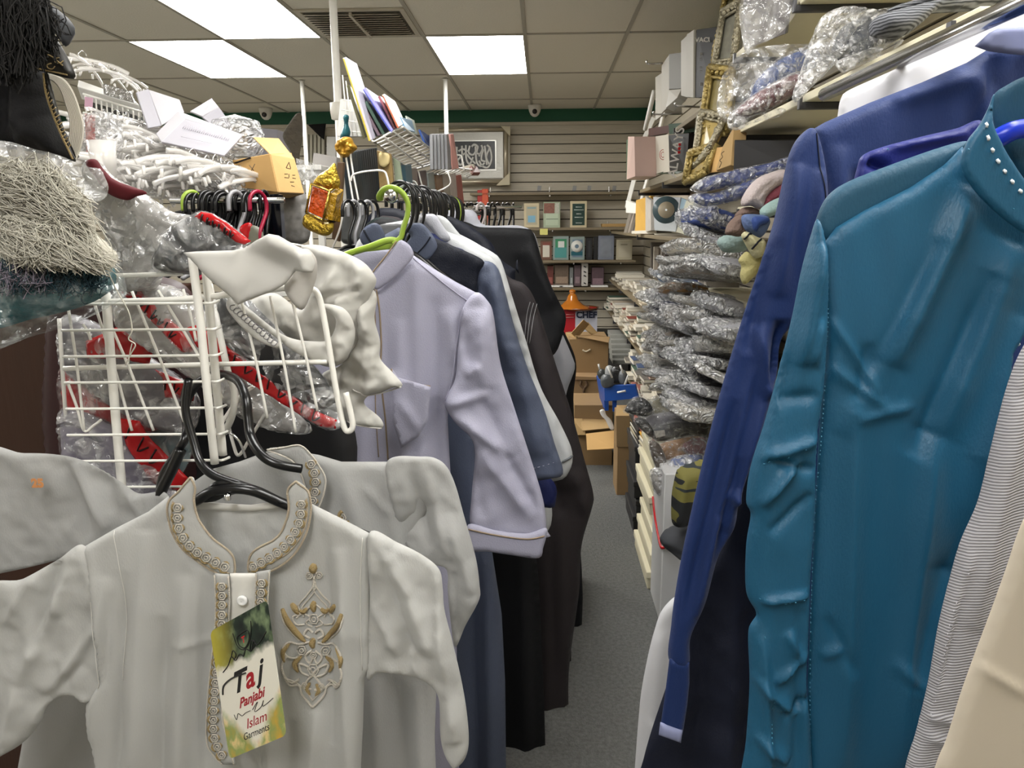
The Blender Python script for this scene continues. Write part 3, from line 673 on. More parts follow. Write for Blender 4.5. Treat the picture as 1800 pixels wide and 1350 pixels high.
# green hanger
M_lime = mat('lime_plastic', '#8da83a', .35)
def rail_hanger(name, lab, Y, m, hr=.03, r=.005, wdt=.13, hookz=None, grp='hangers on the left rail', arms=True):
    z0 = RZ + .004
    h = thing(name, lab, 'hanger', (RX, Y, z0-.14), grp)
    pts = [(RX-hr*1.0, Y, z0-.035), (RX-hr*.95, Y, z0-.01), (RX-hr*.5, Y, z0+.012), (RX+.005, Y, z0+.018), (RX+hr*.75, Y, z0+.004), (RX+hr, Y, z0-.03), (RX+hr*.75, Y, z0-.07), (RX+hr*.15, Y, z0-.10), (RX, Y, z0-.13)]
    mk('hook', tb(cat_rom(pts, 5), r, 7, flat=.8), m, h)
    if arms:
        a = [(RX-wdt, Y, z0-.215), (RX-wdt*.6, Y, z0-.18), (RX-.03, Y, z0-.14), (RX, Y, z0-.132), (RX+.03, Y, z0-.14), (RX+wdt*.6, Y, z0-.18), (RX+wdt, Y, z0-.215)]
        mk('arm', tb(cat_rom(a, 5), [r*1.2]*31, 8, flat=1.3), m, h)
    return h
tg = thing('clothes_hanger', 'lime green plastic hanger holding the lilac thobe', 'hanger', W(705, 430, 1.62))
mk('hook', px_tube([(668,350,1.64),(668,343,1.63),(676,333,1.62),(692,330,1.61),(708,340,1.61),(717,358,1.61),(716,378,1.61),(709,400,1.61),(704,418,1.61),(690,428,1.61)], 1, [.0075]*55, flat=.75), M_lime, tg)
mk('arm', px_tube([(560,470,1.63),(610,447,1.62),(650,434,1.61),(685,422,1.61),(706,430,1.62),(722,448,1.65)], 1, .007), M_lime, tg)
o, _ = soft('gusset', [(612,449),(650,432),(690,418),(702,422),(690,436),(660,441),(630,444)], 1.61, M_lime, tg, T=.006, w=6, g=5)
# slate thobe
Y = 1.78
t2 = thing('thobe', 'slate blue thobe with navy yoke and dark striped collar, second on the rail', 'thobe', W(780, 1400, Y), 'thobes on the left rail')
o, S = soft('body', [(640,432),(700,400),(745,410),(800,440),(850,470),(850,560),(830,700),(840,850),(862,950),(882,1080),(888,1200),(890,1400),(895,1560),(560,1560),(600,800),(600,480)], Y, M_slate, t2, T=.04, w=50, g=9, smooth=False, nz=(.008, 90), sy=.3,
    folds=[(800,980,812,1500,14,.012),(830,940,838,1500,12,-.012),(858,960,866,1500,12,.012),(780,1000,775,1500,12,-.01)])
o, Sy = soft('yoke', [(706,452),(735,425),(760,418),(800,434),(850,458),(842,480),(836,520),(834,545),(800,530),(765,505),(735,478)], Y-.045, M_navy, t2, T=.012, w=20, g=7, nz=(.003, 30))
o, Ss = soft('right_sleeve', [(838,470),(848,459),(866,462),(878,478),(890,520),(903,570),(925,640),(955,715),(975,780),(990,832),(965,842),(935,846),(905,848),(880,760),(858,680),(845,600),(836,530)], Y-.02, M_slate, t2, T=.03, w=30, g=7, nz=(.006, 60),
    folds=[(865,480,895,650,14,.01),(850,500,880,660,10,-.007),(900,600,950,800,16,.01),(880,660,925,820,12,-.007)])
mk('cuff_stitching', stitches(Ss, [(900,825),(935,822),(982,808)], 5, 4), M_lil, t2)
o, Sc1 = soft('collar', [(705,398),(722,393),(745,395),(768,428),(762,446),(748,458),(730,452),(712,432),(722,415)], Y-.05, M_slate, t2, T=.01, w=10, g=5, backT=.03)
o, Sc2 = soft('collar_left', [(643,398),(660,392),(672,402),(676,420),(660,432),(640,432),(632,415)], Y-.02, M_slate, t2, T=.01, w=10, g=5)
mk('collar_stripe', J(tb(line(Sc1, [(757,416),(748,430),(735,444)]), .005, 6, flat=.3), tb(line(Sc2, [(640,404),(648,418),(656,430)]), .004, 6, flat=.3)), M_navy, t2)
o, _ = soft('neck_padding', [(664,398),(690,392),(720,395),(738,408),(736,424),(715,440),(690,436),(668,424)], Y+.02, mat('clear_insert', '#6b6c6e', .2), t2, T=.006, w=8, g=6, cr=(.006, 14))
# the rest of the row, described by their right sides
def row_thobe(lab, Y, m, shoulder, edge, hem=1500, left=620, parts=(), folds=(), T=.04, collar=None, cm=None):
    """shoulder: points neck -> shoulder; edge: sleeve/side going down"""
    t = thing('thobe', lab, 'thobe', W(750, 1400, Y), 'thobes on the left rail')
    out = list(shoulder) + list(edge) + [(edge[-1][0]-5, hem), (left, hem), (left, shoulder[0][1]+60)]
    o, S = soft('body', out, Y, m, t, T=T, w=34, g=9, nz=(.006, 80), sy=.3, smooth=True, folds=folds)
    if collar: soft('collar', collar, Y-.02, cm or m, t, T=.012, w=12, g=6)
    return t, S
ta, S = row_thobe('light grey thobe with darker cuff band hanging behind the slate one', 1.93, M_lgrey, [(735,392),(778,404),(830,425),(868,445),(882,462)], [(900,520),(925,600),(950,680),(985,745),(1006,795),(1000,830),(975,846),(880,850)], 870, folds=[(880,480,960,700,14,.01),(900,640,960,800,14,.01),(893,560,940,700,9,-.008)], collar=[(726,388),(755,380),(770,400),(790,425),(775,430),(750,408)])
mk('cuff_band', tb(line(S, [(988,808),(1004,800)]), .008, 5, flat=.3), mat('band_grey', '#55585c', .7), ta)
tb_, S = row_thobe('dark green thobe seen low between the slate skirt and the black ones', 2.05, M_green, [(740,400),(800,430),(850,470)], [(870,700),(890,900),(908,1000),(925,1080),(935,1160),(938,1205),(915,1214),(888,1208)], 1212, folds=[(895,960,920,1190,10,.012),(880,1000,900,1200,8,-.01)])
t3, S = row_thobe('white-grey thobe with pointed collar in the middle of the rail', 2.1, M_lgrey, [(760,392),(800,408),(842,430),(868,452)], [(885,500),(905,560),(925,640),(940,720),(950,800)], 950, collar=[(744,380),(778,380),(800,402),(815,425),(790,430),(765,405)], folds=[(870,480,930,680,10,.01)])
t4, S = row_thobe('dark brown thobe with three pale pinstripes on its sleeve', 2.2, M_brown, [(780,420),(850,450),(896,488),(920,498)], [(938,522),(958,580),(980,650),(1003,720),(1025,800),(1043,868),(1040,895),(1022,960),(1018,1040),(1000,1180),(1000,1300)], 1560,
    folds=[(930,560,1000,860,18,.014),(920,620,985,900,10,-.012),(985,900,990,1180,14,.014),(955,900,960,1400,16,.016),(935,940,935,1400,12,-.012),(1008,820,1030,900,10,.01)])
mk('pinstripes', J(*[tb(line(S, [(945-9*q+8, 529+8*q*0), (937-7*q+6, 548), (930-5*q+4, 600-q*2)][:3] if 0 else [(932+6*q, 530+2*q), (926+6*q, 555+q), (921+5*q, 610-q*4)]), .0009, 4) for q in range(3)]), mat('stripe_thread', '#8a8a8c', .6), t4)
t5, S = row_thobe('black thobe with wide rounded sleeve, far end of the rail', 2.7, M_blk, [(800,392),(842,399),(890,400),(925,402)], [(938,410),(952,455),(968,500),(985,535),(994,552),(993,575),(980,615),(965,640),(985,700),(1005,800)], 1180, left=700, folds=[(930,430,975,540,12,.012),(910,450,950,600,12,-.012),(940,560,960,630,10,.012)])
t6, S = row_thobe('navy blue collared thobe tucked in the middle of the rail', 2.35, M_navy, [(765,385),(790,380),(830,400),(862,425)], [(880,455),(900,470),(912,482),(905,520)], 1250, folds=[(850,430,890,520,10,.01)])
t7, S = row_thobe('silver grey thobe whose shoulder rises behind the black one', 3.0, M_silver, [(770,372),(815,368),(835,372),(850,395),(905,396),(925,400)], [(940,412),(948,440),(955,470),(963,500),(970,540)], 900, left=720, folds=[(840,380,900,398,8,.01),(930,410,955,470,10,.01)])
t8, S = row_thobe('pale grey thobe sleeve showing low behind the black sleeve', 2.85, M_silver, [(800,420),(880,430),(930,470)], [(975,560),(990,590),(1008,632),(1010,650),(996,690),(990,740)], 760, left=720, folds=[(985,600,995,680,8,.012)])
t9, S = row_thobe('black thobe at the very end of the rail beside the cartons', 3.1, M_blk2, [(800,425),(900,440),(950,490)], [(985,570),(1000,600),(1013,640),(1008,700),(1012,780),(1018,900),(1022,1040),(1020,1110)], 1125, left=720, folds=[(990,600,1000,900,10,.012)])
t10, S = row_thobe('black thobe with long narrow skirt reaching the floor', 2.45, M_blk2, [(790,430),(850,450),(890,500)], [(930,600),(960,700),(985,800),(992,900),(1003,1100),(1003,1195)], 1200, folds=[(960,900,965,1180,12,.014),(985,950,990,1180,8,-.01)])
t11, S = row_thobe('jet black thobe filling the row behind the lilac cuff', 2.0, M_blk, [(760,420),(800,440),(850,480)], [(880,700),(905,840),(930,900),(945,1000),(955,1200),(960,1400)], 1500, folds=[(920,950,925,1450,14,.014),(940,900,948,1400,8,-.01)])
t12, S = row_thobe('light grey skirted thobe whose edge shows near the carpet', 2.9, M_lgrey, [(800,440),(860,450),(900,500)], [(930,700),(960,900),(985,1100),(991,1220),(992,1340)], 1345, left=700, folds=[])
t13, S = row_thobe('royal navy thobe whose cuff shows under the slate sleeve', 1.86, thobe_mat('royal_navy_cloth', '#131c4a'), [(740,410),(790,430),(830,460)], [(850,600),(880,700),(930,800),(975,850),(977,880),(972,893),(940,890)], 900, folds=[(940,840,950,890,8,.01)])
t14, S = row_thobe('white thobe with sharp collar points behind the navy yoke', 1.88, M_lgrey, [(715,385),(752,378),(768,395),(800,415),(840,440),(866,455)], [(880,480),(890,540),(900,620)], 760, collar=[(738,382),(762,376),(775,392),(792,420),(776,424),(756,402)], cm=M_silver)
# hooks packed on the rail
hk = rail_hanger('clothes_hanger', 'black plastic hanger hook packed tightly on the left rail', 1.70, M_black_pl, arms=True)
ys_ = [1.74+.042*i for i in range(26)]
for i, y in enumerate(ys_):
    d = dup(hk, (RX+random.Random(i).uniform(-.006, .006), y, hk.location.z+random.Random(i+9).uniform(-.006, .004)), (0, 0, random.Random(i+3).uniform(-.25, .25)))
h2 = rail_hanger('clothes_hanger', 'lime green hanger deeper in the packed row of hooks', 2.62, M_lime, hr=.034, r=.006)
FA = 1.1
# right-hand foreground shirts
def sat(name, col, rough=.36, sheen=.06): return mat(name, col, rough, sheen=sheen*.15, spec=.35, bump=.12, bscale=500, stretch=(1,1,.4))
M_teal = sat('teal_satin', '#1a5270', .46); M_teal2 = sat('teal_satin_matte', '#16465e', .6, .2)
M_roy = sat('royal_blue_cloth', '#10295c', .65, .5); M_roy2 = sat('cobalt_cloth', '#14206e', .5, .4); M_dnavy = sat('deep_navy_cloth', '#0c1226', .7, .1)
Y = .74
tt_ = thing('thobe', 'teal satin thobe with white-stitched collar hanging nearest on the right', 'thobe', W(1650, 1400, Y))
fo = [(1700,330,1560,640,26,.012),(1690,360,1470,760,20,.006),(1640,420,1500,700,16,-.008),(1780,430,1640,760,34,.014),(1640,760,1560,1350,26,.012),(1740,480,1600,800,22,-.012),(1800,560,1660,1000,30,.016),(1660,1000,1580,1350,22,.012),(1720,800,1600,1200,24,-.012),
      (1500,700,1480,1350,22,.008),(1450,640,1560,720,10,.005),(1455,560,1540,690,7,.005),(1500,735,1600,710,9,.005),(1520,600,1500,720,12,-.005),(1440,1150,1480,1130,8,.005),(1560,1150,1620,1200,10,.005),(1450,1080,1500,1180,8,-.004),(1880,400,1800,700,30,.014)]
o, ST = soft('front_panel', [(1692,258),(1660,290),(1600,330),(1520,370),(1470,400),(1447,430),(1444,500),(1452,620),(1440,760),(1428,1000),(1420,1200),(1425,1450),(1560,1460),(1660,1440),(1700,1100),(1740,800),(1775,620),(1810,560),(1850,480),(1900,440),(1840,400),(1780,360),(1725,312)], Y, M_teal, tt_, T=.03, w=60, g=7, folds=fo, nz=(.006, 150), sy=.25, smooth=False)
o, SY = soft('yoke', [(1700,248),(1650,260),(1560,292),(1490,320),(1455,345),(1437,380),(1434,405),(1450,428),(1480,412),(1560,368),(1630,330),(1690,268)], Y+.012, M_teal2, tt_, T=.03, w=40, g=7)
o, SS1 = soft('sleeve', [(1437,385),(1448,410),(1455,460),(1455,560),(1448,680),(1436,770),(1432,900),(1425,1010),(1422,1100),(1418,1200),(1425,1300),(1420,1450),(1300,1450),(1312,1300),(1318,1200),(1316,1110),(1330,1080),(1312,1040),(1312,960),(1320,905),(1312,880),(1320,820),(1345,740),(1372,640),(1392,560),(1408,480),(1424,420)], Y-.012, M_teal, tt_, T=.04, w=45, g=6, nz=(.004, 80), sy=.4,
    folds=[(1440,430,1400,640,14,.012),(1400,500,1370,700,12,-.01),(1325,800,1440,765,9,.008),(1360,700,1430,690,10,-.006),(1340,800,1425,820,8,-.008),(1330,880,1400,800,8,.010),(1345,930,1420,860,8,-.006),(1330,1050,1420,1035,6,.008),(1335,1110,1350,1400,8,.01),(1380,1100,1400,1150,8,.009),(1355,1190,1420,1140,7,.008),(1320,1180,1400,1250,8,.01),(1370,1250,1420,1220,7,-.008),(1325,1280,1380,1330,8,.01),(1400,1060,1395,1400,12,-.008),(1420,640,1440,560,10,.008)])
mk('seam_stitching', J(stitches(ST, [(1447,420),(1452,520),(1450,640),(1442,760),(1432,900),(1426,1040),(1422,1200),(1424,1350)], 4, 4, .0005), stitches(SS1, [(1335,808),(1380,792),(1436,765)], 4, 4, .0005), stitches(SS1, [(1330,1044),(1370,1047),(1416,1036)], 4, 4, .0005), stitches(SS1, [(1340,1110),(1352,1160),(1350,1250),(1345,1350)], 3, 4, .0005)), mat('teal_thread', '#3d7d99', .6), tt_)
# collar: outer band and inner back
colr = [(1748,165),(1738,190),(1722,220),(1700,250),(1690,290),(1710,330),(1750,372),(1800,410),(1870,445),(1960,470),(1960,440),(1880,400),(1830,352),(1790,300),(1760,250),(1745,210)]
def bowl(a, b): return np.full_like(np.asarray(a, float), Y-.03) - .0*a
o, SCc = soft('collar', colr, Y-.03, M_teal, tt_, T=.014, w=22, g=6, backT=.02)
o, SCi = soft('collar_inside', [(1748,168),(1770,150),(1810,132),(1870,128),(1960,160),(1960,440),(1880,395),(1830,348),(1790,298),(1760,250),(1746,205)], Y+.035, M_teal2, tt_, T=.01, w=20, g=7)
mk('white_stitching', J(stitches(SCc, [(1728,218),(1730,245),(1742,275),(1757,300),(1780,330),(1806,356),(1840,385),(1900,415)], 8, 14, .0014, .0012), stitches(ST, [(1800,558),(1792,590),(1786,615)], 8, 14, .0012, .0015)), mat('white_thread', '#dfe4e8', .5), tt_)
mk('collar_stitching', stitches(SCc, [(1698,262),(1715,310),(1755,352),(1820,395),(1900,430)], 3, 4, .0005), MATS['teal_thread'], tt_)
th = thing('clothes_hanger', 'bright blue plastic hanger inside the teal collar', 'hanger', W(1850, 240, Y+.015))
mk('arm', px_tube([(1700,275,Y+.03),(1760,240,Y+.012),(1800,226,Y+.01),(1900,225,Y+.01),(2000,270,Y+.01)], 1, .009), mat('blue_plastic', '#0b2fb8', .3), th)
mk('hook', px_tube([(1850,224,Y+.01),(1850,120,Y+.01),(1840,60,Y+.01),(1870,20,Y+.01),(1900,40,Y+.01)], 1, .004), M_chrome, th)
# royal blue thobe behind
Y = .98
tr = thing('thobe', 'royal blue long-sleeved thobe behind the teal one', 'thobe', W(1600, 1400, Y))
o, S = soft('body', [(1428,228),(1450,215),(1530,180),(1620,145),(1700,110),(1740,85),(1860,60),(1960,200),(1960,1500),(1400,1500),(1400,900),(1420,500),(1440,330)], Y, M_roy, tr, T=.045, w=60, g=9, folds=[(1700,130,1740,260,24,.012),(1470,260,1460,500,16,.01),(1500,300,1490,420,12,-.01),(1560,180,1700,140,14,.008),(1740,100,1680,300,16,-.01)], nz=(.005, 90), sy=.3, smooth=False)
o, SS2 = soft('sleeve', [(1430,225),(1405,240),(1388,270),(1378,310),(1360,390),(1335,470),(1305,560),(1275,660),(1248,760),(1222,870),(1200,970),(1186,1050),(1180,1100),(1176,1160),(1210,1168),(1214,1120),(1240,1060),(1262,980),(1290,930),(1300,880),(1325,800),(1345,740),(1365,660),(1372,600),(1400,560),(1420,500),(1450,420),(1455,330),(1445,260)], Y-.03, M_roy, tr, T=.035, w=36, g=6, nz=(.004, 80), sy=.4,
    folds=[(1400,290,1360,520,16,.01),(1440,300,1420,480,12,.01),(1355,420,1310,620,12,-.009),(1370,560,1350,680,10,-.02),(1330,570,1350,700,12,.014),(1320,640,1220,1060,7,.007),(1290,700,1200,1080,9,-.007),(1340,700,1270,930,12,.012),(1280,860,1300,880,9,.012),(1262,900,1220,1080,9,.008),(1300,800,1250,980,8,-.009)])
o, SCf = soft('cuff', [(1177,1158),(1212,1164),(1212,1200),(1208,1240),(1200,1292),(1161,1278),(1168,1230)], Y-.04, M_roy, tr, T=.016, w=14, g=5, smooth=False)
cb = soft('cuff_edge', [(1161,1270),(1200,1284),(1197,1306),(1158,1292)], Y-.045, mat('grey_lavender', '#8a90b4', .6), tr, T=.014, w=8, g=5, smooth=False)[0]; cb['label'] = 'pale lavender cuff edging'
o, SCo2 = soft('collar', [(1714,81),(1739,58),(1754,50),(1800,48),(1900,50),(1900,100),(1800,97),(1769,94),(1739,90)], Y-.05, mat('lavender_collar', '#6a7196', .6), tr, T=.012, w=8, g=6, smooth=False); o['label'] = 'grey lavender collar band'
mk('shoulder_seam', tb(line(SS2, [(1432,235),(1436,300),(1442,360),(1440,420)]), .0008, 4), M_dnavy, tr)
# cobalt piece between them
tc_ = thing('shirt', 'folded cobalt blue shirt shoulder wedged between the teal and royal thobes', 'shirt', W(1600, 400, .86))
o, S = soft('body', [(1508,292),(1515,275),(1540,262),(1600,245),(1680,226),(1730,215),(1760,300),(1700,420),(1560,440),(1500,380),(1500,330)], .86, M_roy2, tc_, T=.02, w=18, g=6, folds=[(1520,285,1560,300,8,-.012),(1560,260,1700,235,8,.006)])
mk('stitching', stitches(S, [(1556,262),(1560,290),(1562,310)], 4, 4, .0006), MATS['teal_thread'], tc_)
# white padded hanger shoulders
tw = thing('shirt', 'white shirt with square shoulder showing above the royal blue thobe', 'shirt', W(1620, 300, 1.12))
soft('body', [(1474,196),(1478,176),(1490,160),(1560,128),(1640,88),(1700,58),(1760,28),(1800,2),(1900,-40),(1960,0),(1960,300),(1500,300),(1470,250)], 1.12, mat('white_shirt_cloth', '#d5d5da', .6, sheen=.06), tw, T=.02, w=26, g=8)
# deep navy thobe low, and white edge
tn = thing('thobe', 'deep navy thobe whose skirt fills the space under the royal blue sleeve', 'thobe', W(1300, 1450, 1.06))
soft('body', [(1300,780),(1340,740),(1420,720),(1520,800),(1520,1560),(1090,1560),(1130,1340),(1180,1180),(1215,1050),(1262,950),(1285,870)], 1.08, M_dnavy, tn, T=.04, w=50, g=9, folds=[(1290,960,1270,1500,20,.012),(1240,1060,1210,1500,18,-.01)], nz=(.01, 90))
te = thing('thobe', 'white thobe whose hem edge shows beside the aisle carpet', 'thobe', W(1150, 1450, 1.3))
soft('body', [(1250,1000),(1300,900),(1400,900),(1400,1560),(1096,1560),(1112,1400),(1122,1270),(1130,1200),(1150,1110),(1174,1060)], 1.3, mat('white_hem_cloth', '#c9c9cc', .6, sheen=.06), te, T=.03, w=30, g=9, folds=[(1165,1100,1130,1400,10,.01),(1185,1080,1170,1400,9,-.008),(1135,1270,1180,1262,5,.005)])
# ribbed grey and beige garments at far right
def ribs():
    m = mat('ribbed_grey_cloth', '#9a999f', .6, sheen=.06); nt = m.node_tree; L = nt.links.new; b = nt.nodes['Principled BSDF']
    tc = nd(nt, 'ShaderNodeTexCoord'); mp = nd(nt, 'ShaderNodeMapping'); mp.inputs['Rotation'].default_value = (0, .2, 0); L(tc.outputs['Object'], mp.inputs[0])
    wv = nd(nt, 'ShaderNodeTexWave', Scale=120.0, bands_direction='Z', Distortion=.6); L(mp.outputs[0], wv.inputs['Vector'])
    r = nd(nt, 'ShaderNodeValToRGB'); r.color_ramp.elements[0].color = srgb('#86858b'); r.color_ramp.elements[1].color = srgb('#b4b3b8'); L(wv.outputs['Color'], r.inputs[0]); L(r.outputs[0], b.inputs['Base Color'])
    bp = nd(nt, 'ShaderNodeBump', Strength=.4, Distance=.002); L(wv.outputs['Color'], bp.inputs['Height']); L(bp.outputs[0], b.inputs['Normal']); return m
tgr = thing('thobe', 'grey ribbed cloth thobe at the right edge in front of the teal one', 'thobe', W(1720, 1400, .64))
o, S = soft('body', [(1830,560),(1805,600),(1785,640),(1765,700),(1742,790),(1720,880),(1690,950),(1672,1010),(1650,1100),(1632,1200),(1610,1290),(1592,1350),(1570,1480),(1960,1480),(1960,560)], .64, ribs(), tgr, T=.025, w=34, g=7, folds=[(1700,960,1620,1260,7,.004),(1790,700,1700,1100,20,.006),(1610,1250,1700,1262,5,.004),(1620,1285,1680,1300,8,.004),(1690,1000,1650,1200,7,-.004)])
mk('hem_stitching', J(stitches(S, [(1692,990),(1660,1090),(1640,1200),(1632,1245)], 3, 4, .0004), stitches(S, [(1628,1245),(1660,1252),(1700,1255)], 3, 4, .0004)), mat('grey_thread', '#b9b8be', .6), tgr)
tbg = thing('thobe', 'cream smooth cloth thobe filling the bottom right corner', 'thobe', W(1760, 1400, .5))
o, S = soft('body', [(1850,880),(1810,900),(1790,940),(1770,1000),(1745,1070),(1715,1150),(1690,1220),(1665,1300),(1645,1350),(1610,1480),(1960,1480),(1960,860)], .5, mat('cream_cloth', '#b7ad9c', .7, sheen=.06, var=.03), tbg, T=.02, w=60, g=9, folds=[(1710,1160,1800,1215,8,.003)])
# black hanger hook top right, on the rail over the shirts
th = thing('clothes_hanger', 'black plastic hanger hook at the top right corner', 'hanger', W(1780, 100, .95))
mk('hook', px_tube([(1745,40,.95),(1748,22,.95),(1765,4,.95),(1790,-8,.95),(1820,0,.95),(1835,30,.95),(1825,70,.95)], 1, .005), M_black_pl, th)
th = thing('clothes_hanger', 'second black hook just behind the top right corner hook', 'hanger', W(1785, 100, .99))
mk('hook', px_tube([(1752,42,.99),(1757,25,.99),(1772,10,.99),(1795,0,.99),(1820,8,.99),(1830,40,.99)], 1, .004), M_black_pl, th)
rz = float(W(1850, -20, .8)[2]); rx = float(W(1850, 0, .8)[0])
t = thing('clothes_rail', 'chrome rail over the right-hand shirts', 'clothes rail', (rx, .9, rz))
mk('bar', tb([(rx, .3, rz), (rx, 1.4, rz)], .011, 10), M_chrome, t)
# ------------------------------------------------------------------ left side clutter
TF = 1.0; FA = 1.0
def prism(c, th, away=True):
    """solid slab from 4 corners (px,py,Y) facing the viewer, thickness th behind"""
    P = [Vector(W(a, b, y)) for a, b, y in c]
    n = (P[1]-P[0]).cross(P[3]-P[0]).normalized()
    if n.y < 0: n = -n
    Q = [p + n*th for p in P]
    bm = bmesh.new(); v = [bm.verts.new(p) for p in P+Q]
    for f in ((0,1,2,3),(7,6,5,4),(0,4,5,1),(1,5,6,2),(2,6,7,3),(3,7,4,0)): bm.faces.new([v[i] for i in f])
    bmesh.ops.recalc_face_normals(bm, faces=bm.faces); bmesh.ops.bevel(bm, geom=bm.edges[:], offset=min(.0015, th*.2), segments=1, affect='EDGES')
    bm.verts.index_update(); r = [tuple(x.co) for x in bm.verts], [tuple(x.index for x in f.verts) for f in bm.faces]; bm.free(); return r
def solo(name, vf, m, label, cat, group=None, smooth=False):
    return tag(mk(name, vf, m, None, smooth), label, cat, group)
def csoft(name, out, Y, m, lab, cat, grp=None, **k):
    o, S = soft(name, out, Y, m, None, **k); tag(o, lab, cat, grp); return o, S
R_ = random.Random(5)
def strands(n, src, tip, Y, r, sag=0, seed=1, curl=.01):
    """loose threads from src area to tip area, pixels at depth Y"""
    q = random.Random(seed); out = []
    for i in range(n):
        u = q.random()
        a = src(u, q); b = tip(u, q); y0 = Y(u, q)
        A = V(a[0], a[1], y0); B = V(b[0], b[1], y0-q.uniform(0, .02)); M_ = A.lerp(B, .5) + Vector((q.gauss(0, curl), q.gauss(0, curl*.6), q.gauss(0, curl)+sag))
        pts = [A, A.lerp(M_, .6)+Vector((q.gauss(0, curl*.3),)*3), M_, M_.lerp(B, .6)+Vector((q.gauss(0, curl*.3), 0, q.gauss(0, curl*.3))), B]
        out.append(tb(pts, r, 3, cap=False))
    return J(*out)
M_wood = mat('dark_wood', '#3a2013', .45, var=.35, vscale=3, stretch=(6,6,.6), bump=.1, bscale=20)
cx0 = V(0, 800, 1.32); cx1 = V(118, 800, 1.32)
t = thing('cabinet', 'dark brown wooden cabinet side at the left edge behind the fringed scarves', 'cabinet', (cx1.x-.4, 1.6, 0))
mk('body', BB(cx1.x-.8, cx1.x, 1.32, 1.9, 0, float(W(60, 540, 1.32)[2]), .003), M_wood, t, False)
mk('lock', BB(cx1.x-.03, cx1.x-.012, 1.314, 1.321, float(W(0,795,1.32)[2]), float(W(0,773,1.32)[2]), .002), mat('worn_brass', '#4a3c28', .5, metal=.5), t, False)
# wire grid panel with its posts
t = thing('wire_rack', 'white coated wire grid stand between the cabinet and the thobes', 'wire rack', W(290, 860, 1.14))
def wr(pts, Y=1.12, r=.0024, n=7): return px_tube(pts, Y, r, n)
posts = [([(186,515),(196,640),(206,760),(216,870)], .0062), ([(338,452),(352,560),(364,680),(378,815)], .0057), ([(362,470),(372,580),(382,690),(392,800)], .006)]
for q, (p, r) in enumerate(posts): mk('post', wr(p, (1.02, .985, 1.02)[q], r), M_white_metal, t)
mk('post', wr([(104,560),(112,680),(120,790),(126,870)], 1.14, .003), M_white_metal, t)
for i in range(8):
    y = 533+46*i
    mk('wire', wr([(106+i*2.4, y+2), (240, y+1), (345+4.6*i, y), (372+3*i, y, .985), (385+3*i, y-5, 1.02)], 1.0, .0019), M_white_metal, t)
# two tilted baskets
t = thing('wire_basket', 'white wire basket of taped packets hanging on the grid stand', 'basket', W(400, 760, 1.0))
mk('rim', wr([(120,532),(250,529),(345,524),(430,514),(520,505),(548,508),(562,525),(575,590),(590,680),(603,745),(612,758),(620,745),(608,690)], 1.02, .0042, 8), M_white_metal, t)
mk('rim_back', wr([(200,485),(260,483),(322,481)], 1.06, .0034), M_white_metal, t)
mk('brace', wr([(368,500,1.1),(385,580,1.08),(400,650,1.06),(412,690,1.05),(408,730,1.06),(395,760,1.08)], 1.05, .005, 8), M_white_metal, t)
mk('middle_bar', wr([(112,648),(250,644),(400,640),(575,636)], 1.04, .0036), M_white_metal, t)
for x0, x1, y0, y1 in ((146,160,570,598),(232,330,512,758),(278,392,510,700),(322,345,508,600),(425,470,530,735),(475,520,520,760),(508,558,507,722),(120,148,540,757),(165,232,530,757),(190,270,560,757)):
    mk('rod', wr([(x0,y0),((x0+x1)/2+2,(y0+y1)/2),(x1,y1)], 1.03, .002), M_white_metal, t)
mk('hook_end', wr([(118,670),(135,715),(148,757),(165,748),(178,738)], 1.03, .002), M_white_metal, t)
t = thing('wire_hook', 'bent white wire ends poking behind the black hangers', 'hook', W(450, 720, 1.1))
mk('wire', wr([(372,770),(420,700),(445,680)], 1.1, .003), M_white_metal, t); mk('wire', wr([(398,730),(410,780),(420,800),(440,770),(470,720)], 1.12, .0026), M_white_metal, t)
# packets with red tape
M_redtape = mat('red_tape', '#b01419', .25); M_tapeink = mat('tape_ink', '#1a0606', .4)
M_bagwhite = mat('bagged_white_cloth', '#a9a6a2', .6, bump=.3, bscale=30); M_baggrey = mat('bagged_grey_cloth', '#77747a', .6); M_bagblk = mat('bagged_black_cloth', '#1d1d20', .5)
M_maroon = mat('maroon_cloth', '#5f0b18', .75)
def tape(out, Y, par, marks=(), T=.004):
    o, S = soft('red_tape', out, Y, M_redtape, par, T=T, w=8, g=6, smooth=False, nz=(.003, 30), cr=(.003, 20))
    if marks: mk('tape_print', J(*[tb(line(S, m_, 3, .0012), .0014, 4) for m_ in marks]), M_tapeink, par)
def zig(x, y, dx, dy, n, h=7):
    """row of angular dark marks along a tape"""
    L = math.hypot(dx, dy); ux, uy = dx/L, dy/L; vx, vy = -uy, ux; out = []
    for i in range(n):
        a, b = x+dx*i/n, y+dy*i/n; s = L/n*.6
        out.append([(a-vx*h, b-vy*h), (a+ux*s*.5+vx*h, b+uy*s*.5+vy*h), (a+ux*s-vx*h*.4, b+uy*s-vy*h*.4)][: 3 if i % 3 else 2])
    return out
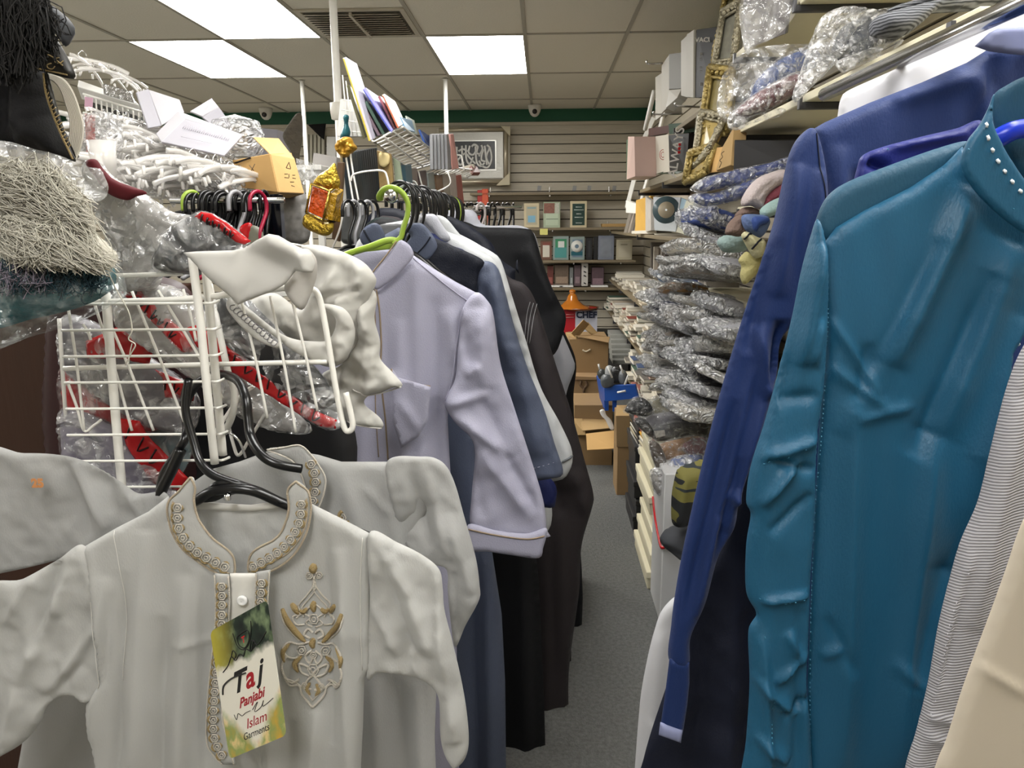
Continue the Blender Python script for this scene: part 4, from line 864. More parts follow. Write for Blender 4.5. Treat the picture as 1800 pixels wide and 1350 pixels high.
def packet_l(label, out, Y, m, tapes=(), T=.02, fm=None, cr=.01, grp='taped garment packets in the wire basket', folds=()):
    p = V(sum(a for a, b in out)/len(out), max(b for a, b in out), Y)
    t = thing('garment_packet', label, 'packet', p, grp)
    soft('folded_cloth', out, Y, m, t, T=T, w=26, g=9, nz=(.008, 50), folds=folds)
    for tp in tapes: tape(tp[0], Y-T-.002, t, tp[1])
    ex = [(a+(a-sum(q for q, _ in out)/len(out))*.03, b+(b-sum(q for _, q in out)/len(out))*.03) for a, b in out]
    soft('film', ex, Y-.006, fm or M_clear, t, T=T+.004, w=26, g=6, cr=(cr, 26), sx=1.5, sy=.55, seed=int(out[0][0]), nz=(.006, 40))
    return t
packet_l('large clear bag with maroon cloth, standing beside the white fringe', [(150,290),(175,288),(200,312),(250,340),(300,372),(345,385),(320,430),(290,470),(270,505),(210,510),(190,420),(160,350)], 1.12, M_bagwhite, fm=film('shiny_film', '#ffffff', .18, .7, 11, .1), cr=.016)
csoft('cloth_piece', [(150,285),(168,280),(182,298),(205,318),(258,338),(240,345),(222,352),(190,340),(165,310)], 1.09, M_maroon, 'strip of maroon cloth draped over the clear bag top', 'cloth', T=.006, w=10, g=6)
csoft('cloth_piece', [(190,380),(240,365),(258,385),(235,395),(200,400),(190,395)], 1.13, M_maroon, 'maroon cloth patch inside the crinkled clear bag', 'cloth', T=.006, w=10, g=6)
packet_l('clear bag with black garment and curved red tape along its top', [(272,470),(282,425),(300,400),(330,382),(352,372),(380,380),(410,400),(432,420),(442,440),(430,470),(380,480),(320,482)], 1.06, M_bagblk,
    [([(342,381),(352,372),(376,376),(400,392),(420,408),(440,424),(430,430),(415,425),(398,412),(372,396)], zig(355,382,62,34,6,6))], T=.02, cr=.006)
packet_l('long black packet with red tape running diagonally under the tissue', [(385,520),(420,515),(470,560),(530,620),(580,680),(600,740),(570,752),(520,720),(460,660),(400,610),(380,570)], 1.1, M_bagblk,
    [([(330,575),(352,570),(400,610),(470,660),(540,715),(592,738),(590,754),(560,750),(480,700),(400,650),(345,610)], zig(350,590,220,150,11,9))], T=.018, cr=.006)
packet_l('white packet banded by red tape inside the upper basket', [(200,520),(260,500),(330,520),(400,600),(470,680),(540,745),(520,760),(440,740),(330,660),(240,600),(205,560)], 1.14, M_bagwhite,
    [([(212,495),(240,505),(330,590),(345,618),(320,620),(262,560),(215,515)], zig(225,508,90,85,8,9))], T=.02)
packet_l('grey-white packet with red tape low in the basket', [(112,560),(170,570),(250,620),(340,690),(330,760),(240,740),(160,690),(110,640)], 1.17, M_baggrey,
    [([(150,600),(205,575),(270,610),(262,640),(200,630),(155,630)], ()), ([(270,650),(345,680),(340,705),(290,698),(285,665)], zig(290,675,50,15,3,8))], T=.02)
packet_l('lilac-grey packet with red lettered tape at the basket foot', [(112,720),(180,740),(250,790),(330,850),(320,880),(220,880),(130,870),(110,800)], 1.15, mat('bagged_lilac', '#7d7788', .6),
    [([(205,735),(245,740),(262,770),(330,840),(315,862),(270,850),(225,790)], zig(225,755,85,85,4,12))], T=.018)
packet_l('red wrapped packet at the left foot of the basket', [(115,640),(190,650),(260,700),(300,740),(230,770),(150,760),(115,740)], 1.19, M_redtape, (), T=.02)
packet_l('pale blue packet behind the black hanger hooks', [(243,742),(285,750),(330,735),(335,800),(300,850),(262,800)], 1.2, mat('bagged_pale_blue', '#82969a', .6), (), T=.01, cr=.004)
csoft('dark_bag', [(330,560),(420,560),(600,700),(600,860),(330,880)], 1.3, M_bagblk, 'dark bagged bundle deep behind the wire basket', 'bag', T=.03, w=40, g=12)
csoft('dark_bag', [(100,470),(240,480),(340,520),(350,700),(330,890),(100,890)], 1.28, mat('dark_red_bag', '#2c0b0f', .5), 'dark red bagged bundle behind the wire grid', 'bag', T=.03, w=40, g=12)
# tissue sheets and white bundle
M_tiss = mat('tissue_paper', '#c0beb9', .8, var=.03)
csoft('tissue_sheet', [(322,444),(345,442),(410,440),(428,436),(450,422),(475,411),(492,414),(520,430),(548,444),(555,462),(552,478),(520,476),(514,482),(500,500),(480,512),(450,522),(418,536),(405,520),(375,495),(345,466)],
    .98, M_tiss, 'curled white tissue sheet lying over the wire basket corner', 'tissue sheet', T=.003, w=10, g=6, smooth=False, folds=[(425,437,515,482,20,-.010),(460,418,540,450,20,.012),(350,460,430,510,26,.006),(535,440,545,490,10,.02)])
csoft('tissue_sheet', [(520,442),(538,437),(550,446),(557,462),(555,490),(545,520),(530,545),(505,520),(500,500),(514,482),(518,460)], 1.0, mat('tissue_shade', '#b3afa9', .75), 'rolled end of tissue beside the curled sheet', 'tissue sheet', T=.006, w=10, g=5, folds=[(535,450,528,490,8,-.01)])
csoft('tissue_sheet', [(298,456),(325,452),(345,474),(338,480),(318,476)], 1.06, mat('card_white', '#d6d4ce', .6), 'small white card corner poking out behind the post', 'card', T=.002, w=5, g=5, smooth=False)
t = thing('cloth_bundle', 'bundle of white gathered cloth bulging from the basket end', 'cloth bundle', W(620, 760, 1.12))
M_wcl = mat('white_bundle_cloth', '#b3b1ab', .8, sheen=.15, var=.03)
o, S = soft('crown', [(528,436),(545,430),(575,434),(610,446),(640,462),(658,484),(660,500),(640,545),(630,600),(600,640),(560,640),(520,600),(430,560),(392,530),(420,536),(480,515),(530,545),(550,500),(556,462)], 1.12, M_wcl, t, T=.02, w=34, g=6, nz=(.008, 34), cr=(.006, 26),
    folds=[(600,470,560,520,9,.016),(640,490,585,540,9,.014),(560,440,650,475,12,.008),(600,520,622,600,8,.014),(560,520,600,600,8,-.01),(500,560,560,600,10,.008),(575,520,640,505,5,-.014)])
o, S = soft('brim', [(395,520),(420,545),(480,590),(520,620),(560,636),(600,638),(622,600),(620,565),(600,540),(560,535),(590,560),(580,595),(550,600),(500,590),(440,545),(410,520)], 1.05, M_wcl, t, T=.01, w=14, g=5, nz=(.004, 20))
o, S = soft('drape', [(640,500),(662,520),(658,560),(668,600),(668,630),(690,655),(708,678),(690,682),(668,690),(650,694),(640,710),(668,735),(672,752),(640,750),(610,742),(575,710),(565,660),(600,640),(615,600),(625,550)], 1.13, M_wcl, t, T=.014, w=20, g=5, nz=(.008, 26),
    folds=[(640,520,650,690,12,.012),(655,600,640,690,8,-.01),(610,650,600,730,14,.012),(630,700,665,740,7,-.006),(622,610,660,660,8,.01),(600,640,605,700,7,-.008),(645,540,662,640,6,.006)])
mk('hem_cord', J(tb(line(S, [(706,679),(680,688),(652,694),(640,690),(625,680)]), .0012, 5), tb(line(S, [(671,752),(640,746),(612,738)]), .0012, 5)), M_tiss, t)
o, S = soft('cap_band', [(404,525),(425,548),(470,590),(490,605),(488,612),(455,600),(420,570),(398,540)], 1.03, M_tiss, t, T=.005, w=6, g=5)
mk('curly_trim', J(*[tb(cat_rom([S(412+6.5*i+5*math.cos(q), 540+5.6*i+5*math.sin(q), .001) for q in (0, 1.3, 2.6, 3.9, 5.2)], 4), .0006, 4) for i in range(12)]), mat('grey_cord', '#6c6a6c', .7), t)
# fringed scarves on the left, in film
M_fr = mat('cream_fringe', '#bab6a9', .9); M_fr2 = mat('cream_scarf', '#b2aea1', .9, bump=.6, bscale=80)
t = thing('fringed_scarf', 'cream scarf with thick fringe spilling out of its plastic bag', 'scarf', W(90, 470, .9))
soft('cloth', [(-40,285),(40,282),(95,300),(130,345),(158,380),(160,410),(195,440),(200,468),(150,475),(60,468),(-40,465)], .93, M_fr2, t, T=.03, w=30, g=9, nz=(.012, 30))
f1 = strands(1500, lambda u, q: (q.uniform(-30, 100), 285+q.uniform(0, 30)+40*u), lambda u, q: (60+95*u**.8+q.gauss(0, 14), 330+75*u+q.gauss(0, 16)), lambda u, q: .885+q.uniform(-.012, .012), .00055, .004, 3)
f2 = strands(1500, lambda u, q: (q.uniform(-30, 120), 392+q.uniform(-15, 22)), lambda u, q: (20+175*u+q.gauss(0, 10), 452+14*u+q.gauss(0, 10)), lambda u, q: .875+q.uniform(-.012, .012), .00055, .006, 4)
fo_ = mk('fringe', f1, M_fr, t); fo_['kind'] = 'stuff'; fo_ = mk('fringe', f2, M_fr, t); fo_['kind'] = 'stuff'
soft('film', [(-40,248),(10,248),(60,262),(100,272),(150,292),(178,300),(188,340),(160,352),(100,300),(50,290),(-40,280)], .9, M_dust, t, T=.01, w=12, g=6, cr=(.008, 24))
mk('loose_thread', px_tube([(190,478,.88),(205,510,.88),(226,548,.88),(232,580,.88),(226,596,.88),(238,606,.88),(230,622,.88),(220,642,.88)], 1, .0008, 4), M_fr, t)
mk('loose_thread', px_tube([(232,604,.88),(228,622,.88),(226,640,.88)], 1, .0006, 4), M_fr, t)
t = thing('fringed_scarf', 'teal scarf rolled in clear film directly under the cream fringe', 'scarf', W(90, 570, .92))
soft('cloth', [(-40,458),(60,455),(150,456),(182,462),(192,480),(194,500),(182,520),(140,540),(60,560),(-40,575)], .93, mat('teal_scarf_cloth', '#125a62', .7, bump=.5, bscale=100, var=.4, vscale=18), t, T=.04, w=44, g=9, nz=(.01, 30))
f3 = strands(420, lambda u, q: (200*u-20, 460+q.uniform(0, 12)), lambda u, q: (200*u-24+q.gauss(0, 5), 505+q.gauss(0, 10)), lambda u, q: .885, .0006, 0, 8)
x_ = mk('fringe', f3, mat('dark_fringe', '#15353f', .7), t); x_['kind'] = 'stuff'
f3 = strands(160, lambda u, q: (110*u-20, 462+q.uniform(0, 12)), lambda u, q: (110*u-24+q.gauss(0, 5), 500+q.gauss(0, 8)), lambda u, q: .882, .0006, 0, 9)
x_ = mk('fringe', f3, mat('grey_fringe', '#77707c', .7), t); x_['kind'] = 'stuff'
soft('film', [(-40,456),(60,450),(160,452),(192,465),(205,490),(210,525),(190,540),(140,565),(60,590),(-40,610)], .915, film('soft_film', '#dfeaea', .05, .3, 8, .18), t, T=.045, w=40, g=6, cr=(.006, 30))
# black robe with gold embroidery and black fringe above
t = thing('embroidered_robe', 'black robe with gold edging hanging at the top left corner', 'robe', W(60, 280, .95))
soft('cloth', [(-40,90),(40,95),(75,125),(90,180),(105,220),(132,282),(60,268),(20,262),(-40,260)], .97, M_blk2, t, T=.03, w=30, g=9, nz=(.01, 40), folds=[(55,130,60,260,10,.012),(30,110,28,260,10,-.01)])
o, S = soft('embroidered_band', [(40,20),(85,40),(95,62),(118,100),(132,135),(115,137),(85,128),(60,122),(30,110),(-20,100),(-20,40)], .93, mat('black_gold_weave', '#17140e', .4), t, T=.008, w=12, g=6)
mk('gold_scrolls', J(*[tb(cat_rom([S(20+i*13+7*math.cos(q), 95+i*4+5*math.sin(q)-(i % 2)*14, .001) for q in (0, 1.2, 2.4, 3.6, 4.8)], 4), .0007, 4) for i in range(8)], *[tb(line(S, [(50,118),(80,124),(125,134)]), .0009, 4), tb(line(S, [(60,96),(95,100),(118,118)]), .0008, 4)]), M_gold, t)
o, S = soft('side_band', [(78,128),(84,130),(96,175),(108,215),(122,258),(133,282),(126,280),(110,240),(92,195),(80,155)], .93, mat('black_gold_weave', '#17140e', .4), t, T=.004, w=5, g=4)
mk('gold_edging', J(tb(line(S, [(81,130),(86,170),(102,215),(118,252),(131,280)]), .0012, 5), *[tb(cat_rom([S(82+i*5+3*math.cos(q), 150+i*13+5*math.sin(q), .001) for q in (0, 1.5, 3, 4.5)], 3), .0006, 4) for i in range(9)]), M_gold, t)
o = csoft('charcoal_cloth', [(88,10),(105,20),(122,35),(131,52),(125,68),(115,82),(100,60),(88,40)], 1.0, mat('charcoal_cloth', '#3f4145', .7), 'charcoal cloth corner behind the black fringe at the top', 'cloth', T=.01, w=10, g=6)
t = thing('rhinestone_band', 'curved band set with rows of clear rhinestones beside the black robe', 'band', W(130, 280, .98))
arc = [(86,132),(100,134),(118,146),(132,170),(142,200),(147,225),(143,255),(131,282)]; inn = [(84,136),(98,145),(108,160),(116,185),(122,205),(123,230),(120,255),(128,280)]
A_ = cat_rom([Vector((a, b, 0)) for a, b in arc], 8); B2 = cat_rom([Vector((a, b, 0)) for a, b in inn], 8)
soft('band', [(p.x, p.y) for p in A_[::2]]+[(p.x, p.y) for p in B2[::-2]], .98, mat('grey_band', '#8d8580', .5), t, T=.003, w=4, g=5, smooth=False)
gems = []
for i in range(2, len(A_)-2):
    for j in range(8):
        s = (j+.5)/8; p = A_[i].lerp(B2[i], s); c = V(p.x, p.y, .972); r = .0016
        gems.append(([tuple(c+Vector(d)*r) for d in ((-1,0,-1),(1,0,-1),(1,0,1),(-1,0,1),(0,-1,0))], [(0,1,4),(1,2,4),(2,3,4),(3,0,4)]))
        p = A_[i].lerp(A_[i+1], .5).lerp(B2[i].lerp(B2[i+1], .5), s); c = V(p.x, p.y, .972)
        gems.append(([tuple(c+Vector(d)*r) for d in ((-1,0,-1),(1,0,-1),(1,0,1),(-1,0,1),(0,-1,0))], [(0,1,4),(1,2,4),(2,3,4),(3,0,4)]))
x_ = mk('rhinestones', J(*gems), mat('rhinestone', '#f2efe8', .1, spec=1.0, metal=.3), t, False); x_['kind'] = 'stuff'
t = thing('fringed_shawl', 'black shawl whose dark fringe hangs over the top left corner', 'shawl', W(40, 130, .85))
soft('cloth', [(-60,-60),(60,-60),(75,10),(60,50),(30,70),(-60,60)], .88, M_blk2, t, T=.02, w=20, g=9)
f4 = strands(900, lambda u, q: (-30+110*u, q.uniform(-15, 40)), lambda u, q: (-20+112*u+q.gauss(0, 12), 125-90*max(0, u-.55)*1.6+q.gauss(0, 14)), lambda u, q: .84+q.uniform(-.015, .015), .0007, 0, 12, .008)
x_ = mk('fringe', f4, mat('black_brown_fringe', '#0a0705', .9), t); x_['kind'] = 'stuff'
# hanger row behind
def px_hook(px, py, Y, m, s=1.0, rz=0, grp=None, lab=None):
    c = V(px, py, Y); h = thing('clothes_hanger', lab, 'hanger', c, grp)
    r = .0055*s
    pts = [(-.028*s, 0, -.03*s), (-.026*s, 0, .0), (-.012*s, 0, .016*s), (.008*s, 0, .018*s), (.025*s, 0, .002*s), (.027*s, 0, -.03*s), (.012*s, 0, -.06*s), (0, 0, -.085*s), (0, 0, -.12*s)]
    mk('hook', tb(cat_rom([Vector(p)+c for p in pts], 4), r, 6), m, h)
    a = [(-.2*s, 0, -.19*s), (-.1*s, 0, -.15*s), (0, 0, -.12*s), (.1*s, 0, -.15*s), (.2*s, 0, -.19*s)]
    mk('arm', tb(cat_rom([Vector(p)+c for p in a], 4), r, 6), m, h)
    return h
rl = thing('clothes_rail', 'short rail of empty black hangers below the clear hanger heaps', 'clothes rail', V(420, 350, 2.05))
mk('bar', tb([V(300, 352, 2.05), V(500, 352, 2.05)], .008, 8), M_chrome, rl)
base = px_hook(352, 352, 2.05, M_black_pl, 1, 0, 'empty hangers on the short rail', 'empty black hanger crammed on the short rail behind the red-taped bag')
base.rotation_euler.z = 1.2
for i in range(17):
    x = 330+i*8.3+R_.uniform(-2, 2)
    if abs(x-352) < 4: continue
    dup(base, V(x, 352+R_.uniform(-3, 3), 2.05+R_.uniform(-.02, .02)), (0, 0, R_.uniform(.9, 1.6)))
h = px_hook(338, 350, 2.03, M_lime, 1, 0, None, 'lime green empty hanger at the left of the short rail'); h.rotation_euler.z = .9
h = px_hook(415, 350, 2.0, mat('grey_plastic', '#8f8f92', .3), 1, 0, None, 'light grey empty hanger in the middle of the short rail'); h.rotation_euler.z = 1.2
h = px_hook(453, 350, 2.0, mat('crimson_plastic', '#8e1030', .3), 1, 0, None, 'crimson empty hanger at the right of the short rail'); h.rotation_euler.z = 1.1
solo('gloss_board', prism([(461,342,2.1),(491,341,2.1),(498,450,2.1),(464,450,2.1)], .03), mat('gloss_black', '#0a0b10', .12), 'glossy black upright board right of the short hanger rail', 'board')
csoft('hanging_bag', [(300,375),(460,378),(470,440),(440,480),(330,470)], 2.3, M_bagblk, 'dark garments hanging under the empty black hangers', 'garments', T=.05, w=30, g=10)
o = csoft('price_paddle', [(438,400),(452,398),(462,410),(465,440),(436,440)], 2.0, mat('olive_grey', '#6a6a5c', .5), 'olive grey rounded paddle under the hanger rail', 'paddle', T=.004, w=6, g=5)
o = csoft('red_paddle', [(420,402),(436,391),(444,398),(438,420),(428,425)], 2.0, M_redtape, 'red flap beside the olive paddle', 'flap', T=.004, w=6, g=5)
# heaps of clear clip hangers
M_acr = mat('clear_acrylic', '#f0ede8', .1, metal=.0, spec=1.0, alpha=.5, coat=1.0)
def clear_hanger(c):
    h = thing('clear_hanger', 'clear plastic hanger nested in the shiny heaps left of the carton', 'hanger', c, 'clear plastic hangers in heaps')
    a = cat_rom([(-.15, 0, 0), (-.1, 0, .018), (0, 0, .03), (.1, 0, .018), (.15, 0, 0)], 4)
    mk('arm', tb([p+c for p in a], .0036, 5, flat=2.2), M_acr, h)
    mkJ('clip', [Bx((c.x-.13, c.y, c.z-.018), (.009, .008, .024)), Bx((c.x+.13, c.y, c.z-.018), (.009, .008, .024))], M_acr, h)
    mk('hook', tb(cat_rom([Vector(p)+c for p in ((0,0,.03),(0,0,.045),(.01,0,.056),(.02,0,.05),(.021,0,.04))], 4), .0016, 5), M_chrome, h)
    return h
hb = None
rows = [((140,118),(240,155),2.5,9,.7),((145,235),(300,262),2.3,12,1),((150,265),(400,300),2.25,20,1),((160,300),(420,330),2.2,22,1),((190,215),(320,262),2.4,12,1),((330,300),(470,330),2.15,12,1),((250,275),(410,285),2.3,10,1),((160,330),(400,345),2.25,14,1)]
k = 0
for (a, b, Yh, n_, s_) in rows:
    for i in range(n_):
        u = (i+.5)/n_; p = V(a[0]+(b[0]-a[0])*u+R_.uniform(-4, 4), a[1]+(b[1]-a[1])*u+R_.uniform(-4, 4), Yh+R_.uniform(-.05, .05)+.15*u)
        rt = (R_.uniform(-.6, .6), R_.uniform(-.2, .2)+.15, R_.uniform(.9, 1.7))
        if hb is None: hb = clear_hanger(Vector(p)); hb.rotation_euler = rt
        else: dup(hb, p, rt).scale = (s_,)*3
        k += 1
# wire tray under heaps + pegs
t = thing('wire_shelf', 'white wire shelf that carries the heaps of clear hangers', 'shelf', W(300, 350, 2.3))
for (x0, y0, x1, y1) in ((150,205,330,262),(150,240,420,285),(150,285,470,335),(170,345,480,352),(150,330,460,345)):
    mk('wire', tb([V(x0, y0, 2.35), V(x1, y1, 2.5)], .003, 6), M_white_metal, t)
csoft('film_sheet', [(150,225),(200,218),(300,255),(400,290),(470,318),(470,348),(400,352),(300,350),(190,330),(150,290)], 2.42, film('film_heap', '#ffffff', .25, .6, 14, .15, 1.0), 'crumpled clear film under the heaps of clear hangers', 'film', T=.04, w=20, g=5, cr=(.04, 12))
csoft('film_sheet', [(148,205),(200,200),(215,250),(200,300),(160,310),(146,260)], 2.2, film('film_heap'), 'shiny film bag with pink print near the rhinestone band', 'film', T=.04, w=20, g=5, cr=(.03, 12))
solo('glass_tumbler', J(lathe([(.001,0),(.028,0),(.035,.09),(.033,.09),(.026,.004)], V(185,312,2.0), 20)), M_acr, 'clear tumbler among the shiny film by the red cloth strip', 'tumbler', None, True)
solo('pink_card', prism([(149,200,2.18),(166,203,2.18),(168,280,2.18),(152,280,2.18)], .002), mat('salmon_print', '#c07a74', .5), 'salmon pink card standing behind film at the left heap', 'card')
# wire basket with packs at upper left
t = thing('wire_basket', 'white wire basket with silvery packs at the upper left near the ceiling', 'basket', W(200, 235, 2.6))
for i in range(12): mk('rod', tb([V(150+9.3*i, 168+2.4*i, 2.5), V(153+9.3*i, 220+2.2*i, 2.5)], .0026, 5), M_white_metal, t)
for (x0, y0, x1, y1) in ((146,165,260,200),(146,198,262,228),(148,215,262,242)): mk('rim', tb([V(x0, y0, 2.49), V(x1, y1, 2.49)], .0036, 6), M_white_metal, t)
solo('notepad_pack', prism([(138,140,2.52),(236,175,2.52),(245,185,2.5),(136,152,2.5)], .05), mat('white_card', '#e5e4e0', .5), 'white packs stacked in the upper left wire basket', 'pack')
solo('silver_pack', prism([(180,146,2.46),(228,160,2.46),(238,182,2.46),(182,166,2.46)], .01), mat('foil', '#b8b8b8', .2, metal=.9, bump=.8, bscale=60), 'silver foil pack lying on the white packs', 'pack')
solo('pink_tag', prism([(149,170,2.46),(163,172,2.46),(162,195,2.46),(148,192,2.46)], .002), mat('pink_print', '#caa0b4', .5), 'small pink tag on the upper left wire basket', 'tag')
csoft('dark_goods', [(165,170),(250,200),(255,232),(170,215)], 2.6, mat('dark_goods', '#33322f', .6), 'dark goods inside the upper left wire basket', 'goods', T=.02, w=10, g=7)
# white open boxes
M_wbox = mat('white_carton', '#bcbabf', .6); M_wbox2 = mat('white_carton_inner', '#a5a3aa', .6)
t = thing('open_box', 'white open box tray with faint print, lowest of the white boxes', 'box', W(340, 273, 2.3))
mk('front_wall', prism([(325,209,2.3),(427,237,2.3),(394,273,2.2),(284,249,2.2)], .006), M_wbox2, t, False)
mk('end_wall', prism([(313,195,2.36),(325,209,2.3),(284,250,2.2),(274,235,2.26)], .006), M_wbox, t, False)
mk('rear_wall', prism([(313,195,2.37),(377,221,2.42),(427,237,2.31),(325,208,2.31)], .006), M_wbox, t, False)
mk('printed_lines', J(*[tb([V(326+.9*i, 219+.24*i, 2.265), V(321+.9*i, 226+.24*i, 2.255)], .0007, 3) for i in range(0, 90, 4)], tb([V(318,240,2.22), V(372,252,2.22)], .0008, 3)), mat('faint_print', '#a9a6ae', .6), t)
t = thing('open_box', 'white box lid standing upright, leftmost of the white boxes', 'box', W(290, 230, 2.4))
mk('face', prism([(261,157,2.45),(316,175,2.5),(324,197,2.45),(284,220,2.4)], .006), M_wbox, t, False)
mk('side', prism([(240,162,2.4),(261,156,2.45),(284,221,2.4),(261,225,2.36)], .006), M_wbox2, t, False)
t = thing('open_box', 'white box flap pointing up on the right of the white boxes', 'box', W(380, 222, 2.6))
mk('face', prism([(334,195,2.5),(372,172,2.6),(385,188,2.6),(356,204,2.5)], .006), M_wbox, t, False)
mk('side', prism([(356,205,2.5),(385,188,2.6),(409,221,2.6),(377,222,2.5)], .006), M_wbox2, t, False)
# brown open carton
t = thing('carton', 'brown cardboard carton with raised flap and small printed marks', 'carton', W(470, 345, 2.3))
mk('side_panel', prism([(408,282,2.3),(474,270,2.25),(489,338,2.25),(425,330,2.3)], .1), M_card_l, t, False)
mk('front_panel', prism([(475,270,2.25),(518,279,2.3),(535,340,2.3),(490,338,2.25)], .1), mat('cardboard_tan', '#d0aa70', .85, var=.06), t, False)
mk('flap', prism([(445,241,2.38),(490,243,2.38),(518,279,2.3),(474,270,2.26)], .004), MATS['cardboard_tan'], t, False)
mk('bottom_panel', prism([(489,339,2.25),(534,341,2.3),(500,352,2.5),(480,348,2.5)], .004), M_card_d, t, False)
mk('dark_slot', prism([(409,287,2.29),(440,276,2.27),(441,279,2.27),(415,288,2.29)], .002), mat('slot_dark', '#241a10', .9), t, False)
mk('printed_marks', J(*[tb([V(a, b, 2.235), V(a2, b2, 2.235)], .0012, 4) for a, b, a2, b2 in ((503,295,508,285),(508,285,511,296),(503,295,511,297),(500,306,506,306),(508,306,508,312),(500,312,508,313),(514,308,519,308),(514,313,520,314),(510,320,517,320),(512,326,518,328),(438,290,446,300),(448,288,442,300))]), mat('print_brown', '#5d4a30', .7), t)
solo('film_ball', None or (J(lathe([(.001,.0),(.07,.0),(.09,.04),(.07,.1),(.001,.12)], V(418,272,2.45), 20))), film('film_heap'), 'crumpled ribbed film behind the brown carton', 'film', None, True)
# bark-like board, black triangle, boxes behind
csoft('woven_board', [(497,240),(505,222),(518,203),(526,198),(531,205),(532,240),(527,270),(524,296),(508,262)], 3.1, mat('bark_weave', '#3e372b', .9, bump=1.0, bscale=60, var=.5, vscale=30), 'dark woven fan-shaped board standing behind the carton', 'board', T=.012, w=8, g=4)
csoft('pennant', [(541,219),(573,217),(570,246),(562,240)], 7.8, M_blk2, 'black triangular cloth hanging below the green band', 'pennant', T=.01, w=6, g=4, smooth=False)
solo('grey_box', prism([(435,223,3.4),(488,228,3.4),(488,290,3.4),(436,290,3.4)], .2), mat('grey_carton', '#6c6a70', .6), 'slate grey flat box behind the carton flap', 'box')
solo('grey_box', prism([(551,268,3.2),(592,276,3.2),(591,296,3.2),(549,292,3.2)], .15), mat('pale_grey_carton', '#a9a5a2', .6), 'pale grey box left of the gold rosette', 'box')
solo('film_packet', prism([(520,278,2.9),(560,290,2.9),(556,330,2.9),(524,322,2.9)], .05), M_clear, 'clear film packet between carton and lantern', 'packet')
for i in range(5): solo('curtain_strip', prism([(537+7*i, 236, 7.9),(542+7*i, 236, 7.9),(542+7*i, 300, 7.9),(537+7*i, 300, 7.9)], .06), mat('strip_cloth', '#b5b09f', .6), 'pale ribbed strip hanging far behind the carton', 'strip', 'pale strips far behind the carton')
solo('back_board', prism([(574,240,7.88),(590,240,7.88),(590,300,7.88),(574,300,7.88)], .08), mat('white_card', '#e5e4e0', .5), 'white panel far behind, left of the rosette', 'panel')
# lantern
t = thing('lantern', 'gold lantern with orange and amber panes leaning beside the white pole', 'lantern', W(560, 412, 2.1))
M_br = mat('brass', '#b99a45', .25, metal=.9, bump=.5, bscale=60); M_or = mat('orange_glass', '#c04a10', .2, bump=1.0, bscale=70, var=.4, vscale=50); M_am = mat('amber_glass', '#a8801a', .2, bump=1.0, bscale=80, var=.4, vscale=40)
mk('orange_pane', prism([(549,327,2.1),(577,338,2.08),(567,384,2.08),(541,372,2.1)], .02), M_or, t, False)
mk('amber_pane', prism([(580,339,2.08),(592,330,2.14),(586,388,2.14),(571,385,2.08)], .02), M_am, t, False)
mk('frame', J(*[tb([V(a, b, c), V(d, e, f)], .0035, 5) for a, b, c, d, e, f in ((547,323,2.09,579,336,2.07),(579,336,2.07,568,388,2.07),(568,388,2.07,538,374,2.09),(538,374,2.09,547,323,2.09),(579,336,2.07,595,326,2.13),(595,326,2.13,588,390,2.13),(588,390,2.13,568,388,2.07))]), M_br, t)
o, S = soft('crown', [(550,322),(560,308),(575,298),(588,286),(592,300),(598,325),(580,334),(565,328)], 2.1, mat('pierced_gold', '#c9a93f', .3, metal=.8, bump=1.0, bscale=120, var=.5, vscale=90), t, T=.016, w=12, g=4, cr=(.012, 7))
soft('base', [(538,376),(568,390),(586,392),(584,408),(572,415),(550,408),(532,396)], 2.1, MATS['pierced_gold'], t, T=.016, w=12, g=4, cr=(.01, 8))
solo('wooden_strip', prism([(593,285,2.2),(604,285,2.2),(596,425,2.2),(583,420,2.2)], .02), mat('brown_strip', '#4d3823', .6), 'narrow brown wooden strip between lantern and books', 'strip')
csoft('gold_rosette', [(590,252),(598,243),(608,240),(618,243),(622,252),(628,260),(620,268),(612,276),(602,277),(596,272),(589,262)], 2.3, mat('gold_foil', '#b5892c', .35, metal=.5, bump=.8, bscale=50), 'crinkled gold rosette ribbon on the pole', 'rosette', T=.03, w=12, g=3, cr=(.04, 7))
csoft('cream_bow', [(598,272),(612,276),(618,284),(608,282),(600,288)], 2.32, mat('cream_ribbon', '#cfc39a', .5), 'cream ribbon tail under the gold rosette', 'ribbon', T=.006, w=6, g=4)
csoft('teal_vase', [(603,203),(613,203),(612,218),(616,232),(612,243),(598,243),(601,230),(605,218)], 2.6, mat('vase_teal', '#2f6d78', .3), 'narrow teal to pale blue bottle behind the rosette', 'bottle', T=.02, w=8, g=4)
# card rack grid beside the pole
t = thing('wire_grid', 'white wire grid with cards right beside the thick pole', 'wire grid', W(620, 230, 2.9))
for i in range(5): mk('wire', tb([V(602+6*i, 132+10*i if i < 3 else 175, 2.9), V(612+8*i, 240, 2.9)], .0025, 5), M_white_metal, t)
for i in range(4): mk('cross_wire', tb([V(600, 175+18*i, 2.9), V(632+3*i, 180+18*i, 2.9)], .0025, 5), M_white_metal, t)
solo('white_card_stack', prism([(598,174,2.95),(624,176,2.95),(634,240,2.95),(592,240,2.95)], .01), mat('white_card', '#e5e4e0', .5), 'white cards clipped behind the wire grid', 'card')
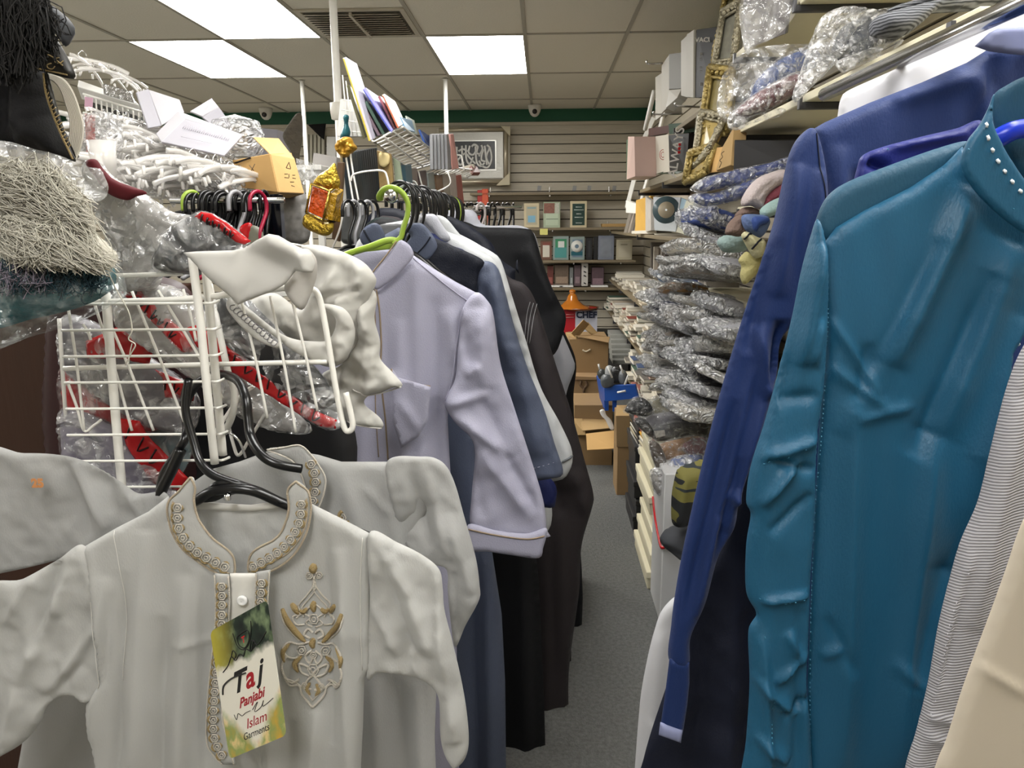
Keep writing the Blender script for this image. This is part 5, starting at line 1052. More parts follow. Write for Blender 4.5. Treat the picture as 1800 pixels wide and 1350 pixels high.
# standing books on the wire shelf
def bookp(label, c, th, col, edge=None, grp=None):
    b = bpy.data.objects
    t = thing('book', label, 'book', W(c[3][0], c[3][1], c[3][2]), grp)
    mk('cover', prism(c, th), mat('cover_'+label[:24].replace(' ', '_'), col, .35, var=.25, vscale=25), t, False)
    if edge:
        e = [c[0], (c[0][0]+3, c[0][1]+2, c[0][2]-.002), (c[3][0]+3, c[3][1], c[3][2]-.002), c[3]]
        mk('spine', prism([(a, b_, y-.003) for a, b_, y in e], .002), mat('spine_'+edge[1:], edge, .5), t, False)
    return t
bookp('tall white-silver book with yellow spine leaning at the shelf end', [(602,102,2.4),(621,113,2.6),(662,240,2.65),(648,248,2.4)], .012, '#b9b6c4', '#c8b64c')
bookp('thin olive-edged book behind the tall white one', [(609,150,2.5),(616,160,2.6),(645,236,2.6),(638,244,2.5)], .01, '#6d6a3c')
bookp('lilac blue book leaning in the middle of the wire shelf', [(637,157,2.5),(660,172,2.8),(694,228,2.8),(686,233,2.5)], .012, '#8f8dc4', '#4d55a8')
bookp('dark green-edged book under the lilac one', [(640,180,2.5),(655,190,2.7),(682,232,2.7),(672,238,2.5)], .01, '#2c4438')
bookp('maroon grey book next to the dark green one', [(634,185,2.5),(648,192,2.7),(672,236,2.7),(664,240,2.5)], .01, '#584850')
bookp('rose red thin book beside the orange one', [(664,170,2.55),(674,176,2.8),(699,224,2.8),(692,228,2.55)], .008, '#8a4a50')
bookp('white booklet with orange spine on the wire shelf', [(671,167,2.5),(690,180,2.85),(708,218,2.85),(698,225,2.5)], .01, '#d8d4cc', '#c4694a')
bookp('sky blue illustrated booklet at the wire shelf corner', [(704,205,2.7),(724,211,3.0),(730,232,3.0),(714,228,2.7)], .008, '#5d90b4')
bookp('pale green leaflet at the wire shelf corner', [(712,204,2.9),(726,212,3.1),(732,236,3.1),(722,236,2.9)], .005, '#c2cfc0')
bookp('deep blue booklet on the lower wire shelf', [(738,227,3.1),(757,240,3.3),(758,262,3.3),(748,252,3.1)], .008, '#2f4f94')
for i in range(7):
    c = [(755+6.2*i,236,3.0+.04*i),(760+6.2*i,235,3.3),(768+6.5*i,296,3.3),(756+6.5*i,298,3.0+.04*i)]
    t = thing('magazine', 'grey magazine bunched in the wire shelf near the calligraphy' if i < 6 else 'pink-edged magazine closing the grey bunch', 'magazine', W(*c[3]), 'grey magazines in the wire shelf')
    mk('cover', prism(c, .012), mat('grey_pages', '#8d8d90', .6, var=.15, vscale=30) if i < 6 else mat('pink_pages', '#c08c84', .6), t, False)
t = thing('wire_shelf', 'tilted white wire shelf holding the leaning books', 'shelf', W(720, 300, 2.8))
A0, B0, C0, D0 = V(655,248,2.35), V(708,223,2.6), V(783,282,3.4), V(722,300,3.0)
for i in range(14):
    u = i/13; mk('wire', tb([A0.lerp(D0, u), B0.lerp(C0, u)], .0022, 5), M_white_metal, t)
for u in (0, .33, .66, 1): mk('cross_wire', tb([A0.lerp(B0, u), D0.lerp(C0, u)], .0035, 6), M_white_metal, t)
mk('rim', tb([A0, B0, C0, D0], .004, 6, True), M_white_metal, t)
t = thing('wire_shelf', 'smaller wire shelf beneath the grey magazines', 'shelf', W(800, 310, 3.2))
A1, B1, C1, D1 = V(745,305,3.1), V(775,292,3.3), V(842,300,4.0), V(820,312,3.7)
for i in range(12): u = i/11; mk('wire', tb([A1.lerp(D1, u), B1.lerp(C1, u)], .0022, 5), M_white_metal, t)
mk('rim', tb([A1, B1, C1, D1], .004, 6, True), M_white_metal, t)
mk('upright_loop', px_tube([(795,275,3.4),(797,273,3.4),(808,273,3.4),(812,278,3.4),(816,300,3.4)], 1, .004, 6), M_white_metal, t)
mk('upright_loop', px_tube([(757,262,3.2),(765,260,3.2),(770,264,3.2),(774,298,3.2)], 1, .004, 6), M_white_metal, t)
solo('book', prism([(805,295,3.9),(832,288,3.9),(834,296,3.9),(808,302,3.9)], .12), M_paper, 'flat book with cream pages on the end of the small wire shelf', 'book')
solo('book', prism([(832,303,3.8),(845,303,3.9),(838,292,4.0),(828,290,3.9)], .02), mat('brick_cover', '#7a3a30', .5), 'brick red book end poking past the small wire shelf', 'book')
# dark blue row of thin books + ornate book
for i in range(14):
    x = 613+3.6*i
    t = thing('book', 'thin dark blue-grey booklet in the packed row under the wire shelf', 'book', W(x, 350, 2.3+.035*i), 'dark booklets in the packed row')
    mk('cover', prism([(x, 268-.6*i, 2.3+.03*i), (x+3.2, 267-.6*i, 2.32+.03*i), (x+12, 352, 2.32+.03*i), (x+8, 354, 2.3+.03*i)], .02), mat('dark_booklet', '#1b262e', .4, var=.5, vscale=60), t, False)
t = thing('book', 'ornate tan book with pale medallion facing out', 'book', W(680, 350, 2.5))
c = [(662,264,2.5),(687,270,2.5),(694,352,2.5),(668,345,2.5)]
mk('cover', prism(c, .02), mat('ornate_tan', '#8f7648', .4, var=.5, vscale=70), t, False)
o, S = soft('medallion', [(666,270),(674,268),(684,272),(684,286),(676,294),(667,290)], 2.49, mat('medallion_cream', '#d0bd88', .5), t, T=.003, w=3, g=3)
t = thing('book', 'pale green booklet beside the ornate tan one', 'book', W(700, 330, 2.6))
mk('cover', prism([(690,276,2.6),(702,284,2.6),(709,330,2.6),(696,330,2.6)], .02), mat('pale_green_cover', '#9aa58c', .5, var=.2), t, False)
for i, (x, y, h_, cc) in enumerate(((712,290,60,'#4b6a78'),(722,296,55,'#8c7f76'),(738,300,50,'#5c4e4c'),(752,304,56,'#9aa3a0'),(766,308,50,'#8e6f55'),(778,306,58,'#b2aba2'),(790,305,62,'#c4b8b4'),(800,308,50,'#a04a40'))):
    t = thing('booklet', ['blue-grey','taupe','dark brown','sage grey','tan','off white','pale pink','red-edged'][i]+' booklet in the wire pockets behind the hanger hooks', 'booklet', W(x, y+h_, 2.8+.1*i))
    mk('cover', prism([(x,y,2.8+.1*i),(x+11,y-1,2.9+.1*i),(x+16,y+h_,2.9+.1*i),(x+5,y+h_,2.8+.1*i)], .02), mat('booklet_%s' % cc[1:], cc, .45, var=.3, vscale=40), t, False)
t = thing('wire_pocket', 'white wire pocket frames in front of the dark booklets', 'wire pocket', W(650, 400, 2.2))
mk('frame', px_tube([(617,318,2.25),(623,306,2.25),(655,300,2.25),(674,301,2.25),(680,310,2.25),(684,330,2.25)], 1, .003, 6), M_white_metal, t)
mk('frame', px_tube([(583,440,2.2),(598,400,2.2),(605,362,2.2),(612,360,2.2),(650,360,2.2)], 1, .003, 6), M_white_metal, t)
mk('frame', px_tube([(500,428,2.1),(520,430,2.1),(560,440,2.1),(583,452,2.1)], 1, .003, 6), M_white_metal, t)
mk('frame', px_tube([(615,262,2.3),(620,300,2.3),(632,362,2.3)], 1, .003, 6), M_white_metal, t)
mk('frame', px_tube([(606,262,2.3),(612,300,2.3),(622,362,2.3)], 1, .003, 6), M_white_metal, t)
t = thing('wire_pocket', 'white wire pocket frames above the black hooks', 'wire pocket', W(760, 345, 2.9))
mk('frame', px_tube([(700,322,2.9),(716,319,2.9),(730,320,2.9),(738,340,2.9)], 1, .003, 6), M_white_metal, t)
mk('frame', px_tube([(735,300,3.0),(750,338,3.0),(790,325,3.0),(786,300,3.0)], 1, .003, 6), M_white_metal, t)
csoft('clear_wrapped_goods', [(495,340),(530,330),(545,380),(540,425),(498,420)], 2.4, mat('mixed_prints', '#8f8c88', .4, var=.6, vscale=60), 'wrapped bright printed goods behind the lantern', 'goods', T=.02, w=8, g=6, cr=(.01, 10))
csoft('grey_bottle_pack', [(603,365),(640,362),(645,420),(600,425)], 2.35, mat('grey_pack', '#5a5c5c', .3, var=.5, vscale=50), 'dark clear-wrapped pack left of the hooks', 'pack', T=.02, w=8, g=6, cr=(.01, 10))
for i, (x, m_) in enumerate(((612, 0), (622, 1), (634, 0), (646, 1), (655, 0))):
    hh = px_hook(x, 364, 1.95+.03*i, [M_black_pl, MATS['grey_plastic']][m_], .8, 0, 'hangers left of the green one', ['black', 'grey'][m_]+' hanger hook on the bar left of the green hanger'); hh.rotation_euler.z = 1.1
# second rail farther back with hooks
rl = thing('clothes_rail', 'far rail of black hangers in front of the framed prints', 'clothes rail', V(860, 366, 3.9))
mk('bar', tb([V(800, 366, 3.7), V(915, 364, 4.1)], .01, 8), M_chrome, rl)
hb2 = px_hook(866, 366, 3.9, M_black_pl, 1.2, 0, 'hangers on the far rail', 'black hanger on the far rail below the red box'); hb2.rotation_euler.z = 1.2
for i in range(11):
    x = 812+9*i+R_.uniform(-2, 2)
    if abs(x-866) < 4: continue
    dup(hb2, V(x, 366, 3.75+.035*i), (0, 0, R_.uniform(.8, 1.6)))
hb3 = px_hook(845, 366, 3.8, mat('white_plastic', '#cfc6c4', .4), 1.2, 0, None, 'white hanger on the far rail'); hb3.rotation_euler.z = 1.0

# open shelving that carries the boxes behind the brown carton
pz = float(W(500, 297, 3.2)[2]); xa, xb = float(W(425, 297, 3.3)[0]), float(W(600, 297, 3.3)[0])
t = thing('display_shelf', 'white shelving unit behind the brown carton carrying grey boxes', 'shelf', ((xa+xb)/2, 3.3, 0))
mk('board', BB(xa, xb, 3.0, 3.65, pz-.02, pz, .002), M_white_metal, t, False); mk('board', BB(xa, xb, 3.0, 3.65, pz-.5, pz-.48, .002), M_white_metal, t, False)
for X_, Y_ in ((xa+.02, 3.03), (xb-.02, 3.03), (xa+.02, 3.62), (xb-.02, 3.62)): mk('post', BB(X_-.012, X_+.012, Y_-.012, Y_+.012, 0.001, pz-.001, .002), M_white_metal, t, False)
# ------------------------------------------------------------------ back wall
YW = 7.96
def face_box(name, lab, cat, px, Y, dep, m, grp=None, parts=()):
    """box given by photo rectangle (x0,y0,x1,y1) of its front at depth Y"""
    a = V(px[0], px[3], Y); b = V(px[2], px[1], Y)
    t = thing(name, lab, cat, ((a.x+b.x)/2, Y+dep/2, a.z), grp)
    mk('body', BB(a.x, b.x, Y, Y+dep, a.z, b.z, .003), m, t, False)
    return t, a, b
def rect(t, nm, px, Y, m, th=.002):
    a = V(px[0], px[3], Y); b = V(px[2], px[1], Y); return mk(nm, BB(a.x, b.x, Y-th, Y, a.z, b.z, 0), m, t, False)
M_frame_s = mat('silver_frame', '#a8a69e', .35, metal=.4, bump=.15, bscale=60); M_glassblk = mat('black_panel', '#0c0c0d', .3)
t, a, b = face_box('framed_calligraphy', 'large silver framed white calligraphy on black with cardboard corner guards', 'picture', (770,224,896,325), 7.86, .08, mat('frame_side', '#b8b1a0', .5))
mk('outer_molding', J(*[tb([V(x0, y0, 7.84), V(x1, y1, 7.84)], .022, 8) for x0, y0, x1, y1 in ((772,229,888,227),(772,320,888,319),(889,227,889,319))]), mat('molding_champagne', '#b7ad98', .3, metal=.5), t)
rect(t, 'silver_mat', (775,232,884,314), 7.85, M_frame_s, .01); rect(t, 'inner_lip', (775,246,872,301), 7.838, mat('lip_silver', '#c8c6bf', .3, metal=.6), .006); rect(t, 'black_field', (775,248,870,298), 7.83, M_glassblk, .004)
cal = []
q = random.Random(4)
for pts in ([(792,262),(796,255),(801,262),(797,272),(790,270)], [(803,258),(803,280),(809,290),(815,284)], [(812,256),(813,286)], [(819,255),(820,280),(826,288),(832,276)], [(826,256),(824,268),(832,272),(838,262)], [(836,256),(838,284),(845,292),(852,286)], [(846,255),(848,262),(842,275)], [(852,256),(856,290)], [(856,255),(862,262),(864,280),(858,294),(848,292),(842,282)], [(790,280),(800,285),(808,278),(818,270),(828,280),(836,288)], [(784,258),(788,266),(784,274),(790,282),(798,290)], [(806,266),(814,262),(822,266)], [(850,262),(846,280),(853,284)], [(829,258),(834,254),(840,258),(838,268),(845,272)], [(862,258),(855,276),(861,290)]):
    cal.append(tb(cat_rom([V(x, y, 7.82) for x, y in pts], 6), .011, 5, flat=.4, up=(0,1,0)))
cm = mk('calligraphy', J(*cal), mat('silver_ink', '#d6d5d0', .4), t)
for c in ([(880,221),(897,222),(897,240)], [(872,326),(896,325),(896,303)]):
    P = [V(x, y, 7.80) for x, y in c]; Q = [p+Vector((0,.03,0)) for p in P]
    mk('corner_guard', (P+Q, [(0,1,2),(5,4,3),(0,3,4,1),(1,4,5,2),(2,5,3,0)]), mat('guard_card', '#c2b99f', .8), t, False)
# shelves on the back wall
M_bshelf = mat('brown_shelf', '#7d7058', .6, var=.1); M_bshelf2 = mat('brown_shelf_dark', '#5c5140', .6)
def bshelf(px0, px1, py, lab, dep=.26):
    a = V(px0, py, YW-dep); b = V(px1, py, YW-dep)
    t = thing('wall_shelf', lab, 'shelf', ((a.x+b.x)/2, YW-dep/2, a.z-.03))
    mk('board', BB(a.x, b.x, YW-dep, YW-.015, a.z-.024, a.z, .002), M_bshelf, t, False)
    for u in (.12, .5, .88):
        x = a.x+(b.x-a.x)*u; mk('bracket', J(BB(x-.006, x+.006, YW-dep+.01, YW-.015, a.z-.04, a.z-.024, .001), tb([(x, YW-.03, a.z-.04), (x, YW-.03, a.z+.06)], .006, 5)), M_chrome, t, False)
    return t, a, b
sh1, a1, b1 = bshelf(826, 1108, 339, 'bare upper shelf on the back wall with price clips')
for x in (948, 1010, 1036, 1080):
    p = V(x, 331, YW-.2); tag(mk('price_clip', Bx(p, (.04, .004, .05), (.3, 0, .4)), mat('clip_clear', '#b9bcc0', .15, alpha=.6), None, False), 'small clear price clip standing on the bare upper shelf', 'clip', 'price clips on the bare shelf')
t, a, b = face_box('red_box', 'red and orange box standing by the far hanger rail', 'box', (840,334,848,401), 7.72, .1, mat('red_card', '#a3221a', .5))
t, a, b = face_box('orange_box', 'orange upright box face beside the red one', 'box', (848,332,858,401), 7.7, .1, mat('orange_card', '#c9512c', .5))
sh2, a2, b2 = bshelf(840, 1104, 401, 'brown shelf carrying three framed prints', .3)
M_woodf = mat('pale_wood_frame', '#cdbf9c', .5)
def print_frame(px, lab, mats_, fm, Y=7.74):
    t, a, b = face_box('framed_print', lab, 'framed print', px, Y, .03, fm)
    x0, y0, x1, y1 = px
    rect(t, 'print', (x0+4, y0+5, x1-4, y1-5), Y, mats_[0])
    for k, (r, m_) in enumerate(mats_[1:]): rect(t, 'print_detail', (x0+r[0], y0+r[1], x0+r[2], y0+r[3]), Y-.002, m_)
    return t
print_frame((921,357,948,400), 'small pale framed print with sky blue block', [mat('print_beige', '#b9b197', .5), ((7,22,20,34), mat('print_blue', '#7fb0c8', .5)), ((6,7,21,10), mat('print_dusk', '#8aa3a4', .5))], M_woodf)
print_frame((955,355,985,401), 'greenish framed print with brown picture on top', [mat('print_mint', '#bccab0', .5), ((1,2,20,20), mat('print_brown_pic', '#8d5c4c', .5, var=.5, vscale=60)), ((21,2,28,20), mat('print_script', '#c9c9b8', .5, var=.5, vscale=100)), ((5,29,26,31), mat('print_text', '#8a9a84', .5))], mat('pale_green_frame', '#aab79c', .5))
tf = print_frame((1002,353,1032,401), 'dark green framed print with white lettering lines', [mat('print_green', '#17382f', .5)], M_woodf)
mk('lettering_lines', J(*[tb([V(1009+d, y, 7.735), V(1026-d, y, 7.735)], .004, 4) for y, d in ((364,3),(369,0),(376,4),(382,1),(392,3))]), mat('white_print', '#c9d2cc', .5), tf)
t, a, b = face_box('sticky_note', 'yellow sticky note on the edge of the framed-print shelf', 'note', (949,402,963,413), 7.655, .003, mat('sticky_yellow', '#d8d27a', .6))
t, a, b = face_box('tan_book', 'flat tan book on the shelf near the corner', 'book', (1058,393,1103,399), 7.7, .15, mat('tan_cover', '#b08d56', .6))
sh3, a3, b3 = bshelf(900, 1118, 458, 'brown shelf with disc covers and framed leaflets', .3)
for (px, lab, ms, fm) in (((950,423,970,457), 'framed leaflet with red foot partly behind the thobe', [mat('leaf_white', '#cfc8ba', .5), ((4,3,18,8), mat('leaf_red', '#7d4036', .5))], mat('brown_frame', '#6b4a3a', .5)),
    ((972,415,1000,457), 'green disc case with white diamond', [mat('case_green', '#3f8a62', .3), ((3,20,24,38), mat('case_teal', '#4f938f', .3)), ((9,9,20,20), mat('case_white', '#d4d8d2', .3))], mat('case_grey', '#8d9a95', .3)),
    ((1002,416,1028,457), 'blue-grey disc case with round white disc', [mat('case_blue', '#6a7f90', .3), ((2,26,22,33), mat('case_deep', '#1f5b68', .3))], mat('case_grey', '#8d9a95', .3)),
    ((1030,418,1042,457), 'dark narrow disc case', [mat('case_dark', '#38393b', .4, var=.4, vscale=60)], mat('case_black', '#1b1b1c', .4)),
    ((1043,416,1051,456), 'black and white spine case', [mat('case_spine', '#2a2a2c', .4, var=.6, vscale=60)], mat('case_black', '#1b1b1c', .4)),
    ((1051,414,1080,457), 'silver-blue holographic disc cover', [mat('holo', '#a3aab6', .25, metal=.5, var=.5, vscale=18)], mat('case_holo', '#777c88', .3)),
    ((1083,421,1112,457), 'cream framed certificate leaflet', [mat('leaf_cream', '#bdb6a0', .5), ((8,8,20,10), mat('print_text2', '#8f8874', .5))], mat('cream_frame', '#b5ad94', .5))):
    tt = print_frame(px, lab, ms, fm, 7.75)
    if 'round' in lab: mk('disc', xf(lathe([(.02, 0), (.058, 0), (.058, .002), (.02, .002)], (0,0,0), 24), TM(V(1014, 433, 7.742), (math.pi/2, 0, 0))), mat('disc_white', '#d9d9d2', .3), tt)
sh4, a4, b4 = bshelf(920, 1140, 506, 'brown shelf with dark books under the disc covers', .3)
for (px, lab, col) in (((962,468,973,503), 'dark red book at the left of the dark books', '#5f2a22'), ((975,466,1000,503), 'brown book with dim picture cover', '#5f4f40'), ((1001,470,1008,503), 'thin grey book left of the plum spine', '#6f7270'), ((1009,466,1021,503), 'plum grey book spine', '#5b4a4e'),
                       ((1040,470,1062,505), 'mauve book with pale picture at its foot', '#544046')):
    t, a, b = face_box('book', lab, 'book', px, 7.76, .15, mat('bk_'+col[1:], col, .5, var=.35, vscale=40))
    rect(t, 'cover_picture', (px[0]+2, px[1]+(px[3]-px[1])*.55, px[2]-2, px[3]-5), 7.76, mat('pic_'+col[1:], tuple(min(1, c*2.2+.03) for c in srgb(col)[:3])+(1,), .5, var=.5, vscale=80))
t, a, b = face_box('book', 'white book spine with dark marks on the dark book shelf', 'book', (1022,462,1034,503), 7.74, .15, mat('white_spine', '#bdb9b2', .5))
mk('spine_marks', J(*[tb([V(1026, y, 7.735), V(1030, y+2, 7.735)], .006, 5) for y in (468, 477, 484, 497)]), MATS['black_ink'], t)
for (x0, x1) in ((966,990),(983,1008),(1039,1069)):
    t, a, b = face_box('booklet', 'white booklet lying flat at the front of the dark book shelf', 'booklet', (x0, 502, x1, 505), 7.68, .1, MATS['white_card'], 'flat booklets on the dark book shelf')
# tagine, chef box
t = thing('tagine', 'glazed orange clay tagine lid on the red and white box', 'tagine', W(1012, 541, 7.0))
c = V(1006, 541, 7.05); s = 1.0
mk('lid', lathe([(.16,0),(.15,.012),(.10,.03),(.055,.07),(.042,.11),(.03,.125),(.022,.13),(.03,.145),(.028,.16),(.001,.17)], c, 32), mat('orange_glaze', '#b3691e', .15, coat=.6, var=.2, vscale=12), t)
mk('base_dish', lathe([(.001,-.02),(.12,-.02),(.17,0),(.175,.012),(.165,.012)], c+Vector((.07,0,-.005)), 32), mat('brown_glaze', '#6e3a16', .2, coat=.5), t)
t, a, b = face_box('chef_box', 'red and white box lettered CHEF below the tagine', 'box', (991,543,1050,600), 7.0, .22, mat('chef_red', '#a81420', .45))
rect(t, 'white_panel', (1011,545,1050,585), 6.998, mat('chef_white', '#b9bac6', .5), .003)
mk('lettering', text('CHEF', .078, Matrix.Translation(V(1031, 554, 6.985)) @ UP, .001, 0, 1.0, bold=.003), mat('chef_navy', '#16203f', .5), t, False)
mk('small_print', J(*[tb([V(995, y, 6.99), V(1009, y, 6.99)], .004, 4) for y in (553, 558)]), mat('pale_print', '#d88a8a', .5), t)
sh5, a5, b5 = bshelf(960, 1090, 603, 'low brown shelf holding the red and white box', .35) if 0 else (None, None, None)
# dark lower shelving at the back
t, a, b = face_box('low_cabinet', 'dark low cupboard against the back wall beneath the shelves', 'cabinet', (960,600,1106,720), 6.95, .9, mat('dark_cupboard', '#2d2a26', .7))
for i in range(6):
    z = a.z; t, a_, b_ = face_box('paper_ream', 'grey-white stacked magazines beside the book shelves at the back', 'magazine', (1073+i*.8, 588+9*i, 1110, 595.5+9*i), 6.4-.08*i, .3, mat('grey_ream', '#8f8f88', .6, var=.15, vscale=50), 'grey magazines stacked at the back')
# cardboard boxes
def carton(lab, px, Y, dep, m, skew=0):
    t, a, b = face_box('carton', lab, 'carton', px, Y, dep, m); return t, a, b
t, a, b = carton('brown open carton with torn raised flaps below the CHEF box', (1000,596,1070,662), 5.6, .4, M_card_d)
mk('side_panel', prism([(994,584,5.9),(1012,590,5.6),(1012,662,5.6),(1000,660,5.9)], .01), M_card, t, False)
mk('flap', prism([(1004,586,5.6),(1026,562,5.6),(1036,570,5.7),(1014,596,5.65)], .006), M_card, t, False)
mk('flap', prism([(1010,590,5.6),(1040,588,5.6),(1072,592,5.6),(1070,602,5.5)], .006), M_card_d, t, False)
mk('flap', prism([(1022,572,5.7),(1034,566,5.8),(1050,584,5.8),(1040,588,5.7)], .006), M_card, t, False)
mk('tape_mark', tb(cat_rom([V(1024,615,5.59), V(1030,618,5.59), V(1038,614,5.59)], 4), .006, 5), mat('scuff_white', '#c9bda2', .6), t)
t, a, b = carton('brown printed carton with a dark emblem under the torn one', (1004,664,1054,700), 5.4, .4, mat('carton_print', '#8d714f', .8))
mk('emblem', J(tb(cat_rom([V(1022,670,5.39), V(1020,676,5.39), V(1026,682,5.39), V(1032,676,5.39), V(1030,670,5.39)], 4), .009, 5), tb([V(1026,682,5.39), V(1026,690,5.39)], .009, 5), tb([V(1018,693,5.39), V(1034,693,5.39)], .005, 4)), mat('emblem_brown', '#5d4630', .7), t)
mk('lid_edge', prism([(1004,661,5.38),(1052,663,5.38),(1054,668,5.38),(1004,668,5.38)], .02), MATS['carton_print'], t, False)
t, a, b = carton('brown carton at the bottom of the stack with a wide flap folded out', (1008,712,1078,848), 4.7, .35, M_card_d)
mk('open_flap', prism([(1030,762,4.5),(1082,756,4.5),(1083,788,4.4),(1032,791,4.4)], .006), M_card_l, t, False)
mk('inner_flap', prism([(1020,736,4.7),(1060,730,4.75),(1075,752,4.6),(1024,757,4.6)], .006), M_card, t, False)
mk('back_flap', prism([(1024,714,5.0),(1048,708,5.0),(1056,722,4.9),(1028,724,4.9)], .006), M_card_l, t, False)
mk('inner_wall', prism([(1006,736,4.69),(1024,736,4.69),(1030,765,4.6),(1010,765,4.69)], .01), M_card, t, False)
t, a, b = carton('tall narrow brown carton standing on the carpet by the shoe boxes', (1083,732,1117,888), 4.15, .22, M_card_d)
mk('tape_band', prism([(1083,731,4.14),(1113,731,4.14),(1117,786,4.14),(1084,786,4.14)], .004), mat('tape_brown', '#8f7654', .3, coat=.5), t, False)
mk('flap', prism([(1084,712,4.3),(1106,712,4.35),(1114,731,4.15),(1082,731,4.15)], .005), M_card, t, False)
csoft('white_tag', [(1054,722),(1062,720),(1066,730),(1074,738),(1080,752),(1078,756),(1072,754),(1064,738),(1058,732)], 4.3, MATS['white_card'], 'bright white paper slip on the carton rim', 'slip', T=.004, w=4, g=3)
fz = float(W(1020, 700, 5.42)[2]); fx0, fx1 = float(W(1004, 700, 5.42)[0]), float(W(1054, 700, 5.42)[0])
t = thing('carton', 'plain brown carton hidden behind the flapped one, bearing the printed carton', 'carton', ((fx0+fx1)/2, 5.6, 0))
mk('body', BB(fx0, fx1, 5.42, 5.95, .001, fz-.001, .003), M_card_d, t, False)
# blue tub with tools
t = thing('blue_crate', 'blue plastic crate of grey bagged goods beside the cartons', 'crate', W(1080, 715, 4.5))
M_blu = mat('blue_crate_plastic', '#11489a', .4)
mk('front_wall', prism([(1062,678,4.5),(1116,676,4.4),(1122,700,4.4),(1064,706,4.5)], .02), M_blu, t, False)
mk('side_wall', prism([(1048,660,4.9),(1062,678,4.5),(1064,720,4.5),(1056,712,4.9)], .01), M_blu, t, False)
mk('leg', prism([(1062,704,4.5),(1070,704,4.5),(1070,722,4.5),(1063,722,4.5)], .01), M_blu, t, False); mk('leg', prism([(1076,702,4.5),(1084,701,4.5),(1084,722,4.5),(1077,724,4.5)], .01), M_blu, t, False)
mk('white_print', tb([V(1085,690,4.42), V(1100,687,4.41)], .006, 4), MATS['white_card'], t)
for i, (x, y, x2, y2, c) in enumerate(((1050,648,1068,668,'#3a3d3c'),(1064,642,1082,676,'#9a9c9c'),(1074,644,1098,674,'#2b2c2c'),(1088,650,1104,678,'#6d7072'),(1056,658,1080,682,'#55595c'))):
    csoft('bagged_tool', [(x,y+6),(x+6,y),(x2-4,y+3),(x2,y+14),(x2-3,y2-2),(x+6,y2),(x,y2-8)], 4.6-.03*i, mat('tool_'+c[1:], c, .25, bump=.5, bscale=50), ['dark','light grey','black','mid grey','slate'][i]+' bagged item sticking out of the blue crate', 'bagged item', None, T=.03, w=8, g=4, cr=(.03, 9))
for (x, y, x2, y2) in ((1068,644,1076,664),(1090,642,1095,656),(1098,676,1104,660),(1052,640,1054,650)):
    solo('white_straw', tb([V(x, y, 4.4), V(x2, y2, 4.4)], .006, 5), MATS['white_card'], 'white stick poking from the blue crate', 'stick', 'white sticks in the blue crate', True)
# ------------------------------------------------------------------ right wall shelves and stock
def XY(px, X): return X*F/(px-955.0)          # rough depth where a plane X = const meets photo column px
def shelf_r(y0, y1, Z, lab, x0=.68, m=None, th=.022, cols=3):
    t = thing('wall_shelf', lab, 'shelf', ((x0+WXR)/2, (y0+y1)/2, Z-.05))
    mk('board', BB(x0, WXR-.02, y0, y1, Z-th, Z, .002), m or M_board, t, False)
    for i in range(cols):
        y = y0+.06+(y1-y0-.12)*i/(cols-1)
        mk('bracket', J(BB(x0-.012, WXR-.02, y-.009, y+.009, Z-th-.018, Z-th, .002), BB(x0-.016, x0-.008, y-.009, y+.009, Z-th-.018, Z-th+.014, .001)), M_bracket, t, False)
    return t
ys1, ye1 = 1.32, 2.95
shelf_r(ys1, ye1, 1.83, 'cream shelf board over the white shirt, holding grey knits')
shelf_r(ys1+.2, ye1, 2.09, 'highest cream shelf board at the upper right with black brackets')
shelf_r(1.5, ye1, 1.56, 'shelf board behind the royal blue shoulder carrying rolled scarves', .72)
shelf_r(1.6, 3.3, 1.235, 'cream shelf board half hidden by silvery packets', .70)
shelf_r(2.0, 4.0, .93, 'shelf board under the grey plastic packets', .68)
shelf_r(3.1, 5.4, 2.0, 'high far shelf with the boxed flasks', .70, M_bshelf)
shelf_r(3.3, 5.6, 1.735, 'far shelf with the ALWAYS box and books', .68, M_bshelf)
shelf_r(3.2, 7.6, 1.435, 'far shelf with yellow folder and disc', .66, M_bshelf)
shelf_r(3.2, 7.7, .97, 'far shelf with jagged rows of paper-edged books, upper', .66, M_bshelf, cols=5)
shelf_r(3.2, 7.8, .70, 'far shelf with jagged rows of paper-edged books, middle', .62, M_bshelf, cols=5)
shelf_r(2.6, 5.6, .44, 'far shelf with glossy books and flat packs, lowest', .60, M_bshelf, cols=4)
M_dback = mat('dark_crate_board', '#35302a', .9)  # even dark brown of the stock crates
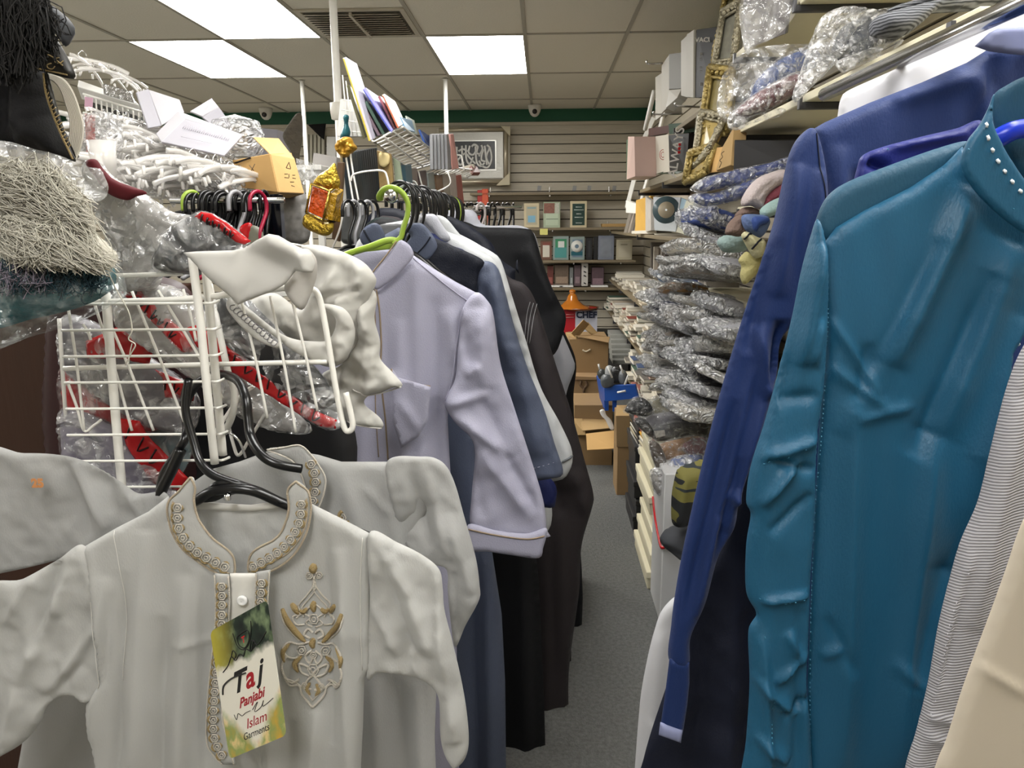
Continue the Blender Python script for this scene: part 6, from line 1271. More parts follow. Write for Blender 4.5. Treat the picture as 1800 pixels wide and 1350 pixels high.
# book stacks
COV = ['#c9c2b2','#b8ae9b','#8f8a7e','#a89a84','#6b6660','#d6d0c2','#7d3c2e','#3f5a4c','#4c5a78','#b7a25c','#945f52','#bfbab0']
def stackbook(x0, y, z, wx, dy, h, ci, rz, lab, grp, m=None):
    t = thing('book', lab, 'book', (x0+wx/2, y, z), grp)
    R2 = TM((x0+wx/2, y, z), (0, 0, rz))
    cm = m or mat('cover_c%d' % ci, COV[ci], .5)
    mk('cover', xf(J(Bx((0, 0, .0012), (wx, dy, .0024), bev=.0004), Bx((0, 0, h-.0012), (wx, dy, .0024), bev=.0004), Bx((wx/2-.0015, 0, h/2), (.003, dy, h), bev=.0004)), R2), cm, t, False)
    mk('pages', xf(Bx((-.002, 0, h/2), (wx-.008, dy-.006, h-.005), bev=0), R2), M_paper, t, False)
    return t
def stacks(y0, y1, Z, X0, hmax, seed, lab, grp, cis, step=.21, dy=.17, wx=.24, hv=(.012,.034)):
    q = random.Random(seed); y = y0
    while y < y1:
        u = (y1-y)/(y1-y0); H = hmax(u)*q.uniform(.75, 1.1); z = Z+.001
        while z < Z+H:
            h = q.uniform(*hv); off = q.uniform(-.03, .035)
            stackbook(X0+off, y+q.uniform(-.01, .01), z, min(wx, WXR-.03-X0-off), dy*q.uniform(.85, 1), h, q.choice(cis), q.gauss(0, .03), lab, grp); z += h+.001
        y += step
stacks(3.4, 7.6, .97, .68, lambda u: .05+.12*u, 1, 'pale paged book lying in the upper jagged row of stacks', 'books stacked flat in the upper jagged row', [0,1,5,11,3,2], .22)
stacks(3.4, 7.7, .70, .63, lambda u: .10+.08*u, 2, 'book lying in the middle jagged row of stacks', 'books stacked flat in the middle jagged row', [0,1,5,6,7,3,11,2], .22)
stacks(4.3, 5.6, .44, .61, lambda u: .16, 3, 'book lying in the lowest row of stacks near the blue crate', 'books stacked flat in the lowest row', [4,8,10,3,0,7], .23)
# glossy magazines, lowest row, seen in the photo near (1120,660)
gl = [('black glossy book with pink picture on top of the lowest stack', '#2c2430', .05), ('rainbow edged glossy book', '#5f8a8c', .03), ('rose printed glossy book', '#a4606c', .02), ('plain grey glossy book in the lowest stack', '#8a8884', .03), ('thick cream paged glossy book', '#b8ad98', .05), ('yellow and brown pictured book', '#8f6f3c', .04)]
z = .44
for i, (lab, c, h) in enumerate(reversed(gl)):
    stackbook(.58+.015*(i % 2), 3.95-.03*i, z, .30, .22, h*.9, 0, .05, lab, None, mat('gloss_'+c[1:], c, .2, var=.6, vscale=30)); z += h*.9+.001
# upright books on tops of upper row
q = random.Random(8)
for i in range(13):
    y = 3.75+.16*i; hh = q.uniform(.18, .25); th = q.uniform(.02, .05)
    c = ['#8c857a','#b0aba2','#3a4a86','#9c9488','#b07a3c','#7d6a5c','#6a5048','#8e8378','#5c5450','#9a938a','#74695c','#a89f92','#5f5850'][i]
    t = thing('book', 'upright %s book leaning behind the upper jagged row, number' % ['grey-tan','pale grey','blue and white','warm grey','orange marbled','brown','russet','stone','charcoal','light grey','olive brown','beige','slate brown'][i] if 0 else 'upright %s book leaning behind the upper jagged row' % ['grey-tan','pale grey','blue and white','warm grey','orange marbled','brown','russet','stone','charcoal','light grey','olive brown','beige','slate brown'][i], 'book', (.86, y, 1.12))
    mk('cover', xf(Bx((0,0,hh/2), (.16, th, hh), bev=.003), TM((.86, y, 1.125), (q.uniform(-.12, .12), 0, 0))), mat('upr_'+c[1:], c, .5, var=.25, vscale=40), t, False)
# yellow folder, disc, grey box on the 1.435 shelf
solo('folder', prism([(1118,352,5.6),(1143,344,5.2),(1150,408,5.2),(1116,412,5.6)], .03), mat('folder_yellow', '#d3a650', .5, var=.15), 'yellow ring folder left of the disc wallet', 'folder')
solo('folder', prism([(1140,345,5.1),(1150,352,4.7),(1150,405,4.7),(1140,408,5.1)], .02), mat('folder_marble', '#c9c2b8', .5, var=.3, vscale=40), 'marbled folder between the yellow one and the disc', 'folder')
t = thing('disc_wallet', 'white disc wallet with dark ringed disc facing out', 'disc wallet', W(1170, 408, 4.5))
mk('wallet', prism([(1148,346,4.7),(1196,347,4.4),(1188,408,4.4),(1150,405,4.7)], .01), mat('wallet_white', '#c9ccd0', .3), t, False)
mk('disc', xf(lathe([(.016, 0), (.075, 0), (.075, .002), (.016, .002)], (0,0,0), 32), TM(V(1171, 369, 4.42), (math.pi/2, 0, -.1))), mat('disc_teal', '#51646a', .25), t)
mk('disc_centre', xf(lathe([(.006, .003), (.045, .003), (.045, .004), (.006, .004)], (0,0,0), 32), TM(V(1171, 369, 4.415), (math.pi/2, 0, -.1))), mat('disc_beige', '#b5a890', .3), t)
mk('pocket', prism([(1150,378,4.66),(1192,376,4.38),(1188,407,4.38),(1151,405,4.66)], .003), mat('pocket_white', '#c4c9cc', .3, alpha=.85), t, False)
t = thing('book', 'thick silver-green book with embossed spine right of the disc wallet', 'book', W(1210, 415, 4.0))
mk('spine', prism([(1206,352,4.1),(1222,354,4.0),(1202,412,4.0),(1188,408,4.1)], .01), mat('spine_cream', '#b9b7a2', .5, var=.3, vscale=60), t, False)
mk('pages', prism([(1220,355,4.0),(1240,360,3.9),(1218,416,3.9),(1202,413,4.0)], .12), mat('grey_page_block', '#8b8f8a', .5, var=.2, vscale=90), t, False)
solo('book', prism([(1198,348,4.3),(1208,352,4.2),(1200,372,4.2),(1192,380,4.3)], .01), mat('ice_blue_cover', '#8aa3b2', .4), 'ice blue book behind the silver-green one', 'book')
for i, (x, y, w_) in enumerate(((1110,406,44),(1150,410,60),(1190,416,50))):
    solo('pamphlet', prism([(x,y,5.3-.5*i),(x+w_,y-1,4.9-.5*i),(x+w_,y+5,4.9-.5*i),(x,y+5,5.3-.5*i)], .1), M_paper, ['pale green pamphlets','white paper block','cream paper block'][i]+' at the front edge of the disc shelf', 'pamphlet')
for i in range(5):
    x = 1092+5*i
    t = thing('book', 'thin brown-grey book leaning left of the yellow folder', 'book', W(x+6, 408, 6.2), 'thin leaning books left of the yellow folder')
    mk('cover', prism([(x+14,372,6.4-.05*i),(x+19,371,6.3-.05*i),(x+9,409,6.3-.05*i),(x+4,410,6.4-.05*i)], .08), mat('lean_%d' % (i % 3), ['#8b8378','#a1978a','#6f675e'][i % 3], .6), t, False)
# the white slanting shelf standard / folded easel
t = thing('white_stand', 'white slanting metal frame leaning in the far right corner', 'frame', W(1110, 375, 6.0))
mk('rail', tb([V(1150,205,6.0), V(1134,240,6.1), V(1102,365,6.2)], .022, 4, flat=1), M_white_metal, t, False)
mk('rail', tb([V(1165,205,5.8), V(1142,300,5.9), V(1122,372,6.0)], .014, 4), M_white_metal, t, False)
mk('foot', prism([(1100,352,6.1),(1128,362,6.0),(1128,376,6.0),(1100,374,6.1)], .05), M_white_metal, t, False)
# ALWAYS box & books
t = thing('lettered_box', 'black box lettered ALWAYS standing on the far shelf', 'box', W(1195, 302, 4.2))
mk('face', prism([(1175,238,4.2),(1211,234,4.0),(1206,300,4.0),(1177,300,4.2)], .15), mat('box_black', '#151313', .4), t, False)
cA = V(1189, 268, 4.05); mk('lettering', text('ALWAYS', .062, Matrix.Translation(cA) @ UP @ Matrix.Rotation(math.radians(82), 4, 'Z'), .0008, 0, 1.0, bold=.001), mat('white_letter', '#dad6cf', .5), t, False)
mk('coloured_dots', J(*[Bx(V(1193.5+.6*i, 262-7*i+6, 4.05), (.014, .002, .014)) for i in range(3)]), M_redtape, t, False)
for lab, c, col in (('white book with faint red seal left of the ALWAYS box', [(1152,240,4.5),(1175,236,4.2),(1177,302,4.2),(1154,306,4.5)], '#cfc8ba'), ('pink and salmon book further left of the ALWAYS box', [(1139,240,4.9),(1153,240,4.5),(1154,310,4.5),(1136,316,4.9)], '#c4a79c'), ('green edged book beside the salmon one', [(1135,245,5.1),(1140,242,4.9),(1137,315,4.9),(1134,316,5.1)], '#3a5a40')):
    t = thing('book', lab, 'book', W(*c[3])); mk('cover', prism(c, .12), mat('bx_'+col[1:], col, .5, var=.12), t, False)
    if 'seal' in lab: mk('seal', J(*[tb(cat_rom([V(1165+3*math.cos(a)*k, 272+5*math.sin(a)*k, 4.32) for a in (0,1.2,2.4,3.6,4.8,6)], 3), .0015, 4) for k in (1, 1.8)]), M_redtape, t)
solo('flat_box', prism([(1152,306,4.5),(1178,298,4.2),(1212,296,4.0),(1190,306,4.1)], .02), mat('flat_green', '#3a4632', .6), 'flat dark green box edge under the ALWAYS box', 'box')
# boxed flasks
def flask(lab, side, face, m_f, word=None, wpos=None):
    t = thing('flask_box', lab, 'box', W(*face[3]), None)
    mk('side_panel', prism(side, .01), mat('flask_white', '#b9b5ab', .5), t, False)
    mk('front_panel', prism(face, .1), m_f, t, False)
    mk('flask_picture', prism([(side[0][0]*.6+side[1][0]*.4, side[0][1]*.4+side[3][1]*.6-18, side[0][2]-.03), (side[0][0]*.4+side[1][0]*.6, side[0][1]*.4+side[3][1]*.6-22, side[0][2]-.06), (side[0][0]*.4+side[1][0]*.6, side[3][1]-18, side[0][2]-.06), (side[0][0]*.6+side[1][0]*.4, side[3][1]-16, side[0][2]-.03)], .002), mat('flask_pic', '#9c8a5c', .3, metal=.3), t, False)
    return t
tv = flask('black-fronted flask box lettered VACUUM, nearest of the boxes', [(1211,60,3.9),(1223,52,3.7),(1222,172,3.7),(1211,170,3.9)], [(1224,52,3.7),(1260,47,3.6),(1254,171,3.6),(1222,172,3.7)], mat('flask_black', '#0c0b0b', .35))
mk('lettering', text('VACUUM', .026, Matrix.Translation(V(1246, 70, 3.63)) @ UP, .0006, 0, 1.1, bold=.0008), MATS['white_letter'], tv, False)
mk('small_print', J(*[tb([V(1230, y, 3.67), V(1245, y, 3.65)], .0012, 4) for y in (100,103,106,118,121,124,127)], Bx(V(1233, 95, 3.66), (.012, .002, .012)), lathe([(.006,-.001),(.012,-.001),(.012,.001),(.006,.001)], (0,0,0), 12) if 0 else Bx(V(1233, 148, 3.66), (.012, .002, .012))), mat('grey_print', '#8b8884', .5), tv, False)
flask('white flask box left of the VACUUM one', [(1197,72,4.1),(1210,60,3.95),(1210,172,3.95),(1197,168,4.1)], [(1210,60,3.96),(1216,58,3.92),(1216,170,3.92),(1210,172,3.96)], mat('flask_white', '#b9b5ab', .5))
flask('grey-fronted box with slanted white side on the high far shelf', [(1163,115,4.6),(1176,96,4.4),(1176,186,4.4),(1162,200,4.6)], [(1176,95,4.4),(1198,92,4.3),(1198,156,4.3),(1176,157,4.4)], mat('flask_grey', '#83817c', .5))
flask('small white box farthest on the high shelf', [(1152,136,5.0),(1163,128,4.8),(1162,204,4.8),(1152,212,5.0)], [(1163,128,4.8),(1168,126,4.7),(1168,200,4.7),(1163,202,4.8)], mat('flask_white', '#b9b5ab', .5))
solo('white_carton', prism([(1176,158,4.35),(1198,156,4.2),(1190,172,4.2),(1170,190,4.3)], .05), MATS['flask_white'], 'folded white carton under the grey-fronted box', 'carton')
solo('white_rod', tb([V(1150,160,5.4), V(1134,228,5.6)], .016, 6), M_white_metal, 'white tube standing left of the flask boxes', 'tube', None, True)
for (x, y, x2, y2, Yy) in ((1188,184,1230,190,3.9),(1150,199,1200,202,4.4),(1137,110,1165,113,4.6)):
    solo('display_hook', tb(cat_rom([V(x, y-4, Yy), V(x+2, y+2, Yy), V(x2, y2-2, Yy)], 4), .005, 6), M_chrome, 'chrome display hook sticking out from the right wall', 'hook', 'chrome hooks on the right wall', True)
solo('green_tray', prism([(1175,218,4.4),(1222,214,4.1),(1222,232,4.1),(1176,236,4.4)], .1), mat('tray_green', '#0f3a20', .5), 'dark green box behind the ALWAYS box', 'box')
solo('maroon_books', prism([(1140,226,5.2),(1176,220,4.6),(1176,234,4.6),(1140,240,5.2)], .1), mat('maroon_cover', '#4a2a24', .5, var=.3, vscale=40), 'dark maroon flat books below the high far shelf', 'book')
# ornate gold frames leaning
M_orn = mat('ornate_gold', '#a38f55', .35, metal=.45, bump=1.0, bscale=70, var=.6, vscale=45); M_orn2 = mat('ornate_silver_gold', '#a8a088', .3, metal=.5, bump=1.0, bscale=90, var=.6, vscale=60)
def ornate(lab, c, m, band=.22, pan='#6f6a52', rotb=0):
    t = thing('ornate_frame', lab, 'frame', W(*c[3]))
    P = [V(*p) for p in c]; cen = sum(P, Vector())/4; I = [cen.lerp(p, 1-band) for p in P]; n = (P[1]-P[0]).cross(P[3]-P[0]).normalized()
    if n.y > 0: n = -n
    mk('panel', prism([c[0], c[1], c[2], c[3]], .02), mat('pan_'+pan[1:], pan, .2, var=.5, vscale=30), t, False)
    mk('molding', J(*[tb([P[i]+n*.008, P[(i+1) % 4]+n*.008], .012, 8) for i in range(4)], *[tb([I[i]+n*.01, I[(i+1) % 4]+n*.01], .006, 6) for i in range(4)]), m, t)
    q = random.Random(len(lab)); be = []
    for i in range(4):
        A, B = P[i].lerp(I[i], .5), P[(i+1) % 4].lerp(I[(i+1) % 4], .5); L = (B-A).length; k = max(2, int(L/.022))
        for j in range(k):
            ctr = A.lerp(B, (j+.5)/k)+n*.012; r = .011*q.uniform(.7, 1.2)
            be.append(xf(lathe([(.0005, 1*r), (.7*r, .7*r), (r, 0), (.7*r, -.7*r), (.0005, -r)], (0,0,0), 7), TM(ctr, (q.random()*3, q.random()*3, 0))))
    x_ = mk('carved_ornament', J(*be), m, t); x_['kind'] = 'stuff'
ornate('ornate gold frame leaning farthest left of the frame cluster', [(1280,-15,3.2),(1306,-30,3.1),(1262,195,3.1),(1246,190,3.2)], M_orn, .3)
ornate('silver-gold ornate frame with dim glass behind the flask boxes', [(1274,20,3.05),(1308,0,2.95),(1292,118,2.95),(1258,122,3.05)], M_orn2, .25, '#7f7d70')
ornate('tall gold beaded frame between the flask boxes and the bagged cloth', [(1250,118,3.0),(1292,124,2.9),(1280,235,2.9),(1234,232,3.0)], M_orn, .3, '#8a7d50')
ornate('black and gold carved frame tilted over the small carton', [(1236,196,3.0),(1278,206,2.9),(1250,262,2.9),(1220,300,3.0)], M_orn2, .25, '#b09a60')
ornate('gold foiled frame at the foot of the cluster', [(1215,268,3.0),(1262,254,2.9),(1244,302,2.9),(1206,322,3.0)], M_orn, .3, '#a28c52')
solo('gold_strip', J(*[Bx(V(1276-1.9*i, 4+9.5*i, 3.25), (.035, .02, .028), (i*.7, i*.4, .3), .006) for i in range(20)]), M_orn, 'strip of carved gold molding standing at the very left of the frames', 'molding')
solo('striped_molding', prism([(1224,200,3.3),(1236,198,3.25),(1232,232,3.25),(1220,236,3.3)], .02), mat('stripe_molding', '#aaa48f', .4, bump=1.0, bscale=50, var=.7, vscale=40, stretch=(.2,.2,6)), 'black and cream striped molding end', 'molding')
t = thing('carton', 'tan narrow carton with brown script in front of the carved frames', 'carton', W(1260, 302, 2.9))
mk('face', prism([(1270,258,2.85),(1290,222,2.8),(1284,290,2.75),(1258,300,2.85)], .05), M_card, t, False)
mk('side_panel', prism([(1243,262,2.95),(1270,258,2.85),(1260,302,2.85),(1240,304,2.95)], .02), M_card_l, t, False)
mk('script', tb(cat_rom([V(1264,295,2.8), V(1268,286,2.8), V(1265,282,2.8), V(1270,276,2.79), V(1268,270,2.79), V(1273,266,2.78)], 4), .0014, 4), MATS['print_brown'], t)
solo('wrapped_picture', prism([(1306,0,2.5),(1396,-60,2.2),(1380,60,2.3),(1308,88,2.6)], .01), mat('smoky_panel', '#5f5c60', .12, coat=1.0, var=.2, vscale=6), 'glossy grey wrapped picture panel on the highest shelf', 'panel')
csoft('film_wrap', [(1306,-10),(1400,-60),(1420,-20),(1380,50),(1330,82),(1310,90)], 2.25, film('shine_wrap', '#ffffff', .06, .5, 5, .08), 'creased clear wrap around the grey picture panel', 'wrap', T=.01, w=10, g=5, cr=(.02, 25))
# ----- packets
def superell(a, b, c, e=.45, nu=26, nv=13, fn=None):
    vs, fs = [], []
    f = lambda w_, m_: math.copysign(abs(w_)**m_, w_)
    for j in range(nv):
        v = -math.pi/2+math.pi*j/(nv-1)
        for i in range(nu):
            u = 2*math.pi*i/nu
            x = a*f(math.cos(v), e)*f(math.cos(u), e); y = b*f(math.cos(v), e)*f(math.sin(u), e); z = c*f(math.sin(v), e*1.4)
            vs.append((x, y, z))
    vs = np.array(vs)
    if fn is not None: vs = fn(vs)
    for j in range(nv-1):
        for i in range(nu): fs.append((j*nu+i, j*nu+(i+1) % nu, (j+1)*nu+(i+1) % nu, (j+1)*nu+i))
    return vs, fs
def mkpacket(seed, w_=.15, d_=.1, h_=.028):
    def cf(v):
        z = v[:,2]; g = 1+.035*np.sin(z/h_*9+vn(v[:,0]*20, v[:,1]*20, seed)*4)
        v = v*np.stack([g, g, np.ones_like(g)], -1); v[:,2] += .006*(vn(v[:,0]*14+3, v[:,1]*14, seed)-.5)*2; return v
    def ff(v):
        n = crumple(v[:,0]*18+v[:,2]*40+5, v[:,1]*32+v[:,2]*25, seed, 4)-.5
        r = v/np.maximum(np.linalg.norm(v, axis=1, keepdims=True), 1e-6)
        v = v + r*n[:,None]*.045
        e = np.clip((np.abs(v[:,0])-w_*.8)/(w_*.5), 0, 1); v[:,2] *= (1-.5*e); v[:,2] += .02*e*(vn(v[:,1]*30, v[:,0]*30, seed+3)-.5)*2
        return v
    c = superell(w_, d_, h_, .3, 30, 13, cf); f = superell(w_*1.2, d_*1.1, h_*1.1, .34, 60, 22, ff)
    return c, f
PK = [mkpacket(s, w_, d_, h_) for s, w_, d_, h_ in ((1,.15,.1,.026),(2,.15,.11,.02),(3,.14,.1,.035),(4,.16,.12,.03),(5,.13,.09,.024))]
M_film_p = film('packet_film', '#ffffff', .36, .65, 14, .16, 1.0)
PBASE = []
def base_packet(i):
    c, f = PK[i]; t = thing('garment_packet', 'x', 'packet', (0,0,0), None)
    a = mk('folded_cloth', c, MATS['bagged_white_cloth'], t); a.material_slots[0].link = 'OBJECT'
    b = mk('film', f, M_film_p, t); return t
def packet(px, py, Y, lab, col, i=0, s=(1,1,1), rot=(0,0,0), grp='film-wrapped garments on the right shelves', fm=None):
    t0 = PBASE[i]; t = t0.copy(); COL.objects.link(t); t.location = V(px, py, Y); t.scale = s; t.rotation_euler = rot; t['label'] = lab
    if grp: t['group'] = grp
    for ch in t0.children:
        c = ch.copy(); COL.objects.link(c); c.parent = t
        if 'cloth' in c.name:
            c.material_slots[0].link = 'OBJECT'; c.material_slots[0].material = mat('pc_'+col[1:], tuple(min(.8, c_*1.35) for c_ in srgb(col)[:3])+(1,), .6, bump=.4, bscale=60, var=.15, vscale=20)
        elif fm: c.material_slots[0].link = 'OBJECT'; c.material_slots[0].material = fm
    return t
for i in range(5): PBASE.append(base_packet(i))
NAMES = {'#8f8f94':'silver grey','#a9a395':'beige','#6b6b70':'mid grey','#3b3b40':'charcoal','#b8b5ae':'off-white','#5e6f86':'steel blue','#8a6a42':'caramel brown','#2a2e44':'navy','#7a726a':'taupe','#4f4a46':'umber','#6d3f3a':'brick','#3b4c86':'blue'}
gp = [ # px, py, Y, colour, variant
 (1200,497,3.5,'#5e6f86',1),(1215,512,3.4,'#8a6a42',0),(1190,520,3.6,'#8f8f94',2),(1178,508,3.8,'#b8b5ae',4),(1225,478,3.2,'#4f4a46',2),(1262,478,2.8,'#7a726a',3),(1290,470,2.7,'#8f8f94',0),
 (1245,448,2.9,'#a9a395',3),(1232,464,2.9,'#b8b5ae',1),(1262,392,2.9,'#3b4c86',2),(1252,415,2.9,'#8f8f94',4),
 (1205,540,3.4,'#2a2e44',0),(1250,535,3.0,'#a9a395',1),(1185,548,3.6,'#8f8f94',4),(1225,560,3.2,'#7a726a',2),(1268,552,2.9,'#b8b5ae',3),(1290,540,2.8,'#8f8f94',2),(1200,575,3.4,'#6b6b70',3),(1180,565,3.6,'#b8b5ae',1),
 (1240,585,3.1,'#8f8f94',0),(1275,580,2.8,'#a9a395',4),(1190,600,3.4,'#7a726a',2),(1222,605,3.2,'#a9a395',1),(1255,612,3.0,'#8f8f94',2),(1205,625,3.3,'#3b3b40',0),(1240,634,3.0,'#6b6b70',3),(1268,640,2.8,'#3b3b40',4),
 (1172,640,3.5,'#b8b5ae',4),(1195,652,3.3,'#8f8f94',1),(1225,660,3.1,'#b8b5ae',3),(1250,672,2.9,'#3b3b40',2),(1215,682,3.1,'#b8b5ae',0),(1238,700,2.9,'#8f8f94',1),(1225,716,2.9,'#b8b5ae',4),(1245,722,2.8,'#a9a395',3),(1180,528,3.7,'#b8b5ae',3),(1210,590,3.5,'#b8b5ae',3),(1285,610,2.8,'#b8b5ae',2),(1278,665,2.75,'#b8b5ae',1),(1262,690,2.8,'#8f8f94',4),(1300,575,2.7,'#8f8f94',2),(1190,585,3.6,'#8f8f94',0),
]
q = random.Random(21)
for (x, y, Yy, c, i) in gp:
    row = 'top' if y < 500 else 'upper' if y < 560 else 'middle' if y < 620 else 'lower'
    packet(x, y, Yy, '%s garment in crinkled film in the %s part of the silvery pile' % (NAMES[c], row), c, i, (.85, .9, .8), (q.gauss(0, .12), q.gauss(.15, .12), q.gauss(.25, .2)))
# rolls of scarves
def roll(px, py, Y, L, r, col, lab, rot=(0,0,0), stripes=False):
    def f(v):
        g = 1+.03*np.sin(v[:,0]*60)+.05*np.sin(np.arctan2(v[:,2], v[:,1])*7)+.06*(vn(v[:,0]*40, v[:,1]*40, 7)-.5); v[:,1:] *= g[:,None]; return v
    c = superell(L*.75, r, r, .42, 44, 21, f); n = c[0]
    # rotate so ellipsoid poles lie along x
    o = mk('rolled_scarf', (n, c[1]), mat('roll_'+col[1:], col, .75, bump=.5, bscale=70, var=.15, vscale=20), None, True, (0,0,0))
    o.location = V(px, py, Y); o.rotation_euler = rot; tag(o, lab, 'scarf'); return o
def fold_scarf(lab, out, Y, col, folds=(), T=.03, **k):
    return csoft('folded_scarf', out, Y, mat('roll_'+col[1:], col, .8, bump=.5, bscale=90, var=.12, vscale=20), lab, 'scarf', None, T=T, w=16, g=4, folds=folds, nz=(.002, 14), **k)
fold_scarf('off-white rolled scarf near the royal blue shoulder', [(1306,363),(1303,352),(1312,334),(1328,316),(1347,306),(1380,298),(1378,322),(1350,345),(1338,368),(1320,362)], 2.4, '#b3a7a5', [(1312,355,1370,305,5,-.006),(1325,360,1370,318,4,-.006)], T=.045)
fold_scarf('crimson rolled scarf peeking under the off-white one', [(1338,366),(1340,354),(1352,338),(1380,318),(1378,345),(1347,362)], 2.38, '#6d2c38', [(1340,360,1375,330,3,-.005)])
fold_scarf('mint rolled scarf against the royal blue sleeve', [(1336,377),(1338,366),(1358,352),(1380,345),(1375,370),(1347,383)], 2.36, '#8fa8a4', [(1338,372,1370,355,3,-.005)])
fold_scarf('brown crumpled scarf under the off-white one', [(1290,382),(1304,366),(1322,364),(1338,372),(1336,380),(1310,383)], 2.42, '#6d5950', [(1300,375,1330,370,4,.006)], cr=(.015, 9))
fold_scarf('umber rolled scarf beside the brown one', [(1275,411),(1278,396),(1292,381),(1308,378),(1306,392),(1312,408),(1300,416),(1285,414)], 2.4, '#735f55', [(1285,405,1302,385,4,-.006),(1296,410,1306,395,3,-.006)], T=.04)
fold_scarf('speckled blue rolled scarf', [(1303,385),(1309,377),(1334,377),(1352,382),(1350,402),(1336,418),(1322,412),(1309,403)], 2.35, '#54678f', [(1310,395,1345,388,3,-.004)], T=.04)
fold_scarf('bright blue band of cloth across the speckled roll', [(1322,384),(1334,380),(1352,384),(1350,392),(1336,398),(1330,408),(1324,402)], 2.3, '#233e7c', T=.02)
fold_scarf('grey-mint ribbed rolled scarf', [(1260,425),(1270,415),(1290,412),(1304,414),(1313,428),(1313,438),(1297,444),(1273,443),(1264,434)], 2.5, '#8a9f9b', [(1272+6*i,416,1276+6*i,441,1.6,-.005) for i in range(6)], T=.045)
fs_, Sf = fold_scarf('cream rolled scarf with dark lines', [(1303,413),(1312,407),(1330,416),(1345,424),(1342,448),(1326,454),(1316,440),(1307,424)], 2.3, '#aea985', [(1312,412,1334,440,4,.005)], T=.035)
mk('dark_stripe', tb(line(Sf, [(1306,420),(1312,412),(1318,411)]), .003, 5), M_navy, fs_); mk('dark_stripe', tb(line(Sf, [(1318,437),(1325,426),(1335,420)]), .003, 5), M_navy, fs_)
fold_scarf('yellow folded scarf beside the royal blue sleeve', [(1298,457),(1312,442),(1325,450),(1338,448),(1334,474),(1322,490),(1308,500),(1301,486),(1303,468)], 2.35, '#a29a66', [(1305,460,1318,490,4,-.003)], T=.03)
# film-wrapped blue scarves etc by outline
def wrapped(lab, out, Y, col, T=.035, cr=.012, sc=16, fm=None, folds=(), base=.12):
    t = thing('wrapped_scarf', lab, 'scarf', W(sum(a for a, b in out)/len(out), max(b for a, b in out), Y))
    soft('cloth', out, Y, mat('wc_'+col[1:], col, .65, bump=.4, bscale=60, var=.2, vscale=12), t, T=T, w=22, g=6, nz=(.01, 30), folds=folds)
    cx_ = sum(a for a, b in out)/len(out); cy_ = sum(b for a, b in out)/len(out)
    soft('film', [(cx_+(a-cx_)*1.12, cy_+(b-cy_)*1.14) for a, b in out], Y-.012, fm or film('wrap_film', '#ffffff', .12, .6, 12, .08, 1.0), t, T=T+.012, w=22, g=4, cr=(cr*1.6, sc), seed=int(cx_))
wrapped('long blue scarf in clear film under the gold frames', [(1222,330),(1245,312),(1290,300),(1340,290),(1400,275),(1400,300),(1350,312),(1300,325),(1262,332),(1240,336)], 2.6, '#2c3f7e', folds=[(1240,322,1390,290,5,-.01)])
wrapped('second blue scarf in clear film below the long one', [(1216,350),(1228,340),(1262,338),(1300,320),(1345,308),(1335,335),(1300,350),(1260,360),(1235,362)], 2.6, '#33478a')
wrapped('clear bag with blue cloth on the upper cream shelf', [(1318,180),(1325,150),(1345,125),(1380,100),(1430,85),(1440,110),(1400,140),(1360,165),(1335,182)], 2.2, '#34508c', cr=.02, sc=26)
csoft('film_bag', [(1262,205),(1265,150),(1285,110),(1325,85),(1380,78),(1430,80),(1435,110),(1380,150),(1330,190),(1290,215)], 2.15, film('big_film', '#ffffff', .05, .4, 7, .08), 'large loose clear bag around the blue cloth', 'bag', T=.05, w=30, g=4, cr=(.05, 26))
wrapped('maroon cloth in bright shiny film on the upper cream shelf', [(1290,200),(1310,180),(1345,155),(1400,130),(1415,145),(1390,170),(1350,192),(1310,205)], 2.0, '#5e3038', cr=.02, sc=16, fm=film('shiny_film', '#ffffff', .18, .7, 11, .1))
csoft('film_bag', [(1280,225),(1285,200),(1330,195),(1380,190),(1370,205),(1330,215),(1300,228)], 2.0, M_clear, 'flat clear bag hanging over the cream shelf edge', 'bag', T=.02, w=14, g=4, cr=(.02, 16))
wrapped('charcoal knit cloth in a big clear bag on the upper cream shelf', [(1462,90),(1480,50),(1510,32),(1560,20),(1600,25),(1590,60),(1550,85),(1510,108),(1480,108)], 1.8, '#4a4e56', cr=.02, sc=24)
csoft('film_bag', [(1395,165),(1410,120),(1430,60),(1450,25),(1490,12),(1540,25),(1500,60),(1470,110),(1430,150),(1400,180)], 1.78, MATS['shiny_film'], 'twisted bright clear bag neck on the upper cream shelf', 'bag', T=.04, w=24, g=4, cr=(.05, 20))
csoft('film_bag', [(1470,110),(1500,95),(1560,75),(1590,70),(1560,95),(1500,120),(1480,128)], 1.72, M_clear, 'clear film skirt over the cream shelf front', 'film', T=.02, w=14, g=4, cr=(.02, 16))
def knit():
    m = mat('ribbed_charcoal_knit', '#3d3f44', .85); nt = m.node_tree; L = nt.links.new; b = nt.nodes['Principled BSDF']; tc = nd(nt, 'ShaderNodeTexCoord')
    wv = nd(nt, 'ShaderNodeTexWave', Scale=60.0, bands_direction='Z', Distortion=4.0); wv.inputs['Detail Scale'].default_value = .6; L(tc.outputs['Object'], wv.inputs['Vector'])
    r = nd(nt, 'ShaderNodeValToRGB'); r.color_ramp.elements[0].color = srgb('#25272b'); r.color_ramp.elements[1].color = srgb('#7a7c82'); L(wv.outputs['Color'], r.inputs[0]); L(r.outputs[0], b.inputs['Base Color']); return m
M_knit = knit()
csoft('knit_cloth', [(1540,60),(1535,38),(1550,25),(1600,12),(1660,-2),(1720,-14),(1780,-20),(1770,10),(1700,18),(1640,22),(1620,40),(1590,62),(1562,66)], 1.6, M_knit, 'folded charcoal ribbed knit on the cream shelf', 'knit cloth', T=.05, w=20, g=4, folds=[(1600,22,1760,-8,4,-.012)])
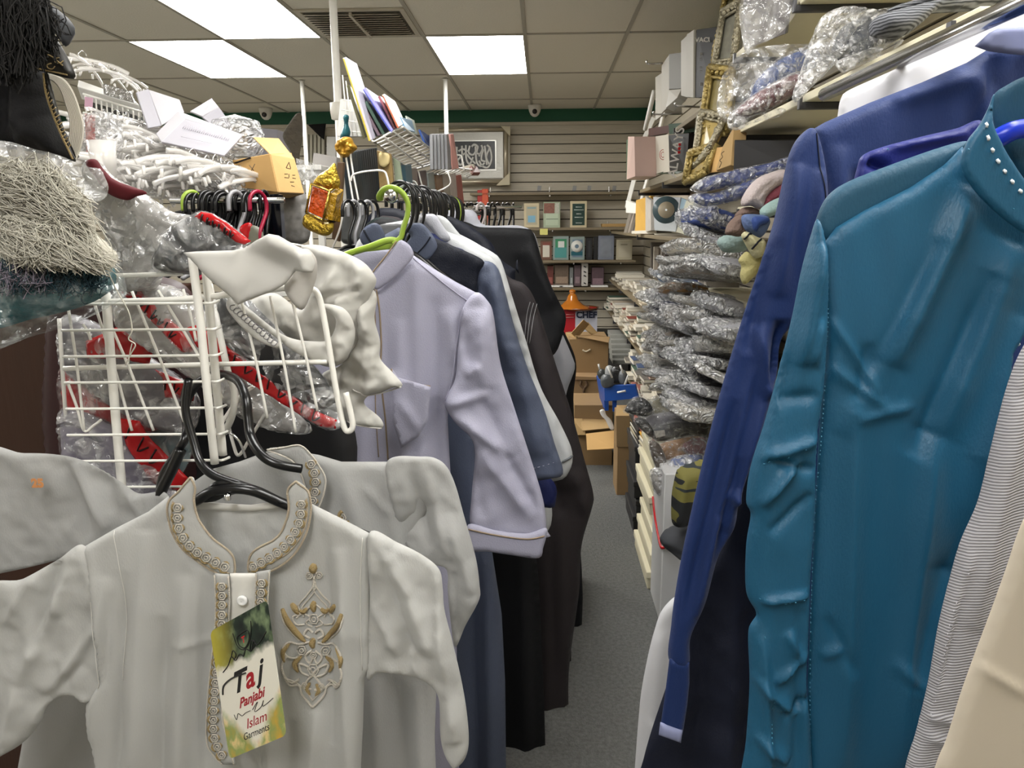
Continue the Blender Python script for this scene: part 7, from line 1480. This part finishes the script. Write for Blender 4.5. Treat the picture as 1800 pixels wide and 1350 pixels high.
csoft('knit_cloth', [(1560,18),(1600,2),(1700,-20),(1790,-40),(1780,-18),(1700,-2),(1620,14),(1580,24)], 1.66, M_knit, 'second ribbed knit lying above the folded one', 'knit cloth', T=.03, w=12, g=4)
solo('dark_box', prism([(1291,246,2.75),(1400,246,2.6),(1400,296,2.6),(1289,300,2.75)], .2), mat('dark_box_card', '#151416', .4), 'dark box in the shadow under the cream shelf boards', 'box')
# flat packs and lower piles
def flatpack(lab, c, th, col, label_c=None, fm=True):
    t = thing('flat_pack', lab, 'pack', W(*c[3]))
    mk('cloth', prism(c, th), mat('fp_'+col[1:], col, .45, bump=.5, bscale=40, var=.15), t, False)
    return t
fps = [('pale cloth pack with tiny red tag above the grey packs', [(1140,705),(1170,698),(1215,712),(1235,735),(1200,745),(1160,735),(1148,722)], '#8d8872'),
 ('thick grey cloth pack in film on the flat pack stack', [(1128,738),(1150,728),(1210,722),(1240,740),(1235,752),(1190,752),(1150,756),(1132,748)], '#88868c'),
 ('black strapped bag with white buckle at the stack front', [(1098,722),(1108,705),(1125,698),(1140,706),(1148,722),(1138,732),(1120,730),(1104,726)], '#17171a'),
 ('black and grey pack with white printed label', [(1142,760),(1170,745),(1205,742),(1240,745),(1240,765),(1200,772),(1160,776),(1146,770)], '#4a4a4c'),
 ('black pack with barcode label at its corner', [(1116,735),(1135,738),(1150,760),(1146,770),(1135,762),(1120,748)], '#131315'),
 ('brown and maroon cloth pack in film', [(1150,790),(1175,776),(1235,768),(1240,800),(1200,812),(1165,808)], '#8e6a45'),
 ('maroon cloth in film at the right of the brown pack', [(1198,785),(1215,774),(1240,770),(1238,800),(1215,802)], '#6b2a2c'),
 ('dark film-wrapped cups at the front of the brown pack', [(1142,775),(1158,780),(1168,800),(1172,822),(1158,828),(1145,800)], '#54483c'),
 ('blue sheet in shiny film under the brown pack', [(1180,808),(1215,800),(1235,802),(1225,825),(1200,835),(1180,830)], '#4a5c8e'),
 ('silvery crumpled film bundle by the white box', [(1145,830),(1165,825),(1190,830),(1186,860),(1170,870),(1150,860)], '#a19d98')]
for k, (lab, out, col) in enumerate(fps):
    wrapped(lab, out, 3.35-.03*k if k < 5 else 3.0-.02*k, col, T=.02, cr=.004 if k in (2, 3, 4) else .008, sc=10, fm=film('thin_film', '#ffffff', .08, .35, 14, .1, .8) if k < 8 else MATS['shiny_film'])
solo('printed_label', prism([(1150,758,3.2),(1168,756,3.2),(1170,766,3.2),(1153,770,3.2)], .003), mat('label_bars', '#b5b3ae', .5, var=.8, vscale=80), 'white printed label on the black and grey pack', 'label')
for i in range(6):
    t = thing('folder', 'folder with %s edge in the slanted stack under the flat packs' % ['brick red','yellow','white','cream','pale grey','white card'][i], 'folder', W(1130, 780+6*i, 3.4))
    mk('board', prism([(1112-1*i,738+7*i,3.9),(1120,735+7*i,3.9),(1165,800+9*i,3.1),(1158,808+9*i,3.05)], .03), mat('fold_%d' % i, ['#8e3a26','#d09c28','#c9c5b8','#b9ae92','#9c9a92','#cfcbc0'][i], .5), t, False)
# camo bag, hat, boxes on the floor
def camo():
    m = mat('camo_cloth', '#5a5628', .8); nt = m.node_tree; L = nt.links.new; b = nt.nodes['Principled BSDF']; tc = nd(nt, 'ShaderNodeTexCoord'); mp = nd(nt, 'ShaderNodeMapping'); mp.inputs['Scale'].default_value = (5, 5, 16)
    n = nd(nt, 'ShaderNodeTexNoise', Scale=1.0, Detail=2.0); L(tc.outputs['Object'], mp.inputs[0]); L(mp.outputs[0], n.inputs['Vector'])
    r = nd(nt, 'ShaderNodeValToRGB'); r.color_ramp.interpolation = 'CONSTANT'; e = r.color_ramp.elements; e[0].color = srgb('#15171a'); e[1].position = .47; e[1].color = srgb('#6b6630'); x = e.new(.6); x.color = srgb('#232a2c'); L(n.outputs[0], r.inputs[0]); L(r.outputs[0], b.inputs['Base Color']); return m
csoft('camouflage_cloth', [(1192,825),(1215,815),(1240,810),(1240,860),(1220,910),(1200,925),(1182,920),(1180,880),(1184,850)], 2.42, camo(), 'olive and black camouflage cloth hanging behind the blue sleeve', 'cloth', T=.05, w=20, g=5, folds=[(1200,830,1192,915,8,.012)])
csoft('felt_cap', [(1160,945),(1172,932),(1200,922),(1225,930),(1220,970),(1200,985),(1180,972),(1164,958)], 2.5, mat('charcoal_felt', '#3c3e43', .8), 'charcoal felt cap jutting from the boxes into the aisle', 'cap', T=.05, w=20, g=5, folds=[(1166,954,1210,975,4,-.012)])
def floorbox(lab, px, py, Y, wx, dy, h, m, name='shoe_box', z0=None, rz=0, lid=None):
    """box whose front left bottom corner is seen at px,py"""
    p = V(px, py, Y); z = p.z if z0 is None else z0
    t = thing(name, lab, 'box', (p.x+wx/2, Y+dy/2, z))
    mk('body', xf(BB(0, wx, 0, dy, 0, h, .003), TM((p.x, Y, z), (0, 0, rz))), m, t, False)
    if lid: mk('lid', xf(BB(-.004, wx+.004, -.004, dy+.004, h*.7, h+.003, .003), TM((p.x, Y, z), (0, 0, rz))), lid, t, False)
    return t
M_sb = mat('shoebox_black', '#1b1a1c', .5); M_sc = mat('shoebox_cream', '#c6bfa4', .6); M_sc2 = mat('shoebox_cream_lid', '#d6cfb4', .6)
z = 0.0
Yb = 3.75; X0 = float(WX(1113, 880, .44)[0]) if 0 else .44
for i in range(6):
    t = thing('shoe_box', 'black shoe box, %s of the black stack by the tall carton' % ['lowest','second','third','fourth','fifth','topmost'][i], 'box', (.45+.16, 3.85, z))
    mk('body', BB(.45+.01*(i % 2), .78, 3.6-.02*(i % 2), 3.95, z+.001, z+.085, .003), M_sb, t, False); mk('lid', BB(.446+.01*(i % 2), .784, 3.596-.02*(i % 2), 3.954, z+.06, z+.088, .003), M_sb, t, False); z += .09
z = 0.0
for i in range(7):
    dx = .012*((i*5) % 4)
    t = thing('shoe_box', 'cream shoe box, %s of the cream stack near the white appliance box' % ['lowest','second','third','fourth','fifth','sixth','topmost'][i], 'box', (.6, 3.2, z))
    mk('body', BB(.44+dx, .68, 3.0-dx, 3.45, z+.001, z+.075, .003), M_sc, t, False); mk('lid', BB(.434+dx, .686, 2.994-dx, 3.456, z+.05, z+.08, .003), M_sc2, t, False); z += .082
t = thing('white_box', 'tall white box with red swoosh standing on the carpet', 'box', (.6, 2.8, 0))
mk('body', BB(.45, .70, 2.72, 3.0-.02, .001, .60, .004), mat('appliance_white', '#c6c6c6', .45), t, False)
mk('red_swoosh', tb(cat_rom([(.448, 2.97, .42), (.448, 2.9, .36), (.448, 2.8, .32), (.448, 2.722, .31), (.47, 2.716, .32)], 5), .006, 5), M_redtape, t)
mk('blue_mark', xf(lathe([(.001,0),(.03,0),(.03,.002),(.001,.002)], (0,0,0), 20), TM((.449, 2.87, .50), (0, -math.pi/2, 0))), M_navy, t)
t = thing('white_box', 'lower white box pushed beside the blue sleeve on the carpet', 'box', (.6, 2.3, 0))
mk('body', BB(.5, .74, 2.1, 2.5, .001, .36, .004), MATS['appliance_white'], t, False)
mk('handle', tb(cat_rom([(.498, 2.28, .25), (.485, 2.25, .22), (.485, 2.2, .22), (.498, 2.17, .25)], 4), .006, 5), M_white_metal, t)
# dark stock filling between shelves behind (low, along wall)
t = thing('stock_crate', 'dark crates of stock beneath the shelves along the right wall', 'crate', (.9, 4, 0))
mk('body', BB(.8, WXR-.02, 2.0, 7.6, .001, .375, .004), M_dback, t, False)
for b in PBASE:
    for c in list(b.children): bpy.data.objects.remove(c)
    bpy.data.objects.remove(b)
